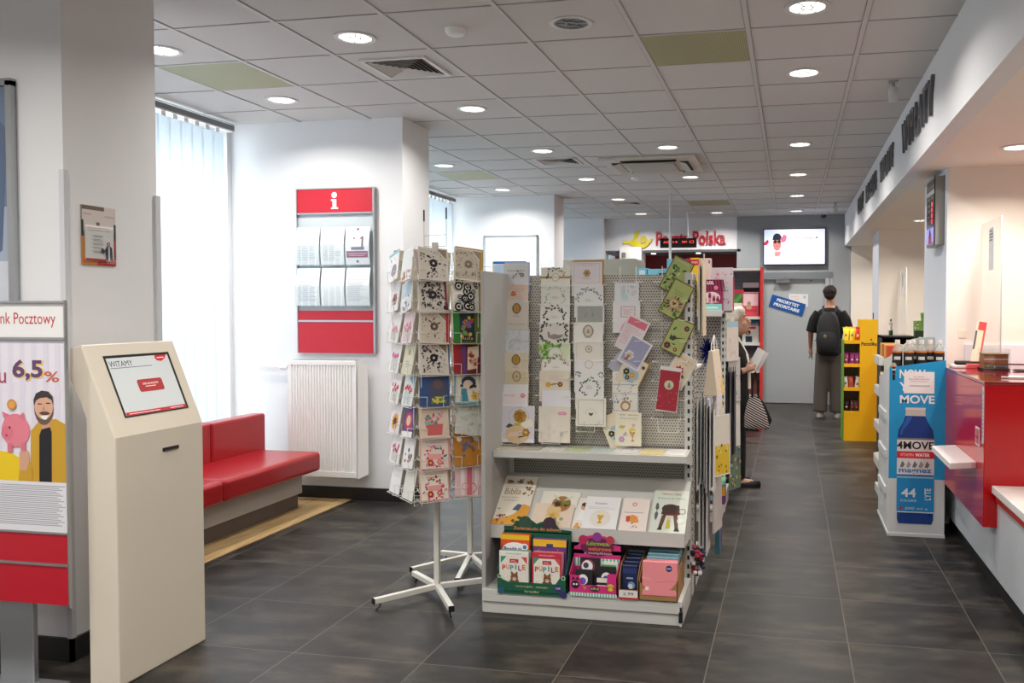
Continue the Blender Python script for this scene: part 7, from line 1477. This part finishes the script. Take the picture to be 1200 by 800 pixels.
# ================================================================= GIFT BAGS ON THE SHELVING ENDS
def gift_bag(x, y, z0, w, h, d, c, lab, handles=True, rz=0, des=None, group='gift bags hung on the end of the card shelving', tilt=0):
    r = empty('gift_bag', (x, y, z0+h), R_(rz), lab, 'gift bag', group); m = MB()
    pm = P(*c); m.prism([(-d/2, -h), (d/2, -h), (d*.12, 0), (-d*.12, 0)], -w/2, w/2, pm, 'y')
    m.T = Matrix(); p = Pr(m, (d*.12+.0002, -w/2, -h+0.0), (0, 1, 0), (0, 0, 1), w, h)
    m2 = MB()
    if des: pp = Pr(m, (d/2+.0004, -w/2, -h), (0, 1, 0), (-(d/2-d*.12)/h, 0, 1), w, h); des(pp, random.Random(4))
    m.build('bag_body', r)
    if handles:
        q = MB()
        for sx in (-1, 1): q.tube([(sx*d*.1, -w*.22, -.01), (sx*d*.08, -w*.2, h*.16), (0, 0, h*.34), (sx*d*.08, w*.2, h*.16), (sx*d*.1, w*.22, -.01)], .003, WHITE, 6)
        q.build('handle', r)
    else:
        MB().box(-.002, .002, -.02, .02, -.005, .035, pm).build('hang_tab', r)
    return r
def d_gold(p, rn): p.poly([(.62, 0), (1, 0), (1, .5), (.8, .3)], (226, 190, 80)); p.dots(.5, .1, 1, .6, 10, [(214, 170, 60), (240, 226, 190)], .02, .05, rn)
def d_child(p, rn): p.r(0, 0, 1, .5, (222, 190, 50)); p.dots(.1, .05, .9, .5, 14, [(190, 130, 40), (226, 210, 120), (150, 100, 50)], .04, .09, rn); p.fr(0, 0, 1, 1, .05, (236, 234, 226))
gift_bag(-.405, 4.68, 1.055, .20, .235, .075, (222, 206, 184), 'cream paper gift bag with white cord handles, hung in the aisle', True, -6, d_gold)
gift_bag(-.455, 4.62, 1.37, .18, .40, .010, (206, 190, 166), 'tall beige bag hanging flat at the top of the shelving end', False, 0)
gift_bag(-.470, 4.57, 1.40, .16, .34, .008, (196, 194, 188), 'grey-white flat bag behind the tall beige one', False, 0)
gift_bag(-.40, 4.86, .86, .22, .30, .03, (222, 222, 226), 'glossy white gift bag under the cream one', True, -4, d_gold)
for i in range(9):
    zt = (1.02, 1.03, 1.0, .99, 1.0, .98, .62, .60, .58)[i]; x = -.478+.014*(i % 6)+.002*i
    gift_bag(x, 4.60+.035*(i % 3), zt-(.44 if i < 6 else .38), .17+.01*(i % 3), .44 if i < 6 else .38, .008, ((206, 206, 204), (186, 188, 190), (214, 206, 196), (160, 162, 166), (196, 198, 200), (220, 216, 210), (214, 210, 206), (176, 180, 184), (206, 200, 196))[i], 'flat pale gift bag in the '+('upper' if i < 6 else 'lower')+' bundle hanging edge-on from the shelving end', False, 0, None, 'flat gift bags hung edge-on, '+('upper' if i < 6 else 'lower')+' bundle')
gift_bag(-.365, 4.70, .61, .15, .33, .012, (226, 222, 210), 'white bag with a yellow lower half, tilted out into the aisle', False, -30, d_child)
gift_bag(-.39, 4.74, .30, .17, .32, .012, (196, 190, 186), 'low pale bag hanging near the shelving foot', False, -10)
gift_bag(-.40, 4.95, .13, .16, .38, .03, (60, 110, 126), 'teal and purple bag low behind the pale ones', False, 0, lambda p, rn: p.r(.5, 0, 1, 1, (110, 60, 120)))
G2 = 'gift bags hung on the end of the second shelving'
gift_bag(-.435, 6.62, 1.12, .20, .30, .012, (226, 216, 206), 'white decorated card bag with a pale blue top beside the white-haired person', False, -22, lambda p, rn: (p.r(0, .85, 1, 1, (170, 206, 220)), p.dots(.2, .1, .8, .8, 14, [(206, 190, 180), (226, 206, 200)], .04, .09, rn)), G2)
gift_bag(-.425, 6.70, .80, .20, .34, .012, (206, 204, 200), 'grey printed bag below the white decorated one', False, -22, lambda p, rn: p.dots(.05, .05, .95, .95, 30, [(120, 120, 124), (160, 160, 160)], .02, .05, rn), G2)
gift_bag(-.425, 6.72, .45, .20, .36, .012, (222, 220, 214), 'white bag in the middle of the second shelving end', False, -22, None, G2)
gift_bag(-.42, 6.74, .12, .18, .36, .012, (110, 130, 110), 'colourful patterned bag near the floor on the second shelving end', False, -24, lambda p, rn: p.dots(.05, .05, .95, .95, 40, [(60, 80, 130), (206, 180, 80), (96, 130, 80), (210, 210, 200), (90, 70, 120)], .04, .1, rn), G2)
for i in range(5): gift_bag(-.462+.012*i, 6.55+.02*i, .42, .18, .62, .008, ((40, 40, 44), (52, 50, 56), (150, 150, 152), (30, 30, 34), (70, 72, 78))[i], 'dark flat bag hanging edge-on from the second shelving end', False, 0, None, 'dark flat bags on the second shelving end')
# ================================================================= PEOPLE
SK1 = mat((196, 150, 124), .55); SK2 = mat((190, 138, 112), .55)
def V3(*a): return Vector(a)
def hand(m, w, d, sk, side, curl=.5, sc=1.0, thumb=None):
    """w wrist, d unit direction of the palm; five separate fingers"""
    d = d.normalized(); f = thumb.normalized() if thumb else V3(0, -1, 0); lat = d.cross(f).normalized(); f = lat.cross(d).normalized()*(1 if True else 1)
    pe = w+d*.085*sc; m.tube([w, w+d*.03*sc, w+d*.06*sc, pe], [.022*sc, .030*sc, .034*sc, .026*sc], sk, 10)
    for i, L in enumerate((.068, .078, .073, .058)):
        b = pe+f*(.024-.016*i)*sc-d*.006*sc; inw = lat*side*curl
        p1 = b+(d+inw*.25).normalized()*L*.45*sc; p2 = p1+(d+inw*1.0).normalized()*L*.32*sc; p3 = p2+(d*.6+inw*1.6).normalized()*L*.25*sc
        m.tube([b, p1, p2, p3], [.0098*sc, .0092*sc, .0084*sc, .007*sc], sk, 8)
    b = w+d*.022*sc+f*.022*sc; p1 = b+(d*.6+f*.75).normalized()*.035*sc; p2 = p1+(d*.9+f*.25+lat*side*curl*.4).normalized()*.03*sc
    m.tube([b, p1, p2], [.012*sc, .0105*sc, .008*sc], sk, 8)
def limb(m, pts, rs, sk, n=14):
    P_ = []; R2 = []
    for i in range(len(pts)-1):
        for k in range(4): t = k/4; P_.append(pts[i].lerp(pts[i+1], t)); R2.append(rs[i]*(1-t)+rs[i+1]*t)
    P_.append(pts[-1]); R2.append(rs[-1]); m.tube(P_, R2, sk, n)
def head(m, c, s, sk, Q):
    """c centre of skull; faces local -y; Q = rotation of the head"""
    def e(p, r): m.ell(c+Q @ (Vector(p)*s), [k*s for k in r], sk, 20, 14, Q)
    e((0, .012, .025), (.076, .094, .088)); e((0, -.015, -.035), (.060, .072, .078)); e((0, -.045, -.085), (.034, .036, .026)); e((0, -.03, -.06), (.052, .05, .042))
    m.tube([c+Q @ (Vector((0, -.085, .015))*s), c+Q @ (Vector((0, -.100, -.015))*s), c+Q @ (Vector((0, -.112, -.035))*s)], [.009*s, .012*s, .015*s], sk, 10); e((0, -.098, -.042), (.018, .012, .009))
    e((0, -.074, .036), (.050, .016, .014)); e((0, -.088, -.066), (.022, .009, .006)); e((0, -.086, -.076), (.020, .009, .006))
    for sx in (-1, 1): e((sx*.038, -.056, -.028), (.022, .020, .024)); e((sx*.076, .010, -.010), (.008, .018, .030))
# ---- the man at the far door, seen from behind (faces local -y; turned to face the door)
s_ = .995
man = empty('person', (.535, 12.5, 0), R_(172), 'person in a black t-shirt and wide grey trousers standing with their back to the room', 'person')
m = MB(); sk = SK2
L = lambda *a: Vector(a)
limb(m, [L(.10, .0, .95), L(.115, -.01, .50), L(.12, .02, .10)], [.095, .062, .042], sk); limb(m, [L(-.09, .0, .95), L(-.10, -.02, .50), L(-.10, .01, .10)], [.095, .062, .042], sk)
for x, y in ((.12, .02), (-.10, .01)): m.ell((x, y-.06, .05), (.042, .11, .035), sk, 14, 8)
m.loft([((0, 0, .88), .12, .09), ((0, 0, 1.0), .135, .10), ((0, 0, 1.12), .14, .10), ((0, 0, 1.30), .165, .115), ((0, .0, 1.42), .175, .11), ((0, .01, 1.50), .13, .085), ((0, .015, 1.55), .065, .06)], sk, 20)
limb(m, [L(0, .015, 1.50), L(0, .0, 1.64)], [.062, .054], sk)
for sx, el, wr, dr in ((1, L(.26, .02, 1.20), L(.27, -.05, .96), L(0, -.1, -1)), (-1, L(-.26, .03, 1.20), L(-.25, -.06, .97), L(0, -.2, -1))):
    limb(m, [L(sx*.17, .01, 1.46), el, wr], [.055, .042, .027], sk); hand(m, wr, dr, sk, -sx, .6, 1.0, L(0, -1, 0))
head(m, L(0, -.01, 1.725), 1.0, sk, Matrix.Rotation(R_(-12), 3, 'Z') @ Matrix.Rotation(R_(6), 3, 'X'))
m.build('body', man, remesh=.0085, smooth_it=3)
hm_ = mat((38, 28, 24), .75, bump=.6); m = MB(); rn = random.Random(2)
m.ell((0, .012, 1.755), (.094, .110, .094), hm_, 20, 12); m.ell((0, .05, 1.715), (.080, .066, .075), hm_, 18, 10); m.ell((0, -.05, 1.80), (.07, .05, .042), hm_, 14, 8)
for i in range(60): a, b_ = rn.uniform(0, 6.28), rn.uniform(.0, 1); q = V3(.082*math.cos(a)*math.sqrt(1-b_*b_), .02+.095*math.sin(a)*math.sqrt(1-b_*b_), 1.755+.085*b_); m.ell(q, (.018, .018, .016), hm_, 8, 6)
m.build('hair', man, remesh=.008, smooth_it=2)
ts = mat((15, 15, 17), .85); m = MB()
m.loft([((0, .0, .86), .185, .135), ((0, 0, 1.0), .18, .13), ((0, 0, 1.15), .175, .128), ((0, 0, 1.32), .19, .13), ((0, .0, 1.43), .20, .12), ((0, .01, 1.50), .15, .095), ((0, .01, 1.54), .075, .068)], ts, 24)
for sx in (-1, 1): limb(m, [L(sx*.15, .01, 1.47), L(sx*.215, .015, 1.36), L(sx*.255, .02, 1.19)], [.068, .075, .078], ts)
m.build('t_shirt', man, remesh=.011, smooth_it=4)
tr = mat((92, 86, 80), .85); m = MB()
m.loft([((0, 0, .80), .16, .12), ((0, 0, .92), .175, .13), ((0, 0, 1.0), .16, .12)], tr, 22)
limb(m, [L(.09, 0, .90), L(.115, -.005, .50), L(.125, .01, .07)], [.105, .098, .100], tr); limb(m, [L(-.085, 0, .90), L(-.10, -.015, .50), L(-.105, .0, .07)], [.105, .098, .100], tr)
m.build('trousers', man, remesh=.012, smooth_it=4)
for x, y, a in ((.125, -.02, -6), (-.105, -.03, 8)):
    sh = MB(Matrix.Translation((x, y, 0)) @ Matrix.Rotation(R_(a), 4, 'Z')); sm = mat((206, 200, 194), .5); sh.loft([((0, -.03, .0), .050, .135), ((0, -.03, .028), .052, .138), ((0, -.025, .06), .046, .12), ((0, .0, .09), .042, .085), ((0, .02, .115), .04, .06)], sm, 20); sh.build('shoe', man)
ph = MB().box(-.004, .004, -.035, .035, -.07, .07, P(24, 22, 24)).build('mobile_phone'); Mm = Matrix.Translation((.535, 12.5, 0)) @ Matrix.Rotation(R_(172), 4, 'Z')
ph.matrix_world = Mm @ Matrix.Translation((.252, -.080, .875)) @ Matrix.Rotation(R_(20), 4, 'X'); tag(ph, 'dark phone in the hand of the person by the door', 'phone')
bpk = empty('backpack', (.535, 12.5, 1.2), R_(172), 'black backpack worn by the person in the black t-shirt', 'backpack'); bm_ = mat((26, 28, 30), .7, bump=.3); m = MB()
m.loft([((0, .20, -.32), .12, .06, .7), ((0, .21, -.28), .155, .095, .7), ((0, .215, -.1), .165, .105, .7), ((0, .205, .10), .15, .095, .75), ((0, .19, .22), .115, .075, .8), ((0, .175, .28), .05, .04)], bm_, 24); m.build('bag_body', bpk)
m = MB(); m.loft([((0, .30, -.27), .10, .03, .7), ((0, .315, -.22), .12, .042, .7), ((0, .315, -.06), .12, .04, .7), ((0, .30, -.0), .09, .025, .8)], bm_, 20); m.build('front_pocket', bpk)
for sx in (-1, 1): m = MB(); m.tube([(sx*.07, .14, .24), (sx*.09, .02, .345), (sx*.10, -.09, .30), (sx*.12, -.15, .12), (sx*.15, -.10, -.08), (sx*.14, .10, -.2)], .018, bm_, 8); m.build('strap', bpk)
MB().tube([(-.02, .18, .27), (-.015, .19, .31), (.015, .19, .31), (.02, .18, .27)], .006, bm_, 6).build('grab_handle', bpk)
MB().ell((.03, .355, -.06), (.022, .008, .026), mat((120, 130, 96), .5), 12, 8).build('badge', bpk)
# ---- the woman in profile (local -y is her front; turned to face +X)
wom = empty('person', (-.50, 7.5, 0), R_(90), 'white-haired person in black reading a paper between the shelvings, looking up', 'person')
k_ = .875; m = MB(); sk = SK1
def K(x, y, z): return Vector((x*k_, y*k_, z*k_))
limb(m, [K(.09, .0, .90), K(.09, .01, .48), K(.09, .03, .10)], [.085, .055, .036], sk); limb(m, [K(-.09, -.03, .90), K(-.09, -.06, .48), K(-.09, -.07, .10)], [.085, .055, .036], sk)
m.ell(K(.09, -.03, .045), (.034, .095, .03), sk, 14, 8); m.ell(K(-.09, -.14, .045), (.034, .095, .03), sk, 14, 8)
m.loft([(K(0, 0, .86), .14, .11), (K(0, 0, .98), .15, .115), (K(0, -.01, 1.12), .135, .10), (K(0, -.01, 1.27), .15, .115), (K(0, .0, 1.38), .15, .09), (K(0, .02, 1.44), .06, .055)], sk, 20)
limb(m, [K(0, .01, 1.40), K(0, -.035, 1.55)], [.050, .047], sk)
# near arm (local -x is towards the camera): forearm raised, holding the paper
limb(m, [K(-.16, .0, 1.36), K(-.19, -.02, 1.10), K(-.16, -.14, 1.14)], [.048, .040, .026], sk); hand(m, K(-.16, -.14, 1.14), V3(.05, -1, .35), sk, -1, .9, .92, V3(0, .2, 1))
limb(m, [K(.16, .0, 1.36), K(.19, -.02, 1.10), K(.13, -.15, 1.17)], [.048, .040, .026], sk); hand(m, K(.13, -.15, 1.17), V3(-.05, -1, .3), sk, 1, .8, .92, V3(0, .2, 1))
HQ = Matrix.Rotation(R_(-16), 3, 'X'); hc = K(0, -.045, 1.60); head(m, hc, 1.05, sk, HQ)
m.build('body', wom, remesh=.006, smooth_it=7)
m = MB()
for sx in (-1, 1): m.ell(hc+HQ @ (V3(sx*.030, -.072, .008)*1.13), (.011, .006, .006), P(226, 220, 214), 10, 6); m.ell(hc+HQ @ (V3(sx*.030, -.077, .008)*1.13), (.005, .003, .005), P(60, 50, 44), 8, 6); m.tube([hc+HQ @ (V3(sx*.016, -.085, .032)*1.13), hc+HQ @ (V3(sx*.045, -.072, .034)*1.13)], .003, P(170, 150, 136), 5)
m.build('eyes', wom); m = MB(); m.tube([hc+HQ @ (V3(-.02, -.086, -.066)*1.12), hc+HQ @ (V3(0, -.092, -.065)*1.12), hc+HQ @ (V3(.02, -.086, -.066)*1.12)], .0045, P(176, 96, 88), 6); m.build('lips', wom)
MB().ell(hc+HQ @ (V3(-.078, .012, -.045)*1.1), (.004, .004, .006), CHROME, 8, 6).build('earring', wom)
hw_ = mat((226, 220, 206), .8, bump=.5); m = MB(); rn = random.Random(8)
def he(p, r): m.ell(hc+HQ @ (V3(*p)*1.12), [k*1.12 for k in r], hw_, 18, 12, HQ)
he((0, .028, .040), (.084, .092, .082)); he((0, .065, .0), (.074, .052, .072)); he((0, -.035, .082), (.066, .050, .032)); he((0, -.068, .068), (.046, .020, .020))
for sx in (-1, 1): he((sx*.068, .042, -.005), (.018, .042, .045)); he((sx*.070, .0, .035), (.014, .03, .022))
for i in range(70): a, b_ = rn.uniform(0, 6.28), rn.uniform(-.2, 1); q = math.sqrt(1-b_*b_); he((.080*math.cos(a)*q, .032+.086*math.sin(a)*q, .042+.078*b_), (.014, .018, .013)) if .032+.086*math.sin(a)*q > -.045 or b_ > .6 else None
he((0, -.050, .072), (.064, .040, .040)); m.build('hair', wom, remesh=.0075, smooth_it=2)
bl_ = mat((16, 15, 17), .9); m = MB()
m.loft([(K(0, .02, .62), .20, .16), (K(0, .01, .80), .205, .165), (K(0, .0, 1.0), .185, .150), (K(0, -.01, 1.18), .175, .142), (K(0, .0, 1.31), .175, .128), (K(0, .015, 1.40), .14, .095), (K(0, .03, 1.45), .075, .06)], bl_, 24)
limb(m, [K(-.15, .0, 1.37), K(-.20, -.01, 1.10), K(-.17, -.11, 1.12)], [.060, .056, .044], bl_); limb(m, [K(.15, .0, 1.37), K(.20, -.01, 1.10), K(.145, -.12, 1.15)], [.060, .056, .044], bl_)
m.build('cardigan', wom, remesh=.010, smooth_it=3)
m = MB(); bw = mat((226, 220, 214), .8); m.loft([(K(0, -.060, .95), .08, .115), (K(0, -.065, 1.15), .085, .105), (K(0, -.058, 1.28), .075, .095), (K(0, -.03, 1.38), .055, .075), (K(0, -.012, 1.455), .05, .055)], bw, 20); m.build('blouse', wom)
m = MB(); limb(m, [K(.09, .01, .88), K(.09, .02, .48), K(.09, .03, .075)], [.100, .088, .072], bl_); limb(m, [K(-.09, -.02, .88), K(-.09, -.05, .48), K(-.09, -.065, .085)], [.100, .088, .072], bl_); m.loft([(K(0, 0, .80), .155, .125), (K(0, 0, .95), .15, .12)], bl_, 20); m.build('trousers', wom, remesh=.010, smooth_it=3)
for x, y in ((.09, -.035), (-.09, -.145)):
    c = K(x, y, 0); sh = MB(); sh.loft([((c.x, c.y-.01, .0), .036, .118), ((c.x, c.y-.01, .02), .038, .120), ((c.x, c.y-.02, .042), .032, .108), ((c.x, c.y-.06, .055), .022, .06)], mat((24, 22, 24), .4), 20); sh.build('shoe', wom)
WM = Matrix.Translation((-.50, 7.5, 0)) @ Matrix.Rotation(R_(90), 4, 'Z')
m = MB(); m.box(-.055, .055, -.0006, .0006, 0, .18, P(236, 234, 230)); m.add([(-.055, -.0006, 0), (-.055, -.0006, .18), (-.07, -.03, .18), (-.07, -.03, 0)], [(0, 1, 2, 3), (3, 2, 1, 0)], P(226, 224, 222)); p = Pr(m, (-.055, -.0007, 0), (1, 0, 0), (0, 0, 1), .11, .18); p.lines(.1, .9, .9, 10, .08, (150, 150, 156), .3)
o = m.build('folded_paper'); o.matrix_world = WM @ Matrix.Translation(K(-.12, -.20, 1.16)) @ Matrix.Rotation(R_(28), 4, 'X') @ Matrix.Rotation(R_(40), 4, 'Z'); tag(o, 'white folded paper held up by the white-haired person', 'paper')
# striped shoulder bag hanging from the forearm
bag = empty('tote_bag', (-.285, 7.32, .70), R_(8), 'black bag with white and red diagonal stripes hanging from the forearm of the white-haired person', 'handbag')
bkm, nt, bb, N, L_ = nodes('striped_bag'); tc = N('ShaderNodeTexCoord'); mp = N('ShaderNodeMapping'); mp.inputs['Rotation'].default_value = (0, R_(-28), 0); L_(tc.outputs['Object'], mp.inputs[0]); sp = N('ShaderNodeSeparateXYZ'); L_(mp.outputs[0], sp.inputs[0])
md = N('ShaderNodeMath', operation='PINGPONG', in_1=.009); L_(sp.outputs[2], md.inputs[0]); gt = N('ShaderNodeMath', operation='GREATER_THAN', in_1=.0052); L_(md.outputs[0], gt.inputs[0]); mx = N('ShaderNodeMix', data_type='RGBA'); mx.inputs[6].default_value = lin((22, 20, 22)); mx.inputs[7].default_value = lin((206, 196, 190)); L_(gt.outputs[0], mx.inputs[0]); L_(mx.outputs[2], bb.inputs['Base Color']); bb.inputs['Roughness'].default_value = .8
m = MB(); m.loft([((.01, 0, -.19), .085, .035, .7), ((.01, 0, -.17), .105, .05, .7), ((.0, 0, -.08), .095, .055, .7), ((-.01, 0, .02), .065, .035, .8), ((-.01, 0, .09), .035, .02)], bkm, 24); m.build('bag_body', bag)
m = MB(); m.loft([((.02, .03, -.19), .09, .03, .7), ((.03, .03, -.12), .11, .045, .7), ((.01, .03, .0), .08, .03, .7), ((-.005, .02, .09), .035, .02)], bl_, 20); m.build('back_panel', bag)
for sy in (-.02, .02): MB().tube([(-.03, sy, .07), (-.025, sy+.02, .22), (.0, sy+.03, .285), (.02, sy+.02, .22), (.02, sy, .07)], .009, bl_, 6).build('handle', bag)
# ================================================================= LIGHT AND RENDER SETTINGS
w = bpy.data.worlds.new('world'); scn.world = w; w.use_nodes = True
bg = w.node_tree.nodes['Background']; bg.inputs[0].default_value = (.87, .94, 1.0, 1); bg.inputs[1].default_value = WORLD
scn.view_settings.view_transform = 'Standard'; scn.view_settings.look = 'None'; scn.view_settings.gamma = 1; scn.view_settings.use_curve_mapping = False
scn.view_settings.exposure = EXPO
scn.cycles.use_denoising = True; scn.cycles.max_bounces = 8; scn.cycles.diffuse_bounces = 5; scn.cycles.transparent_max_bounces = 12; scn.cycles.sample_clamp_indirect = 6
scn.cycles.caustics_reflective = False; scn.cycles.caustics_refractive = False
